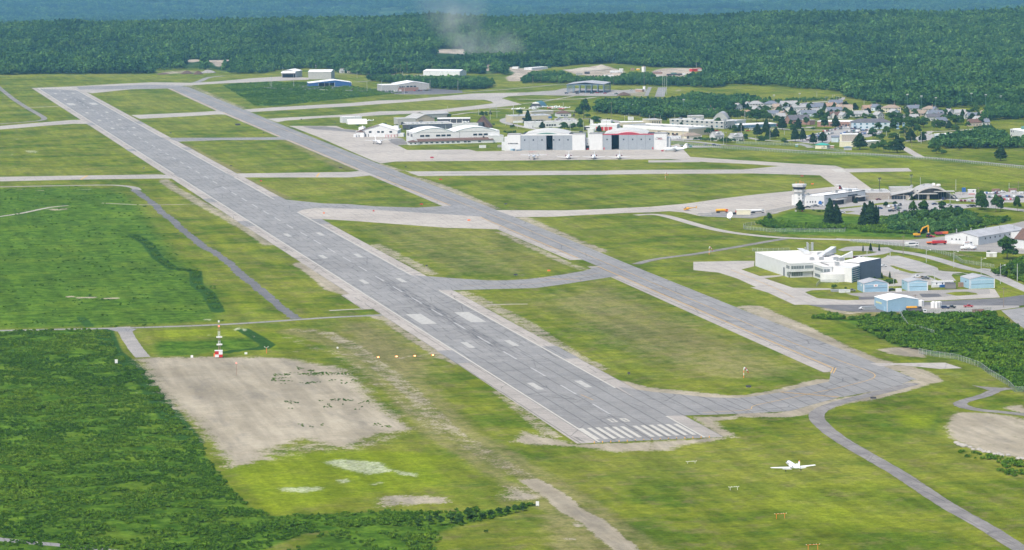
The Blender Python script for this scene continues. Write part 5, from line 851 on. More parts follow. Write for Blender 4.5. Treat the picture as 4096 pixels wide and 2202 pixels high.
# ---- double arched white hangar
b = B('hangar', 'long white hangar with twin low arched roofs and a brown lean-to', 'hangar', 'R1', (1140,575), (2250,545), 36, top=425, short='the twin arched white hangar'); X = b.X; H = b.h
b.walls('white_wall'); vx = [(X(1180), X(1640)), (X(1690), X(2200))]
for i, (a, c_) in enumerate(vx):
    b.vault(3.6, 'white_roof', a, c_, -.35, 36.2, H-.05, thick=.4, solid='white_wall', n=24)
    m = M(); n = 24; L = [(a+(c_-a)*k/n, H+.0+3.6*(math.sin(math.pi*k/n)**.9 if 0 < k < n else 0)) for k in range(n+1)]; m.prism([(p, q+.05) for p, q in L]+[(p, q+.42) for p, q in L[::-1]], -.45, -.36, 'y'); b.part('fascia', m, 'green_metal')
for a, c_ in ((0, vx[0][0]), (vx[0][1], vx[1][0]), (vx[1][1], b.w)): m = M(); m.box(a-.1, c_+.1, -.4, 36.3, H-.03, H+.28); b.part('roof', m, 'white_roof')
for a, c_ in ((1225,1280),(1293,1348),(1430,1485),(1498,1552),(1567,1620),(1908,1960),(1976,2028),(2043,2097)): b.ft('window', X(a), X(c_), H*.62, H*.62+1.9, 'glass', frame='trim_white')
b.ft('window', 4, 14, H*.6, H*.6+2.8, 'glass', face='l', n=4); b.ft('window', 20, 32, H*.6, H*.6+2.8, 'glass', face='l', n=4); b.ft('pipe', X(1730), X(1730)+.4, 4, H, 'steel', proud=.3)
lx0, lx1 = X(1185), X(2150); m = M(); m.box(lx0, lx1, -6, -.02, -.2, 3.1); lw = b.part('lean_to_wall', m, 'white_wall'); m = M(); m.prism([(-6.6, 2.9), (-.1, 5.0), (-.1, 5.25), (-6.6, 3.15)], lx0-.3, lx1+.3, 'x'); b.part('lean_to_roof', m, 'brown_roof')
for a in (1203,1275,1340,1408,1478,1546,1615,1680,1770,1820,1955): b.ft('window', X(a), X(a)+2.9, 1.0, 2.3, 'glass', at=-6.0, frame='trim_white')
m = M(); m.box(X(1060), lx0-.5, -9, -1, -.2, 2.9); b.part('porch_wall', m, 'white_wall'); q = B.__new__(B); b.hip(1.7, 'brown_roof', X(1060), lx0-.5, -9, -1, 2.9); b.ft('window', X(1075), X(1095), 1, 2.1, 'glass', at=-9); b.ft('window', X(1130), X(1150), 1, 2.1, 'glass', at=-9)
m = M(); m.box(X(2100), X(2290), -4, 22, -.2, H*.58); b.part('annex_wall', m, 'white_wall'); b.flat('white_roof', X(2100), X(2290), -4, 22, H*.58); m = M(); m.ball((X(2035), -3, 6), .9, .9, .9); b.part('satellite_dish', m, 'trim_dark')
for k in range(6): b.pipe(X(1180+k*190), 2+k % 3*9, H, H+1.5+(.5 if k % 2 else 2), .2)
# ---- gable hangar at the left
b = B('hangar', 'white gabled hangar with a brown strip on its left roof edge', 'hangar', 'R1', (455,480), (935,478), 26, top=378, short='the white gabled hangar'); X = b.X; H = b.h
b.walls('white_wall', z1=H*.8); b.gable(5.6, 'white_roof', 'y', gm='white_wall', z=H*.8, peak=.50); m = M(); m.prism([(-.8, H*.8-.1), (b.w*.48, H*.8+5.5), (b.w*.5, H*.8+5.95), (-.8, H*.8+.45)], -.9, 5, 'y'); b.part('roof_edge', m, 'brown_roof')
for a in (565,672,725,830): b.ft('window', X(a), X(a+36), H*.52, H*.52+1.8, 'glass', frame='trim_white')
m = M(); m.box(X(410), X(510), -3, 12, -.2, 5.2); b.part('annex_wall', m, 'white_wall'); b.hip(1.5, 'brown_roof', X(412), X(508), -3, 6, 5.2, .4); b.ft('door', X(465), X(505), 0, 3.8, 'trim_white', at=-3); b.ft('door', X(440), X(450), 0, 2.4, 'dark_wall', at=-3); b.ft('door', X(522), X(532), .2, 3, 'dark_wall'); b.ft('door', X(555), X(565), .2, 3, 'dark_wall')
m = M(); m.box(X(375), X(410), -5, 4, -.2, 3); b.part('annex_wall', m, 'white_wall'); m = M(); m.box(X(410), X(475), 12.2, 24, -.2, 9); b.part('annex_wall', m, 'white_wall'); m = M(); m.box(X(850), X(915), 18, 25, H*.8, H*.8+3.6); b.part('annex_wall', m, 'white_wall'); m = M(); m.ball((X(460), 13, 9.6), 1, 1, 1); b.part('satellite_dish', m, 'trim_white'); m = M(); m.box(b.w, X(1010), 1, 12, -.2, 3.4); b.part('annex_wall', m, 'white_wall')
# scaffolding platform beside it
t = thing('scaffold', 'low red brown scaffold stands against the white gabled hangar', 'scaffold', G('R1', 780, 488), 0)
for k in range(4):
    m = M()
    for dx in (0, 2.6):
        for dy in (0, 1.4): m.tube((k*3.2+dx, dy, 0), (k*3.2+dx, dy, 2.9), .09)
    m.box(k*3.2-.1, k*3.2+2.7, -.1, 1.5, 1.5, 1.65); m.box(k*3.2-.1, k*3.2+2.7, -.1, 1.5, 2.7, 2.85); m.build('stand', 'crimson', t)
landmark('the red scaffold stands', G('R1', 800, 488))
# ---- simple halls
def hall(name, label, short, reg, A, Bp, depth, top, wall, roof, kind='flat', rh=2, gm=None, axis='x', feats=(), rim=.3, cat='building', **kw):
    b = B(name, label, cat, reg, A, Bp, depth, top=top, short=short); b.walls(wall)
    if kind == 'flat': b.flat(roof, rim=rim)
    elif kind == 'gable': b.gable(rh, roof, axis, gm=gm or wall)
    elif kind == 'hip': b.hip(rh, roof)
    for f in feats: b.ft(*f[:6], **(f[6] if len(f) > 6 else {}))
    return b
W_ = 1
b = hall('storage_box', 'plain tall white storage building behind the fabric shelter', 'the white storage block', 'R1', (225,298), (475,290), 10, 225, 'white_siding', 'white_roof')
b = B('fabric_shelter', 'rounded white fabric shelter beyond the gabled hangar', 'shelter', 'R1', (300,318), (545,312), 14, top=285, short='the white fabric shelter'); b.vault(b.h+2.2, 'white_roof', 0, 14, 0, b.w, 0, solid='white_siding', axis='x'); b.ft('door', 4, 10, 0, 4, 'trim_white', face='l')
def uy(o, reg, x, y): return G(reg, x, y)
b = hall('workshop', 'grey flat workshop with white roof edge beyond the twin hangar', 'the grey workshop', 'R1', (945,325), (1170,318), 18, 245, 'grey_siding', 'light_roof', feats=[('door', 3, 6, 0, 3, 'dark_wall')])
b = hall('warehouse', 'tan gabled warehouse with pale roof beyond the twin hangar', 'the tan gabled warehouse', 'R1', (1172,318), (1412,308), 30, 250, 'tan_wall', 'light_roof', 'gable', 4.5, axis='y', feats=[('door', 3, 8, 0, 4, 'dark_wall')])
b = hall('warehouse', 'grey gabled warehouse behind the tan one', 'the rear grey warehouse', 'R1', (1285,240), (1600,225), 20, 190, 'grey_siding', 'light_roof', 'gable', 2.2, axis='x', feats=[('door', 28, 33, 0, 4, 'brick_wall')])
b = hall('storage_hall', 'long dark hall with a white roof edge and three white door posts', 'the long dark hall', 'R1', (1447,305), (1870,300), 16, 248, 'dark_wall', 'white_roof', rim=.5, feats=[('door_post', 14, 14.5, 0, 4, 'trim_white'), ('door_post', 20.5, 21, 0, 4, 'trim_white'), ('door_post', 26.5, 27, 0, 4, 'trim_white'), ('red_equipment', 2, 4, 0, 1.5, 'red_paint')])
b = hall('terminal_shed', 'wide slate grey flat building directly behind the twin arched hangar', 'the slate grey building', 'R1', (1072,385), (1645,372), 34, 318, 'slate_siding', 'light_roof', rim=.5, feats=[('door', 2, 5, 0, 3, 'dark_gap')])
for k in range(7): b.unit(5+k*5.2, 4+(k*7) % 19, b.h+.1, 2, 2, 1)
b = hall('annex_hall', 'low dark building left of the slate grey one', 'the low dark building', 'R1', (1000,385), (1070,385), 14, 320, 'dark_wall', 'dark_roof')
b = hall('white_shed', 'low white flat building behind the right arch of the twin hangar', 'the low white building', 'R1', (1648,378), (1975,372), 16, 315, 'white_siding', 'light_roof', feats=[('window', 12, 20, 1, 2, 'glass')]); b.unit(12, 6, b.h, 3, 2, 1.5)
b = B('salt_shed', 'dark brown tent shaped salt shed with a grey entrance', 'shed', 'R1', (1905,362), (2130,362), 15, h=.8, short='the brown tent roofed shed'); b.walls('dark_wall'); b.gable(11, 'brown_roof', 'y', gm='brown_roof'); m = M(); m.box(b.w*.33, b.w*.6, -5, 1, -.2, 6); b.part('entrance', m, 'slate_siding'); m = M(); m.box(b.w*.31, b.w*.62, -5.2, 1, 6, 6.3); b.part('entrance_roof', m, 'dark_roof')
# far group
b = B('hangar', 'pale grey far hangar with its big tilt door swung open', 'hangar', 'R3', (248,262), (432,262), 30, top=182, short='the far hangar with the open door'); b.walls('grey_siding'); b.gable(2.6, 'white_metal_roof', 'y', gm='grey_siding'); b.ft('doorway', 1, b.w-1, 0, 5, 'dark_gap'); m = M(); m.prism([(-5, b.h-2.2), (-5, b.h-1.9), (.1, b.h-.3), (.1, b.h-1)], .3, b.w-.3, 'x'); b.part('tilt_door', m, 'white_metal_roof')
b = B('hangar', 'long stone grey far hangar with two white doors on its left end', 'hangar', 'R3', (590,285), (885,283), 34, top=190, short='the long far grey hangar'); b.walls('grey_siding'); b.gable(2.4, 'white_metal_roof', 'x', gm='grey_siding'); b.ft('door', 1.5, 15, 0, b.h-1, 'trim_white', face='l', at=-.01); b.ft('door', 17, 31, 0, b.h-1, 'trim_white', face='l', at=-.01)
b = B('hangar', 'deep blue far hangar with a white roof and open front', 'hangar', 'R3', (600,382), (1145,372), 34, top=335, short='the deep blue hangar'); b.walls('deep_blue_siding', y0=9); b.walls('deep_blue_siding', 0, b.X(720), 0, 9, name='wall'); b.walls('deep_blue_siding', b.X(930), None, 0, 9, name='wall'); b.gable(3.4, 'white_metal_roof', 'y', gm='deep_blue_siding', peak=.62)
for k in (720, 800, 860, 930): m = M(); m.box(b.X(k)-.2, b.X(k)+.2, -.1, .3, 0, b.h); b.part('post', m, 'grey_pole')
b.ft('open_bay', b.X(720), b.X(930), 0, b.h-.5, 'dark_wall', at=8.9)
t = thing('fuel_tank', 'cream horizontal tank at the right end of the deep blue hangar', 'tank', G('R3', 1120, 366), 0); m = M(); m.tube((-3, 0, 2), (3, 0, 2), 1.6, 1.6, 12); m.build('vessel', 'cream_wall', t); m = M(); m.box(-2.4, -2, -1.2, 1.2, 0, 1.2); m.box(2, 2.4, -1.2, 1.2, 0, 1.2); m.build('saddle', 'concrete', t)
b = B('hangar', 'pale grey far hangar with a brick office front', 'hangar', 'R3', (1745,440), (2150,430), 38, top=352, short='the far hangar with the brick front'); b.walls('grey_siding'); b.gable(3.2, 'white_metal_roof', 'y', gm='grey_siding'); X = b.X
b.ft('office_front', .5, X(2010), 0, b.h*.55, 'brick_wall'); b.ft('window', X(1760), X(1840), b.h*.56, b.h*.56+1.6, 'glass', n=3); b.ft('window', X(1850), X(1985), b.h*.58, b.h*.58+1.8, 'glass', n=3); b.ft('door', X(1760), X(1790), .2, 2.4, 'trim_white', n=2, at=-.05); b.ft('door', X(2120), X(2140), .1, 2.8, 'orange_roof')
m = M(); m.box(-20, -.1, 3, 34, -.2, b.h*.92); b.part('side_wall', m, 'grey_siding'); m = M(); m.box(-20.3, -.1, 2.8, 34.2, b.h*.92, b.h*.92+.3); b.part('side_roof', m, 'white_roof')
b = hall('hangar', 'long low white shed half hidden behind the middle woodland', 'the long white shed', 'R3', (2070,235), (2540,240), 22, 178, 'white_siding', 'white_metal_roof', 'gable', 2, cat='hangar')
# steel frame
b = B('steel_frame_building', 'unfinished steel frame building with only its roof sheeting on', 'building', 'R4', (545,465), (895,492), 30, top=362, ang=None, short='the unfinished steel frame'); 
aa = G('R4', 545, 462); bb = G('R4', 900, 485); cc = G('R4', 1150, 425); w1 = 44; 
b.root.location = aa; dvec = (bb-aa); L1 = 46; b.root.rotation_euler = (0, 0, math.radians(-24)); Hh = 11; D1 = 52
m = M()
for i in range(7):
    for y in (0, D1): m.box(i*L1/6-.45, i*L1/6+.45, y-.45, y+.45, 0, Hh)
for y in np.linspace(0, D1, 7)[1:-1]:
    for x in (0, L1): m.box(x-.3, x+.3, y-.3, y+.3, 0, Hh)
    m.box(L1/2-.25, L1/2+.25, y-.25, y+.25, 0, Hh)
b.part('columns', m, 'blue_steel'); m = M()
for y in np.linspace(0, D1, 7): m.box(0, L1, y-.18, y+.18, Hh-.9, Hh-.1)
for x in (0, L1): m.box(x-.18, x+.18, 0, D1, Hh-1, Hh-.1); m.box(x-.1, x+.1, 0, D1, Hh*.45, Hh*.45+.25)
m.box(0, L1, -.1, .1, Hh*.82, Hh*.82+.3); b.part('girts', m, 'blue_steel'); m = M(); m.prism([(-.8, Hh), (L1/2, Hh+2.4), (L1+.8, Hh), (L1+.8, Hh+.25), (L1/2, Hh+2.65), (-.8, Hh+.25)], -1, D1+1, 'y'); b.part('roof', m, 'grey_roof')
# quonset + light aircraft stand
b = B('quonset_hut', 'rounded blue green quonset hangar beside the parked light aircraft', 'hangar', 'R2', (380,100), (480,100), 22, h=.2, short='the blue quonset hut', ang=math.radians(-28), wid=15); b.vault(6.5, 'quonset', 0, 15, 0, 24, 0, solid='dark_wall'); m = M(); m.prism([(3, 4.6), (12, 4.6), (10.5, 6.0), (7.5, 6.6), (4.5, 6.0)], -.1, .05, 'y'); b.part('front_panel', m, 'trim_white')
# airport village
b = hall('office_building', 'beige two storey block with flat grey roof left of the tall spruce', 'the beige block', 'R2', (165,300), (660,285), 26, 214, 'beige_wall', 'grey_roof', feats=[('window', 10, 20, 3.4, 5.4, 'glass', dict(n=3)), ('window', 26, 34, .8, 2.4, 'glass', dict(n=3)), ('base_panel', 0.3, 15, 0, 2.4, 'trim_white'), ('sign', 40, 44, 4, 6, 'blue_paint'), ('canopy', 12, 36, 2.7, 3.0, 'grey_roof', dict(proud=1.5))])
b.ft('door', 4, 9, 0, 4.5, 'dark_wall', face='r'); b.ft('door', 12, 17, 0, 4.5, 'dark_wall', face='r')
for k in range(4): b.unit(8+k*10, 5+k*4, b.h+.1)
hall('office_building', 'low tan block with white edge behind the beige block', 'the rear tan block', 'R2', (395,200), (690,185), 16, 158, 'beige_wall', 'light_roof')
hall('bungalow', 'white building with a wide brown hipped roof', 'the brown hipped building', 'R2', (745,222), (918,218), 16, 178, 'white_wall', 'brown_roof', 'hip', 3.2, feats=[('door', 17, 19, 0, 3, 'dark_wall'), ('window', 3, 12, 1, 2.4, 'glass', dict(n=3))])
b = hall('office_building', 'long low white office building with strip windows', 'the low white office', 'R2', (365,362), (1020,345), 20, 298, 'white_wall', 'light_roof', rim=.5, feats=[('window', 19, 30, 1.4, 3.2, 'glass', dict(n=4)), ('window', 36, 38, 1, 2.8, 'glass'), ('window', 44, 54, 1.2, 2.6, 'glass', dict(n=3)), ('door', 4, 5.5, 0, 2.4, 'grey_roof')])
for k in range(5): b.unit(8+k*10, 5+(k*5) % 9, b.h+.1, 1.6, 1.6, .9)
b = hall('fire_hall', 'white fire hall with three big red doors', 'the fire hall', 'R2', (1235,398), (1508,398), 20, 325, 'white_wall', 'white_roof', rim=.5); X = b.X
for a, c_ in ((1237,1333),(1345,1390),(1398,1445)): b.ft('garage_door', X(a), X(c_), 0, 3.9, 'red_paint')
m = M(); m.box(X(1150), -.05, 3, 15, -.2, b.h); b.part('side_wall', m, 'white_wall'); b.flat('white_roof', X(1150), 0, 3, 15)
hall('shed', 'low dark walled building with white roof left of the fire hall', 'the low building by the fire hall', 'R2', (1085,392), (1170,392), 10, 348, 'dark_wall', 'white_roof', feats=[('window', 2, 8, .8, 1.8, 'trim_white', dict(n=3))]); hall('white_block', 'small white block with a curved line on its wall behind the fire hall', 'the white block behind the fire hall', 'R2', (1300,318), (1430,318), 12, 270, 'white_wall', 'white_roof'); hall('white_block', 'tiny white block beside the green trees behind the fire hall', 'the tiny white block', 'R2', (1160,318), (1200,318), 6, 262, 'white_wall', 'white_roof')
b = hall('supermarket', 'very long beige building with a broad white fascia behind the red trimmed hangar', 'the long beige building', 'R2', (1590,428), (2430,470), 34, 340, 'beige_wall', 'light_roof', rim=1.4, feats=[]); b.ft('fascia', -.1, b.w+.1, b.h-2.2, b.h+.2, 'trim_white', proud=.5)
for k in range(8): b.ft('window', 32+k*5.5, 34.5+k*5.5, .6, 2.6, 'glass')
b.ft('door', 46, 50, 0, 3.4, 'dark_wall'); 
for k in range(9): b.unit(6+k*8, 8+(k*11) % 18, b.h+.3, 1.6, 1.6, .8)
b = hall('warehouse', 'white building with dark outline stripes right of the long beige building', 'the white striped building', 'R5', (200,712), (468,690), 18, 618, 'white_siding', 'white_roof', feats=[('window', 3, 4.5, 2.4, 4, 'glass'), ('window', 17, 18.5, 2.4, 4.4, 'glass'), ('door', 22, 23, .2, 2.6, 'dark_wall'), ('stripe', 1, 27, 5.2, 5.4, 'dark_wall')])
hall('low_building', 'low white roofed row with dark doors left of the long beige building', 'the white roofed row', 'R2', (1560,345), (1930,338), 16, 292, 'beige_wall', 'white_roof', feats=[('door', 10, 30, .2, 2.6, 'dark_wall', dict(n=8, gap=.6))])
hall('office_building', 'beige building with red roof line and tall narrow windows', 'the tall windowed beige building', 'R2', (1930,350), (2085,345), 22, 262, 'beige_wall', 'light_roof', feats=[('window', 2, 12, 2, 6, 'dark_wall', dict(n=4, gap=.6))])
b = hall('barracks', 'long grey barracks block with two rows of windows', 'the grey barracks block', 'R5', (-80,575), (718,612), 18, 472, 'grey_wall', 'light_roof', rim=.5)
for k in range(12): b.ft('window', 3+k*6.6, 6+k*6.6, 1.4, 3.2, 'glass' if k % 3 else 'blue_glass', frame='trim_white'); b.ft('window', 3+k*6.6, 6+k*6.6, 5.2, 7.0, 'glass', frame='trim_white')
for k in range(5): b.unit(8+k*14, 5+(k*5) % 8, b.h+.3, 3, 3, 1.6)
hall('roof_block', 'pale raised block with a tank behind the grey barracks', 'the raised block behind the barracks', 'R5', (225,500), (425,495), 12, 425, 'light_roof', 'light_roof', feats=[('tank', 6, 14, 1, 4, 'grey_siding')])
b = B('arched_hall', 'hall with a low curved grey roof behind the barracks', 'hall', 'R5', (560,500), (775,500), 26, top=490, short='the curved roof hall'); b.walls('grey_wall', z1=2.5); b.vault(6.5, 'grey_roof', 0, b.w, 0, 26, 2.5, solid='grey_wall')
b = hall('school', 'pale blue low building with a white roof in the town', 'the pale blue building', 'R5', (722,595), (905,575), 22, 522, 'blue_siding', 'white_roof', rim=.5, feats=[('window', 3, 14, 1, 2, 'blue_glass', dict(n=4))]); b2_ = hall('school', 'long low blue fronted school with a white roof', 'the blue fronted school', 'R5', (975,605), (1505,580), 20, 560, 'blue_steel', 'white_roof', rim=.5, feats=[('window', 3, 42, 1, 2.2, 'blue_glass', dict(n=14)), ('red_panel', 43, 46, .5, 2.6, 'crimson')])
hall('hall', 'white stepped hall between the blue school wings', 'the white stepped hall', 'R5', (905,560), (1045,545), 18, 495, 'white_wall', 'light_roof'); hall('motel', 'long building with a dark gabled roof and orange brick end', 'the dark gabled building', 'R5', (1700,545), (1990,535), 14, 482, 'brick_wall', 'dark_roof', 'gable', 4.5, feats=[('window', 3, 24, 1, 2.2, 'glass', dict(n=6)), ('sign', 20, 22, .5, 2, 'yellow_paint')]); hall('brick_block', 'orange brick block beside the dark gabled building', 'the orange brick block', 'R5', (1985,555), (2062,550), 12, 488, 'brick_wall', 'tan_roof')
b = hall('brick_school', 'long brick building with a flat white roof', 'the flat brick building', 'R5', (2095,580), (2640,585), 18, 505, 'brick_wall', 'white_roof', rim=.7, feats=[('window', 3, 48, 1.2, 2.6, 'glass', dict(n=14, gap=.4))])
b = B('apartment_block', 'two storey pale blue apartment block with a dark hipped roof', 'apartment block', 'R6', (25,625), (600,620), 15, top=520, short='the pale blue apartments'); b.walls('pale_blue_wall'); b.hip(3.4, 'dark_roof'); X = b.X
for k in range(9):
    x_ = 2+k*6.2
    if k == 4: b.ft('stairwell', x_-.6, x_+3.2, 0, b.h-.5, 'blue_siding'); b.ft('window', x_, x_+2.4, 5, 7, 'glass', at=-.1); b.ft('door', x_+.5, x_+2, 0, 2.3, 'dark_wall', at=-.1); continue
    for z in (1.2, 4.7): b.ft('window', x_, x_+2.3, z, z+1.7, 'blue_glass', frame='trim_white')
    if k in (0, 7, 8): b.ft('balcony', x_-.3, x_+2.8, 3.2, 4.2, 'blue_siding', proud=1.2); b.ft('balcony', x_-.3, x_+2.8, .1, 1.0, 'blue_siding', proud=1.2)
hall('warehouse', 'plain white warehouse with a sloping white roof by the woodland', 'the plain white warehouse', 'R6', (1248,750), (1500,770), 22, 690, 'pale_blue_wall', 'white_roof', feats=[('window', 6, 7, 3.5, 4.3, 'glass'), ('window', 15, 16, 3.5, 4.3, 'glass'), ('window', 6, 7, .8, 1.6, 'glass')])
b = hall('factory', 'large white flat roofed factory at the right edge behind the trees', 'the white factory', 'R6', (2370,735), (2560,770), 60, 625, 'white_siding', 'white_roof', rim=.6, feats=[('window', 3, 5, 5, 6.5, 'dark_wall'), ('window', 8, 10, 5, 6.5, 'dark_wall'), ('window', 3, 5, 1, 2.6, 'dark_wall')]); m = M(); m.box(-30, -.1, 14, 60, -.2, b.h*.8); b.part('wing_wall', m, 'white_siding'); m = M(); m.box(-30.3, -.1, 13.8, 60.2, b.h*.8, b.h*.8+.4); b.part('wing_roof', m, 'white_roof'); b.unit(3, 10, b.h+.3, 3, 3, 3, 'green_metal'); m = M(); m.box(b.w+.1, b.w+40, 6, 50, -.2, b.h*.85); b.part('wing_wall', m, 'white_siding')
b = B('school', 'yellow and dark brick building with a gable beside the big round tree', 'building', 'R5', (2420,880), (2720,880), 16, top=800, short='the yellow brick building'); b.walls('cream_wall'); b.flat('white_roof'); m = M(); m.box(2, b.w-2, 3, 15, b.h, b.h+6.5); b.part('upper_wall', m, 'stone_wall'); b.flat('white_roof', 2, b.w-2, 3, 15, b.h+6.5); m = M(); m.box(.3, 2, 3, 15, b.h, b.h+6.3); b.part('side_panel', m, 'cream_wall')
hall('shed', 'long cream shed with a white roof right of the round tree', 'the long cream shed', 'R6', (240,880), (450,860), 10, 810, 'cream_wall', 'white_roof'); hall('pump_house', 'small cream pump house with a turquoise hipped roof', 'the turquoise roofed pump house', 'R5', (2065,905), (2235,908), 8, 848, 'cream_wall', 'teal_roof', 'hip', 1.6, feats=[('window', 8, 9.5, 1.6, 2.3, 'glass'), ('window', 12, 13, 1.6, 2.3, 'glass')])
hall('garage', 'pale garage with a brown hipped roof and dark door', 'the brown hipped garage', 'R5', (168,758), (380,745), 10, 718, 'cream_wall', 'tan_roof', 'hip', 2.6, feats=[('door', 1, 3, 0, 2.6, 'dark_wall')])
hall('shelter', 'small grey shelter with a blue tarpaulin by the fence', 'the blue topped shelter', 'R5', (2485,925), (2600,925), 5, 885, 'grey_roof', 'blue_steel', 'hip', .8); hall('container', 'orange red container beside the pump house', 'the orange container', 'R5', (2270,900), (2338,900), 3, 862, 'orange_roof', 'orange_roof'); hall('shed', 'tiny green shed on the grass left of the pump house', 'the tiny green shed', 'R5', (1770,878), (1810,878), 2.5, 848, 'green_metal', 'green_metal')
hall('shed', 'blue roofed open store beside the town car park', 'the blue roofed store', 'R5', (2300,810), (2405,810), 8, 735, 'pale_blue_wall', 'blue_roof', 'gable', 1.2)
# ---- houses
HW = {'w': 'house_wall', 't': 'tan_wall', 'g': 'pale_blue_wall', 'c': 'cream_wall'}; HR = {'o': ('orange_roof', 'orange brown'), 'g': ('house_roof', 'grey'), 'b': ('blue_roof', 'blue grey'), 't': ('tan_roof', 'tan'), 'k': ('dark_roof', 'dark'), 'n': ('brown_roof', 'dark brown'), 'w': ('white_roof', 'white')}
def house(reg, x, y, w, d, h, rot, wm, rm, kind='x', rh=3.2, label=None, dormer=False):
    p = G(reg, x, y); t = thing('house', label, 'house', p, math.radians(rot), 'houses of the town'); b = B.__new__(B); b.root = t; b.w = w; b.d = d; b.h = h; b.o = p
    b.walls(HW[wm]); rf = b.hip(rh, HR[rm][0]) if kind == 'h' else b.gable(rh, HR[rm][0], kind, gm=HW[wm])
    k = max(2, int(w/3.2))
    for i in range(k):
        x_ = w*(i+.5)/k
        if i == k//2: b.ft('door', x_-.5, x_+.5, .05, 2.1, 'dark_wall')
        else: b.ft('window', x_-.65, x_+.65, 1, 2.2, 'glass', frame='trim_white')
        if h > 4.4: b.ft('window', x_-.6, x_+.6, 3.6, 4.7, 'glass', frame='trim_white')
    b.ft('window', d*.3, d*.3+1.2, 1, 2.2, 'glass', face='l'); b.ft('window', d*.3, d*.3+1.2, 1, 2.2, 'glass', face='r')
    m = M(); m.box(w*.7, w*.7+.8, d*.5, d*.5+.8, h, h+rh+1); m.build('chimney', 'brick_wall', rf)
    if dormer:
        m = M(); m.box(w*.25, w*.55, .6, d*.5, h, h+rh*.6); m.prism([(w*.2, h+rh*.6), (w*.6, h+rh*.6), (w*.4, h+rh*1.0)], .4, d*.5, 'y'); m.build('dormer', HW[wm], rf)
    if not label: later(t, f"{'small ' if w < 9 else 'wide ' if w > 13 else ''}{ {'w':'white','t':'tan','g':'pale blue','c':'cream'}[wm] } house with {HR[rm][1]} {'hipped' if kind == 'h' else 'gabled'} roof", p+Vector((w/2, 0, 0)))
for a in [('R5',478,365,9,8,3,15,'w','o','y'),('R5',490,402,10,8,2.6,0,'w','g','x'),('R5',905,335,10,8,4,30,'w','g','y'),('R5',975,430,11,8,3.2,-10,'t','o','x'),('R5',1100,310,16,11,5,-5,'w','g','h'),('R5',1175,362,9,8,3,20,'w','g','y'),('R5',1345,302,15,10,4.5,0,'w','b','h'),('R5',1035,310,8,8,4,0,'g','g','y'),('R5',1520,350,8,9,4.5,40,'t','t','y'),('R5',1570,368,14,9,3.2,-15,'w','b','y'),('R5',1570,300,20,10,4,0,'g','g','x'),('R5',1745,352,19,10,4,5,'w','g','x'),
  ('R5',1925,345,8,9,5,30,'w','b','y'),('R5',1950,345,16,9,3.6,15,'w','b','x'),('R5',2060,325,14,9,3.6,0,'g','b','x'),('R5',2235,325,12,9,4,0,'t','o','x'),('R5',2440,355,9,9,4,30,'c','t','y'),('R5',2470,355,11,9,4,-20,'c','t','x'),('R5',2460,468,9,8,3.6,20,'w','g','y'),('R5',2275,462,12,10,3.6,20,'w','n','y'),('R5',2370,465,9,9,3.8,15,'w','n','x'),('R5',2250,392,17,9,3.8,0,'w','b','x'),('R5',1375,432,19,9,3.2,0,'w','b','x'),('R5',1550,440,10,8,3,10,'t','t','y'),('R5',1795,422,9,8,3,0,'w','g','y'),
  ('R5',1860,432,17,9,3.4,-5,'g','b','x'),('R5',2020,402,11,8,3.4,15,'w','g','x'),('R5',2455,290,9,8,3,0,'t','n','h'),('R5',2280,270,16,8,3,0,'g','b','x'),('R5',1500,470,10,8,3,0,'w','g','x'),
  ('R6',30,440,19,10,3.2,0,'w','g','x'),('R6',205,352,14,9,3,0,'t','o','x'),('R6',370,352,14,11,4,30,'g','b','y'),('R6',515,378,19,12,5.2,0,'c','t','h'),('R6',635,425,10,9,4,20,'g','g','y'),('R6',880,380,15,10,5,10,'w','b','x'),('R6',1115,392,14,11,5.2,0,'c','t','h'),('R6',1230,392,10,8,4,25,'w','b','y'),('R6',410,475,10,9,4.5,25,'w','g','y'),('R6',725,492,9,9,3.8,20,'w','g','y'),('R6',905,430,19,9,2.8,0,'t','t','x'),('R6',905,505,9,9,4,0,'w','g','x'),('R6',1145,500,20,10,4.2,0,'w','k','x'),('R6',1165,450,17,9,4.2,0,'g','b','x'),
  ('R6',1310,570,13,10,5,20,'w','b','x'),('R6',1450,425,10,8,4,20,'w','g','y'),('R6',1555,432,12,8,4,-10,'w','g','x'),('R6',1700,470,9,9,4,25,'w','g','y'),('R6',1750,480,13,9,4,-10,'w','b','x'),('R6',1770,580,13,9,4,0,'t','n','x'),('R6',1935,432,6,6,3,0,'c','t','y'),('R6',1880,520,9,8,3,20,'t','g','y'),('R6',1950,560,9,8,3,0,'w','b','x'),('R2',1565,145,9,8,3,25,'w','t','y'),('R2',1680,138,10,8,3,0,'w','g','x'),('R3',650,145,8,7,3,0,'w','g','y'),('R3',705,143,9,7,3,10,'w','o','y'),('R3',1110,125,8,7,3,0,'w','g','y'),('R3',1235,210,10,8,3,0,'w','g','y'),('R3',1010,205,9,7,3,10,'w','g','x'),('R3',1085,205,8,7,3,0,'c','w','y')]: house(*a)
house('R5', 590, 772, 11, 9, 4, 20, 'w', 'g', 'x', 3.4, 'left of the two white cottages with pale grey dormered roofs', True); house('R5', 850, 795, 13, 9, 4, 15, 'w', 'g', 'x', 3.4, 'right of the two white cottages with pale grey dormered roofs', True); landmark('the dormered cottages', G('R5', 740, 785))
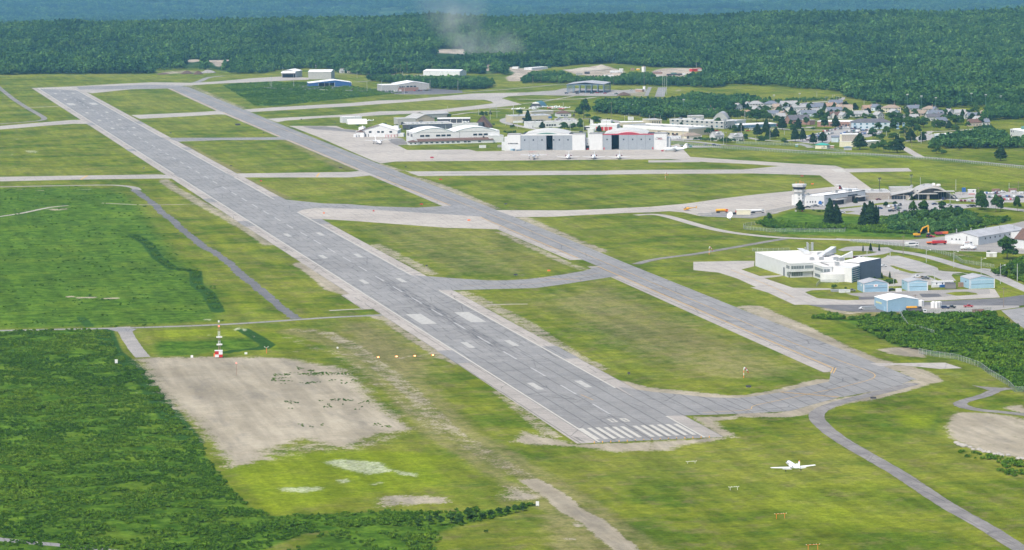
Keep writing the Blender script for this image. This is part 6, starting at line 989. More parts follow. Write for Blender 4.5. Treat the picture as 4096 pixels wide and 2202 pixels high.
# ---- control tower and old terminal
b = B('old_terminal', 'white angular terminal building attached to the control tower', 'building', 'R7', (1490,535), (2190,440), 15, top=362, short='the old terminal'); X = b.X; H = b.h
b.walls('white_wall'); b.flat('white_roof', rim=.4, trim='trim_dark'); m = M(); m.add([(-14.5, 4.2, -.2), (0, -.02, -.2), (0, 14, -.2), (-14.5, 18, -.2), (-14.5, 4.2, H), (0, -.02, H), (0, 14, H), (-14.5, 18, H)], [(0,3,2,1),(4,5,6,7),(0,1,5,4),(1,2,6,5),(2,3,7,6),(3,0,4,7)]); 
p1 = G('R7', 1180, 540); q1 = (p1-b.o); lx, ly = q1.dot(b.ex), q1.dot(b.ey); m = M(); m.add([(lx, ly, -.2), (-.02, .02, -.2), (-.02, 14.9, -.2), (lx, ly+13, -.2), (lx, ly, H), (-.02, .02, H), (-.02, 14.9, H), (lx, ly+13, H)], [(0,3,2,1),(4,5,6,7),(0,1,5,4),(1,2,6,5),(2,3,7,6),(3,0,4,7)]); wing = b.part('wing_wall', m, 'white_wall')
m = M(); m.add([(lx-.1, ly-.15, H+.02), (-.02, -.15, H+.02), (-.02, 14.9, H+.02), (lx, ly+13, H+.02), (lx-.1, ly-.15, H+.38), (-.02, -.15, H+.38), (-.02, 14.9, H+.38), (lx, ly+13, H+.38)], [(0,3,2,1),(4,5,6,7),(0,1,5,4),(1,2,6,5),(2,3,7,6),(3,0,4,7)]); b.part('wing_roof', m, 'white_roof')
def onwing(nm, px0, px1, z0, z1, mt, rnd=False):
    u = Vector((-lx, -ly, 0)); L = u.length; u /= L; nrm = Vector((u.y, -u.x, 0)); f0 = (px0-1180)/(1490-1180)*L; f1 = (px1-1180)/(1490-1180)*L; a = Vector((lx, ly, 0))+u*f0+nrm*.08; c_ = Vector((lx, ly, 0))+u*f1+nrm*.08; m = M()
    if rnd: pts = [(0, 0)]+[(.5+.5*math.cos(math.pi-math.pi*i/8), .62+.38*math.sin(math.pi*i/8)) for i in range(9)]+[(1, 0)]
    else: pts = [(0, 0), (0, 1), (1, 1), (1, 0)]
    fr = [a+(c_-a)*s+Vector((0, 0, z0+(z1-z0)*t)) for s, t in pts]; n = len(fr); m.add([tuple(v) for v in fr]+[tuple(v-nrm*.2) for v in fr], [tuple(range(n)), tuple(range(2*n-1, n-1, -1))]+[(i, i+n, (i+1) % n+n, (i+1) % n) for i in range(n)]); b.part(nm, m, mt)
onwing('arched_door', 1388, 1450, 0, 3.9, 'blue_paint', True)
for a in (1240, 1282, 1328): onwing('window', a, a+18, 2.5, 3.8, 'glass')
onwing('window', 1455, 1475, 1.9, 3.2, 'glass'); onwing('window', 1195, 1203, 2.5, 3.6, 'glass'); onwing('rail', 1185, 1490, H-.02, H+.4, 'trim_dark')
b.ft('stone_base', X(1690), X(2110), 0, 4.6, 'stone_wall', proud=.4); b.ft('window_band', X(1890), X(2060), 4.7, 5.8, 'glass', n=6, gap=.1); b.ft('doorway', X(1955), X(2000), 0, 4.6, 'dark_gap', at=-.42)
for a, c_ in ((1625,1790),(2010,2160)): b.ft('canopy', X(a), X(c_), 3.6, 4.0, 'light_roof', proud=5); b.ft('glass_wall', X(a)+1, X(c_)-1, 0, 3.5, 'glass', proud=2.2)
text_mesh('lettering', 'NORTH  BAY', 1.1, 'grey_roof', b.root, (X(1560), -.08, b.Zf(1560, 408)), bold=.02)
b.unit(X(1790), 6, H+.1, 4, 3, 2.2, 'light_roof'); b.unit(X(1980), 4, H+.1, 5, 3, 1.6, 'steel'); b.pipe(X(1740), 7, H, H+3, .15); b.unit(-8, 9, H+.3, 1.6, 1.6, 2); b.pipe(-11, 12, H, H+2, .4, 'brick_wall'); m = M(); m.box(b.w, b.w+9, 3, 10, -.2, H*.75); b.part('end_wall', m, 'white_wall'); b.flat('light_roof', b.w, b.w+9, 3, 10, H*.75)
# tower
p = (G('R7', 990, 545)+G('R7', 1175, 540))/2+Vector((0, 3.2, 0)); t = thing('control_tower', 'white control tower with a dark glazed cab beside the parking apron', 'control tower', p, math.radians(22.5-12)); landmark('the control tower', p)
def oct_(m, r0, z0, r1, z1, n=8): m.loft([[(r*math.cos(2*math.pi*i/n), r*math.sin(2*math.pi*i/n), z) for i in range(n)] for r, z in ((r0, z0), (r1, z1))])
sc_ = MPP('R7', 1080, 545); hz_ = lambda y: HT('R7', 1080, 545, y)
R_ = 93*sc_*1.04
m = M(); oct_(m, R_, -.2, R_, hz_(305)); shaft = m.build('shaft', 'white_wall', t); m = M(); oct_(m, R_*1.32, hz_(300), R_*1.32, hz_(293)); m.build('catwalk', 'concrete', t)
m = M()
for k in range(8):
    a0 = 2*math.pi*k/8; a1 = 2*math.pi*(k+1)/8; r = R_*1.28; z = hz_(293)
    for dz in (.6, 1.15): m.tube((r*math.cos(a0), r*math.sin(a0), z+dz), (r*math.cos(a1), r*math.sin(a1), z+dz), .05)
    m.tube((r*math.cos(a0), r*math.sin(a0), z), (r*math.cos(a0), r*math.sin(a0), z+1.2), .05)
m.build('railing', 'grey_pole', t); m = M(); oct_(m, R_*.94, hz_(293), R_*1.04, hz_(258)); m.build('cab_base', 'white_wall', t)
m = M(); oct_(m, R_*1.03, hz_(257), R_*1.22, hz_(212)); gl = m.build('cab_glass', 'glass', t); m = M()
for k in range(8): a0 = 2*math.pi*k/8; m.tube((R_*1.04*math.cos(a0), R_*1.04*math.sin(a0), hz_(257)), (R_*1.23*math.cos(a0), R_*1.23*math.sin(a0), hz_(212)), .09)
m.build('mullion', 'trim_dark', gl); m = M(); oct_(m, R_*1.25, hz_(211), R_*1.36, hz_(168)); oct_(m, R_*1.1, hz_(168), R_*1.1, hz_(166)); m.build('cab_roof', 'white_wall', t)
for k, (dx, dy, hh) in enumerate(((-2, 1, 1.2), (1, .5, 2.2), (1.6, -1, 1.6), (3.5, 0, 1.2), (-.5, -2, .8))): m = M(); m.tube((dx, dy, hz_(166)), (dx, dy, hz_(166)+hh), .1); m.ball((dx, dy, hz_(166)+hh), .25); m.build('antenna', 'orange_paint', t)
for z in (3, 5.6, 8): m = M(); m.box(-R_*.93-.05, -R_*.85, -.4, .4, z, z+1); m.rot = 0; w__ = m.build('window', 'glass', shaft); w__.rotation_euler = (0, 0, math.radians(67.5-8)); m = M(); m.box(-R_*.93-.05, -R_*.85, -.4, .4, z, z+1); w__ = m.build('window', 'glass', shaft); w__.rotation_euler = (0, 0, math.radians(67.5+38))
# ---- arched new terminal
b = B('terminal_building', 'grey passenger terminal with a sweeping arched roof', 'terminal building', 'R8', (560,430), (1280,395), 34, h=3, short='the arched terminal', ang=math.radians(-14)); X = b.X; w = b.w
def arc(x0, x1, z0, zt, n=26): return [(x0+(x1-x0)*i/n, z0+(zt-z0)*math.sin(math.pi*(.04+.88*i/n))) for i in range(n+1)]
ztop = 9.6; L = arc(0, w, -1, ztop); m = M(); m.prism(L+[(p_, q_-1.1) for p_, q_ in L[::-1]], -.6, 1.2, 'y'); b.part('front_arch', m, 'concrete'); m = M(); m.prism([(p_, q_-.2) for p_, q_ in L]+[(p_, q_-.5) for p_, q_ in L[::-1]], 1.2, 34, 'y'); b.part('roof', m, 'light_roof')
m = M(); m.prism([(1.5, -.2)]+[(p_, q_-.6) for p_, q_ in L[2:-2]]+[(w-1.5, -.2)], 6, 33, 'y'); b.part('wall', m, 'stone_wall')
b.ft('glass_wall', X(655), X(695), 0, 4.6, 'glass', at=5.9); b.ft('glass_wall', X(710), X(920), 0, 4, 'glass', n=5, gap=.08, at=1.5); b.ft('window', X(715), X(740), 4.6, 6.6, 'glass', at=5.9); b.ft('clerestory', X(820), X(925), 5.5, 8.4, 'light_roof', at=5.9, n=1); b.ft('column', X(925), X(960), 0, 8.6, 'stone_wall', at=5.6, proud=.5)
m = M(); m.box(X(705), X(1010), -3, 1.4, 4.2, 4.8); b.part('canopy', m, 'light_roof'); m = M(); m.box(X(850), X(890), -2, 1.4, 0, 4.2); b.part('pier', m, 'stone_wall'); b.ft('glass_wall', X(890), X(1010), 0, 4.1, 'glass', at=1.5)
m = M(); m.box(X(960), X(1270), -3, 5, 5.9, 6.3); b.part('upper_canopy', m, 'light_roof'); b.ft('glass_wall', X(960), X(1150), 0, 5.8, 'grey_wall', at=2.5, proud=.3); b.ft('curtain_wall', X(1000), X(1150), 0, 5.7, 'glass', at=2.1, n=4, gap=.1); b.ft('window', X(1155), X(1220), 1, 5, 'pale_glass', at=5.9, n=2); m = M(); m.box(X(960), X(1050), 6, 16, 6.5, 9.6); b.part('roof_block', m, 'stone_wall')
m = M(); m.prism([(-13, 3.4), (-13, 3.0), (2, 5.6), (5, 7.2), (5, 7.6), (2, 6.0)], 1.3, 33, 'y'); b.part('side_roof', m, 'light_roof'); m = M(); m.box(-12.5, 1.6, 2, 32, -.2, 3.1); b.part('side_wall', m, 'stone_wall'); b.ft('glass_wall', -12, -1, .3, 2.9, 'glass', at=1.9, n=5, gap=.1)
m = M(); m.box(-32, -12.8, 3, 30, -.2, 5.4); b.part('wing_wall', m, 'stone_wall'); b.flat('light_roof', -32, -12.8, 3, 30, 5.4); m = M(); m.box(-11, 6, 20, 33, 3, 7.6); b.part('rear_block', m, 'light_roof')
for x_, y_ in ((4, 16), (14, 22), (20, 14), (-20, 12), (-26, 18)): b.unit(x_, y_, 8.6 if x_ > 0 else 5.8, 2, 2, 1.2)
b.unit(X(960), 12, 9.6, 2.4, 2.4, 1.8, 'trim_white'); b.unit(X(1020), 9, 9.6, 3, 2, 1.4, 'trim_white')
# ---- maintenance building
b = B('maintenance_building', 'big white maintenance building with a grey gabled roof', 'building', 'S2', (1385,270), (1870,300), 62, top=150, short='the white maintenance building'); b.walls('white_siding'); X = b.X; b.gable(2.6, 'grey_roof', 'y', gm='white_siding')
for a in (1478,1541,1590): b.ft('window', X(a), X(a)+1, 2.6, 3.6, 'glass', frame='trim_white')
b.ft('door', X(1480), X(1500), 0, 2.2, 'trim_white'); b.ft('duct', X(1700), X(1706), 0, 5.5, 'dark_metal', proud=.3); b.ft('window', 6, 44, 3.2, 4.3, 'glass', face='r', n=6, gap=.8); b.ft('door', 50, 53, 0, 2.6, 'red_paint', face='r'); m = M(); m.box(b.w+.05, b.w+14, 42, 60, -.2, b.h*.9); b.part('annex_wall', m, 'white_siding'); b.flat('light_roof', b.w+.05, b.w+14, 42, 60, b.h*.9)
for k in range(5): b.pipe(4+k*4.5, 8+k*11, b.h+1, b.h+3.3, .3)
hall('warehouse', 'large grey roofed warehouse behind the maintenance building', 'the large grey roofed warehouse', 'S2', (2000,125), (2700,60), 40, 20, 'white_siding', 'grey_roof', 'gable', 2) if False else None
b = B('brown_roofed_house', 'white wall with a steep brown roof at the right edge', 'building', 'S2', (2400,335), (2800,380), 14, h=6, short='the steep brown roof'); b.walls('white_siding', x1=b.w); b.gable(6, 'brown_roof', 'x', gm='white_siding')
hall('shed', 'small grey white shed under the big round tree', 'the small shed by the round tree', 'S2', (1988,470), (2138,472), 3.2, 412, 'white_siding', 'white_roof', feats=[('door', 2, 4, 0, 2, 'light_roof')])
# ---- college campus (white, complex)
b = B('campus_building', 'large white flat roofed campus building with a dark slanted end wall', 'building', 'S1', (845,685), (1200,685), 70, h=8.4, wid=14.2, ang=0.0, short='the white campus building'); H = b.h
def blk2(nm, x0, x1, y0, y1, z0, z1, mt='white_siding', roof=True):
    m = M(); m.box(x0, x1, y0, y1, z0-.2 if z0 == 0 else z0, z1); b.part(nm, m, mt)
    if roof: b.flat('campus_roof', x0, x1, y0, y1, z1, rim=.45)
mat('campus_roof', (.60, .585, .56), .85, .10, .12)
blk2('wall', -.5, 30, 4, 70, 0, H); blk2('upper_wall', -.6, 14.2, -.02, 4, 3.6, H, roof=True); blk2('wall', .5, 14, 1.6, 4, 0, 3.6, roof=False)
blk2('wall', 30, 44, 30, 70, 0, H*.9); 
b.ft('strip_window', .2, 8.2, 5.3, 7.2, 'pale_glass', n=5, gap=.1); b.ft('strip_window', 8.8, 14, 5.3, 7.2, 'pale_glass', n=4, gap=.1); b.ft('strip_window', .9, 8, .9, 3.2, 'pale_glass', at=1.6, n=5, gap=.1); b.ft('strip_window', .3, 7, 5.3, 7.2, 'pale_glass', face='l', at=-.6, n=3, gap=.1); b.ft('door', 10.5, 13, 0, 5.2, 'slate_siding', face='l', at=-.5); b.ft('strip_window', 2, 6, .9, 3.1, 'pale_glass', face='l', at=-.52, n=3, gap=.1)
blk2('wall', 14.25, 20, -18, 4, 0, H*.93); b.ft('strip_window', 14.6, 18.5, 4.9, 6.6, 'pale_glass', at=-18, n=2, gap=.1)
m = M(); 
for y0, y1 in ((-17.5, -14), (-13.7, -8.5), (-8.2, -2.5)): 
    for z0, z1 in ((1, 2.8), (4.9, 6.6)): m = M(); m.box(14.17, 14.27, y0, y1, z0, z1); b.part('strip_window', m, 'pale_glass')
blk2('wall', 20.05, 34, -12, 30, 0, H*.93)
m = M(); n = 12; arc_ = [(16+10.5*math.cos(math.pi+math.pi*.72*i/n)+5, -22+8*math.sin(math.pi+math.pi*.72*i/n)) for i in range(n+1)]; m.prism([(19.5, -17)]+arc_[1:]+[(27, -17)], -.2, 4.6, 'z'); b.part('curved_wall', m, 'white_wall'); m = M(); m.prism([(19.7, -17.2)]+[(p_+.1, q_+.2) for p_, q_ in arc_[1:]]+[(26.8, -17.2)], 4.6, 4.8, 'z'); b.part('curved_roof', m, 'campus_roof')
m = M(); m.prism([(20.1, -12.1), (20.1, -17), (26, -24), (27.6, -25.5), (34, -12.1)], -.2, H*.93-.01, 'z'); b.part('white_wedge', m, 'white_wall'); m = M(); m.prism([(20.4, -12), (20.4, -17), (26, -23.6), (27.4, -25), (33.6, -12)], H*.93, H*.93+.2, 'z'); b.part('wedge_roof', m, 'campus_roof')
pa, pb = G('S1', 1822, 760)-b.o, G('S1', 1940, 725)-b.o
def wallseg(nm, a, c_, z0, z1a, z1b, mt, th=.4, n=1, gap=0., off=0.):
    u = (c_-a); u.z = 0; L_ = u.length; u /= L_; nr = Vector((u.y, -u.x, 0)); r = None
    for i in range(n):
        s0, s1 = L_*(i+gap/2)/n, L_*(i+1-gap/2)/n; p0, p1 = a+u*s0+nr*off, a+u*s1+nr*off; za = z1a+(z1b-z1a)*s0/L_; zb = z1a+(z1b-z1a)*s1/L_; m = M()
        V = [(p0.x, p0.y, z0), (p1.x, p1.y, z0), (p1.x, p1.y, zb), (p0.x, p0.y, za)]; m.add(V+[(x-nr.x*th, y-nr.y*th, z) for x, y, z in V], [(0,1,2,3),(7,6,5,4),(0,4,5,1),(1,5,6,2),(2,6,7,3),(3,7,4,0)]); r = b.part(nm, m, mt)
    return r
a_, c_ = Vector((pa.x, pa.y, 0)), Vector((pb.x, pb.y, 0))
wallseg('glass_tower', a_, c_, 0, 8.6, 8.6, 'blue_glass', th=.4); m = M(); m.prism([(a_.x-.2, a_.y+.6), (c_.x-.2, c_.y+.6), (c_.x-3, c_.y+11), (a_.x-6, a_.y+11)], -.2, 8.5, 'z'); b.part('tower_wall', m, 'white_wall')
for z in np.linspace(.8, 8.2, 7): wallseg('transom', a_, c_, z, z+.22, z+.22, 'trim_white', th=.2, off=.12)
wallseg('glass_tower_cap', a_, c_, 8.6, 9.1, 9.1, 'trim_white', th=.6, off=.1)
p2_ = G('S1', 2275, 690)-b.o; e_ = Vector((p2_.x, p2_.y, 0)); hA, hB = HT('S1', 1940, 725, 440), HT('S1', 2260, 690, 370)
wallseg('slanted_wall', c_+Vector((.1, .05, 0)), e_, -.2, hA, hB, 'slate_blue', th=.5, off=.1)
m = M(); q0, q1 = c_, e_; bk = Vector((-10, 14, 0)); V = [(q0.x+.1, q0.y+.5, hA), (q1.x-.2, q1.y+.2, hB), (q1.x-9, q1.y+15, hB-.6), (q0.x-6, q0.y+13, hA-.2)]; m.add(V+[(x, y, z-.35) for x, y, z in V]+[], [(0,1,2,3),(7,6,5,4),(0,4,5,1),(1,5,6,2),(2,6,7,3),(3,7,4,0)]); b.part('slanted_roof', m, 'white_roof'); m = M(); m.prism([(q0.x+.1, q0.y+.7), (q1.x-.5, q1.y+.5), (q1.x-9, q1.y+14.5), (q0.x-6, q0.y+12.6)], -.2, hA-.9, 'z'); b.part('end_hall_wall', m, 'white_wall')
for (xa, ya, xb, yb, zt) in ((1330,345,1565,225,4.2), (1620,375,1830,300,4.0), (940,220,1060,275,2.0)):
    A0 = G('S1', xa, ya, H); B0 = G('S1', xb, yb+70 if zt > 3 else yb+40, H); A0 -= b.o; B0 -= b.o; A0.z = B0.z = 0; u = (B0-A0).normalized(); nr = Vector((-u.y, u.x, 0)); m = M(); V = [(A0.x, A0.y, H+.3), (B0.x, B0.y, H+.3), (B0.x, B0.y, H+zt)]; m.add(V+[(x+nr.x*3.5, y+nr.y*3.5, z) for x, y, z in V], [(0,1,2),(5,4,3),(0,3,4,1),(1,4,5,2),(2,5,3,0)]); b.part('roof_monitor', m, 'white_siding')
for xa, ya in ((1180,405),(1330,400),(1300,325),(1420,330),(1560,400),(1650,410),(1780,470),(1580,480)): q = G('S1', xa, ya, H)-b.o; b.unit(q.x-1.2, q.y-1, H+.2, 2.4, 2, 1.7, 'steel')
for xa, ya, hh, r_ in ((1105,270,5.5,.45),(1122,272,5,.3),(1150,245,3.5,.2),(1180,248,4.5,.5),(1195,248,4.5,.4),(1072,265,2.5,.3)): q = G('S1', xa, ya, H)-b.o; b.pipe(q.x, q.y, H, H+hh, r_)
for xa, ya in ((780,328),(940,380)): q = G('S1', xa, ya, H+.3)-b.o; m = M(); m.prism([(q.x+2.6*math.cos(k*.524), q.y+4.5*math.sin(k*.524)) for k in range(12)], H+.13, H+.2, 'z'); b.part('skylight', m, 'white_roof')
# ---- blue hangars
def blue_hangar(label, short, A, Bp, dep, top, mt, roof, door=True, line=True, rh=1.7):
    b = B('aircraft_shed', label, 'hangar', 'S2', A, Bp, dep, top=top, short=short, group='small blue sheet metal hangars'); b.walls(mt); b.gable(rh, roof, 'y', gm=mt, ov=.15); 
    if door: b.ft('tilt_door', .8, b.w-.5, .1, b.h-.5, mt, frame='trim_white'); 
    if line: b.ft('door_seam', .8, b.w-.5, b.h*.47, b.h*.47+.16, 'trim_dark', at=-.05)
    m = M(); m.box(-.12, .25, -.14, -.02, 0, b.h); m.box(b.w-.25, b.w+.12, -.14, -.02, 0, b.h); b.part('corner_trim', m, 'trim_white'); return b
b = blue_hangar('blue hangar with a maple leaf sign above its door, nearest the campus building', 'the blue hangar with the sign', (195,985), (558,975), 14.5, 862, 'blue_siding', 'grey_roof'); 
m = M(); m.box(b.X(345), b.X(405), -.16, -.08, b.h*.63, b.h*.63+1.25); sg = b.part('sign', m, 'trim_white'); cx_ = (b.X(345)+b.X(405))/2; zc = b.h*.63+.62; m = M(); leaf = [(0,-.5),(.07,-.2),(.42,-.26),(.33,-.08),(.5,.08),(.3,.12),(.25,.3),(.1,.16),(0,.5),(-.1,.16),(-.25,.3),(-.3,.12),(-.5,.08),(-.33,-.08),(-.42,-.26),(-.07,-.2)]; m.prism([(cx_+x*.95, zc+y*.95) for x, y in leaf], -.2, -.165, 'y'); m.build('emblem', 'red_paint', sg)
b.ft('sign', 4, 6, b.h*.62, b.h*.62+1.1, 'trim_white', face='l'); b.ft('window', 12, 13, b.h*.6, b.h*.6+.8, 'glass', face='l')
b = blue_hangar('plain light blue hangar, middle one of the row of three', 'the middle blue hangar', (845,968), (1133,960), 13.8, 838, 'sky_siding', 'grey_roof', rh=1.2); b.ft('window', 10, 11, b.h*.6, b.h*.6+.8, 'glass', face='l')
b = blue_hangar('blue hangar at the right end of the row of three, beside the road', 'the right blue hangar', (1745,935), (2108,922), 16, 798, 'sky_siding', 'grey_roof', rh=1.6); b.ft('window', 6, 7, b.h*.6, b.h*.6+.8, 'glass', face='l')
b = blue_hangar('large blue hangar with a bright white roof above the scrub', 'the large blue white roofed hangar', (540,1270), (1003,1250), 19.3, 1108, 'blue_siding', 'white_metal_roof', door=False, line=False, rh=1.6)
m = M(); [m.box(-.1, .02, 8.4+k*1.5, 9.2+k*1.5, b.h*.52, b.h*.52+1.0) for k in range(6)]; b.part('lettering', m, 'yellow_pale') if 'yellow_pale' in MATS else (mat('yellow_pale', (.62, .60, .25)), b.part('lettering', m, 'yellow_pale')); b.ft('door', 2.5, 4.5, 0, 2.5, 'sky_siding', face='l')
b = hall('site_trailer', 'long grey white site trailer between the blue hangars', 'the long site trailer', 'S2', (1200,910), (1510,905), 4.5, 835, 'white_siding', 'light_roof', feats=[('window', 2.2, 2.9, 1.6, 2.6, 'glass'), ('window', 5.6, 6.3, 1.6, 2.6, 'glass'), ('window', 9.3, 10, 1.6, 2.6, 'glass')], cat='trailer')
b = B('quonset_shelter', 'small dark rounded shelter full of equipment in front of the site trailer', 'shelter', 'S2', (1385,935), (1545,935), 6, h=.1, short='the small rounded shelter'); b.vault(3.2, 'dark_metal', 0, 6, 0, b.w, 0, solid='dark_wall', axis='x')
# instrument shelter with mast
t = thing('glideslope_shelter', 'red and white chequered instrument shelter beside the lattice mast', 'shelter', G('S8', 362, 1103), math.radians(-6)); landmark('the chequered shelter', G('S8', 450, 1100)); w, d, h = G('S8', 552, 1100).x-G('S8', 365, 1103).x, 2.4, HT('S8', 365, 1100, 935)
w *= 1.0
for i in range(2):
    for j in range(2):
        m = M(); m.box(w*i/2, w*(i+1)/2, 0, d, h*j/2+.3*(1-j), h*(j+1)/2); m.build('panel', 'red_paint' if (i+j) % 2 else 'trim_white', t)
m = M(); m.box(-.1, w+.1, -.1, d+.1, h, h+.25); m.build('roof', 'trim_white', t); m = M(); m.box(-.6, 0, .5, 1.6, .6, 2.2); m.build('cabinet', 'orange_paint', t); m = M(); [m.tube((x, y, 0), (x, y, .4), .12) for x in (.3, w-.3) for y in (.3, d-.3)]; m.build('foot', 'steel', t)
t = thing('lattice_mast', 'tall red and white lattice mast with two antenna bars', 'mast', G('S8', 490, 1098)+Vector((0, 3.2, 0)), 0); hh = lambda y: HT('S8', 490, 1085, y); zs = [0]+[hh(y) for y in (930, 800, 690, 620, 570, 460, 345)]; cols = ['trim_white', 'orange_roof', 'trim_white', 'orange_roof', 'trim_white', 'trim_white', 'orange_roof']
for (z0, z1, c_) in zip(zs[:-1], zs[1:], cols):
    m = M(); s = .42
    for a, c2 in ((-s, -s), (s, -s), (s, s), (-s, s)): m.tube((a, c2, z0), (a, c2, z1), .07, n=4)
    k = max(1, int((z1-z0)/.9))
    for i in range(k):
        za, zb = z0+(z1-z0)*i/k, z0+(z1-z0)*(i+1)/k
        for p0, p1 in (((-s, -s), (s, -s)), ((s, s), (-s, s)), ((-s, s), (-s, -s)), ((s, -s), (s, s))): m.tube((*p0, za), (*p1, zb), .035, n=4); m.tube((*p1, za), (*p0, zb), .035, n=4)
    m.build('lattice_section', c_, t)
for y in (598, 778): m = M(); z = hh(y); m.box(-1.4, 1.4, -1.1, -.5, z-.35, z+.35); m.build('antenna', 'trim_white', t)
m = M(); m.ball((0, 0, hh(340)), .35); m.build('beacon', 'red_glow', t)
landmark('the lattice mast', G('S8', 490, 1085))
# ------------------------------------------------------------------ aircraft (nose toward +Y, wheels on z = 0)
def ring(y, zc, w, h, n=14, sq=1.0): return [(w*math.copysign(abs(math.cos(2*math.pi*i/n))**sq, math.cos(2*math.pi*i/n)), y, zc+h*math.sin(2*math.pi*i/n)) for i in range(n)]
def fus(m, secs, n=14): return m.loft([ring(*s, n=n) for s in secs])
def foil(m, r, t, axis='x'):
    """wing panel: r, t = (span position, leading edge y, trailing edge y, z, thickness) at root and tip"""
    R = []
    for s, le, te, z, th in (r, t):
        c = le-te; P_ = [(le, 0), (le-.08*c, .5), (le-.3*c, .55), (le-.7*c, .3), (te, 0), (le-.7*c, -.25), (le-.3*c, -.4), (le-.08*c, -.35)]
        R.append([(s, y, z+q*th) if axis == 'x' else (q*th, y, s) for y, q in P_])
    return m.loft(R)
def mirror(f):
    for s in (-1, 1): f(s)
def wheel(m, x, y, r, w=.22): m.tube((x-w/2, y, r), (x+w/2, y, r), r, r, 10)
def citation(label, loc, rot):
    t = thing('business_jet', label, 'aircraft', loc); t.rotation_euler = rot; z = 1.75
    fm = M(); fus(fm, [(7.1, z-.25, .06, .06), (6.7, z-.2, .32, .28), (6.0, z-.1, .55, .48), (5.2, z+.02, .70, .66), (4.6, z+.12, .77, .80), (3.5, z+.14, .80, .86), (-1.5, z+.14, .80, .86), (-3.6, z+.25, .66, .72), (-5.6, z+.5, .36, .42), (-7.0, z+.72, .12, .18)]); f = fm.build('fuselage', 'aircraft_white', t, True)
    m = M(); m.add([(-.5, 5.15, z+.55), (.5, 5.15, z+.55), (.42, 4.6, z+.94), (-.42, 4.6, z+.94)], [(0,1,2,3)]); m.box(-.79, -.3, 4.45, 5.0, z+.25, z+.62); m.box(.3, .79, 4.45, 5.0, z+.25, z+.62); [m.box(q*.805-.02, q*.805+.02, 3.2-k*.85, 3.6-k*.85, z+.2, z+.5) for q in (-1, 1) for k in range(5)]; m.build('windscreen', 'glass', f)
    def w(s):
        m = M(); foil(m, (s*.5, 1.0, -1.5, z-.55, .30), (s*7.95, .35, -.75, z-.15, .12)); wg = m.build('wing', 'aircraft_white', t)
        m = M(); foil(m, (s*1.0, -1.3, -2.15, z-.72, .1), (s*4.2, -1.15, -1.85, z-.52, .08)); m.build('flap', 'aircraft_white', wg); m = M(); m.box(min(s*4.2, s*4.26), max(s*4.2, s*4.26), -1.3, -.2, z-.30, z-.24); m.build('panel_line', 'dark_metal', wg)
        m = M(); fus(m, [(y, z+.35, r, r) for y, r in ((-.2, .30), (0, .42), (-.8, .48), (-2.2, .44), (-3.0, .32))], 12); [None for _ in ()]; m.v = [(x+s*1.22, y, zz) for x, y, zz in m.v]; e = m.build('engine', 'aircraft_white', t, True); m = M(); m.tube((s*1.22, -2.98, z+.35), (s*1.22, -3.12, z+.35), .30, .26, 12); m.build('exhaust', 'dark_gap', e); m = M(); m.tube((s*1.22, -.05, z+.35), (s*1.22, .06, z+.35), .34, .36, 12); m.build('intake', 'dark_metal', e)
        m = M(); m.box(min(s*.5, s*.9), max(s*.5, s*.9), -2.4, -.7, z+.25, z+.42); m.build('pylon', 'aircraft_white', t)
        m = M(); foil(m, (s*.1, -5.6, -6.9, z+.75, .12), (s*2.85, -6.2, -7.0, z+1.15, .07)); m.build('tailplane', 'aircraft_white', t)
        m = M(); m.tube((s*2.7, -.4, z-.6), (s*2.7, -.5, z-1.35), .07); wheel(m, s*2.7, -.5, .30); m.build('landing_gear', 'rubber', t)
    mirror(w); m = M(); foil(m, (z+.6, -4.0, -6.9, 0, .16), (z+3.0, -6.0, -7.35, 0, .1), 'z'); fin = m.build('fin', 'aircraft_white', t); m = M(); foil(m, (z+3.0, -6.0, -7.35, 0, .11), (z+3.3, -6.25, -7.4, 0, .1), 'z'); m.build('fin_tip', 'orange_paint', fin)
    m = M(); m.tube((0, 5.4, z-.5), (0, 5.5, z-1.35), .06); wheel(m, 0, 5.5, .24); m.build('nose_gear', 'rubber', t); return t
d_ = raydir('S5', 1105, 745); dist = 1083
citation('white twin engined business jet gliding in low over the grass with gear and flaps down', CAM+d_.normalized()*dist-Vector((0, 0, 1.6)), (math.radians(2.5), math.radians(-.5), math.radians(1)))
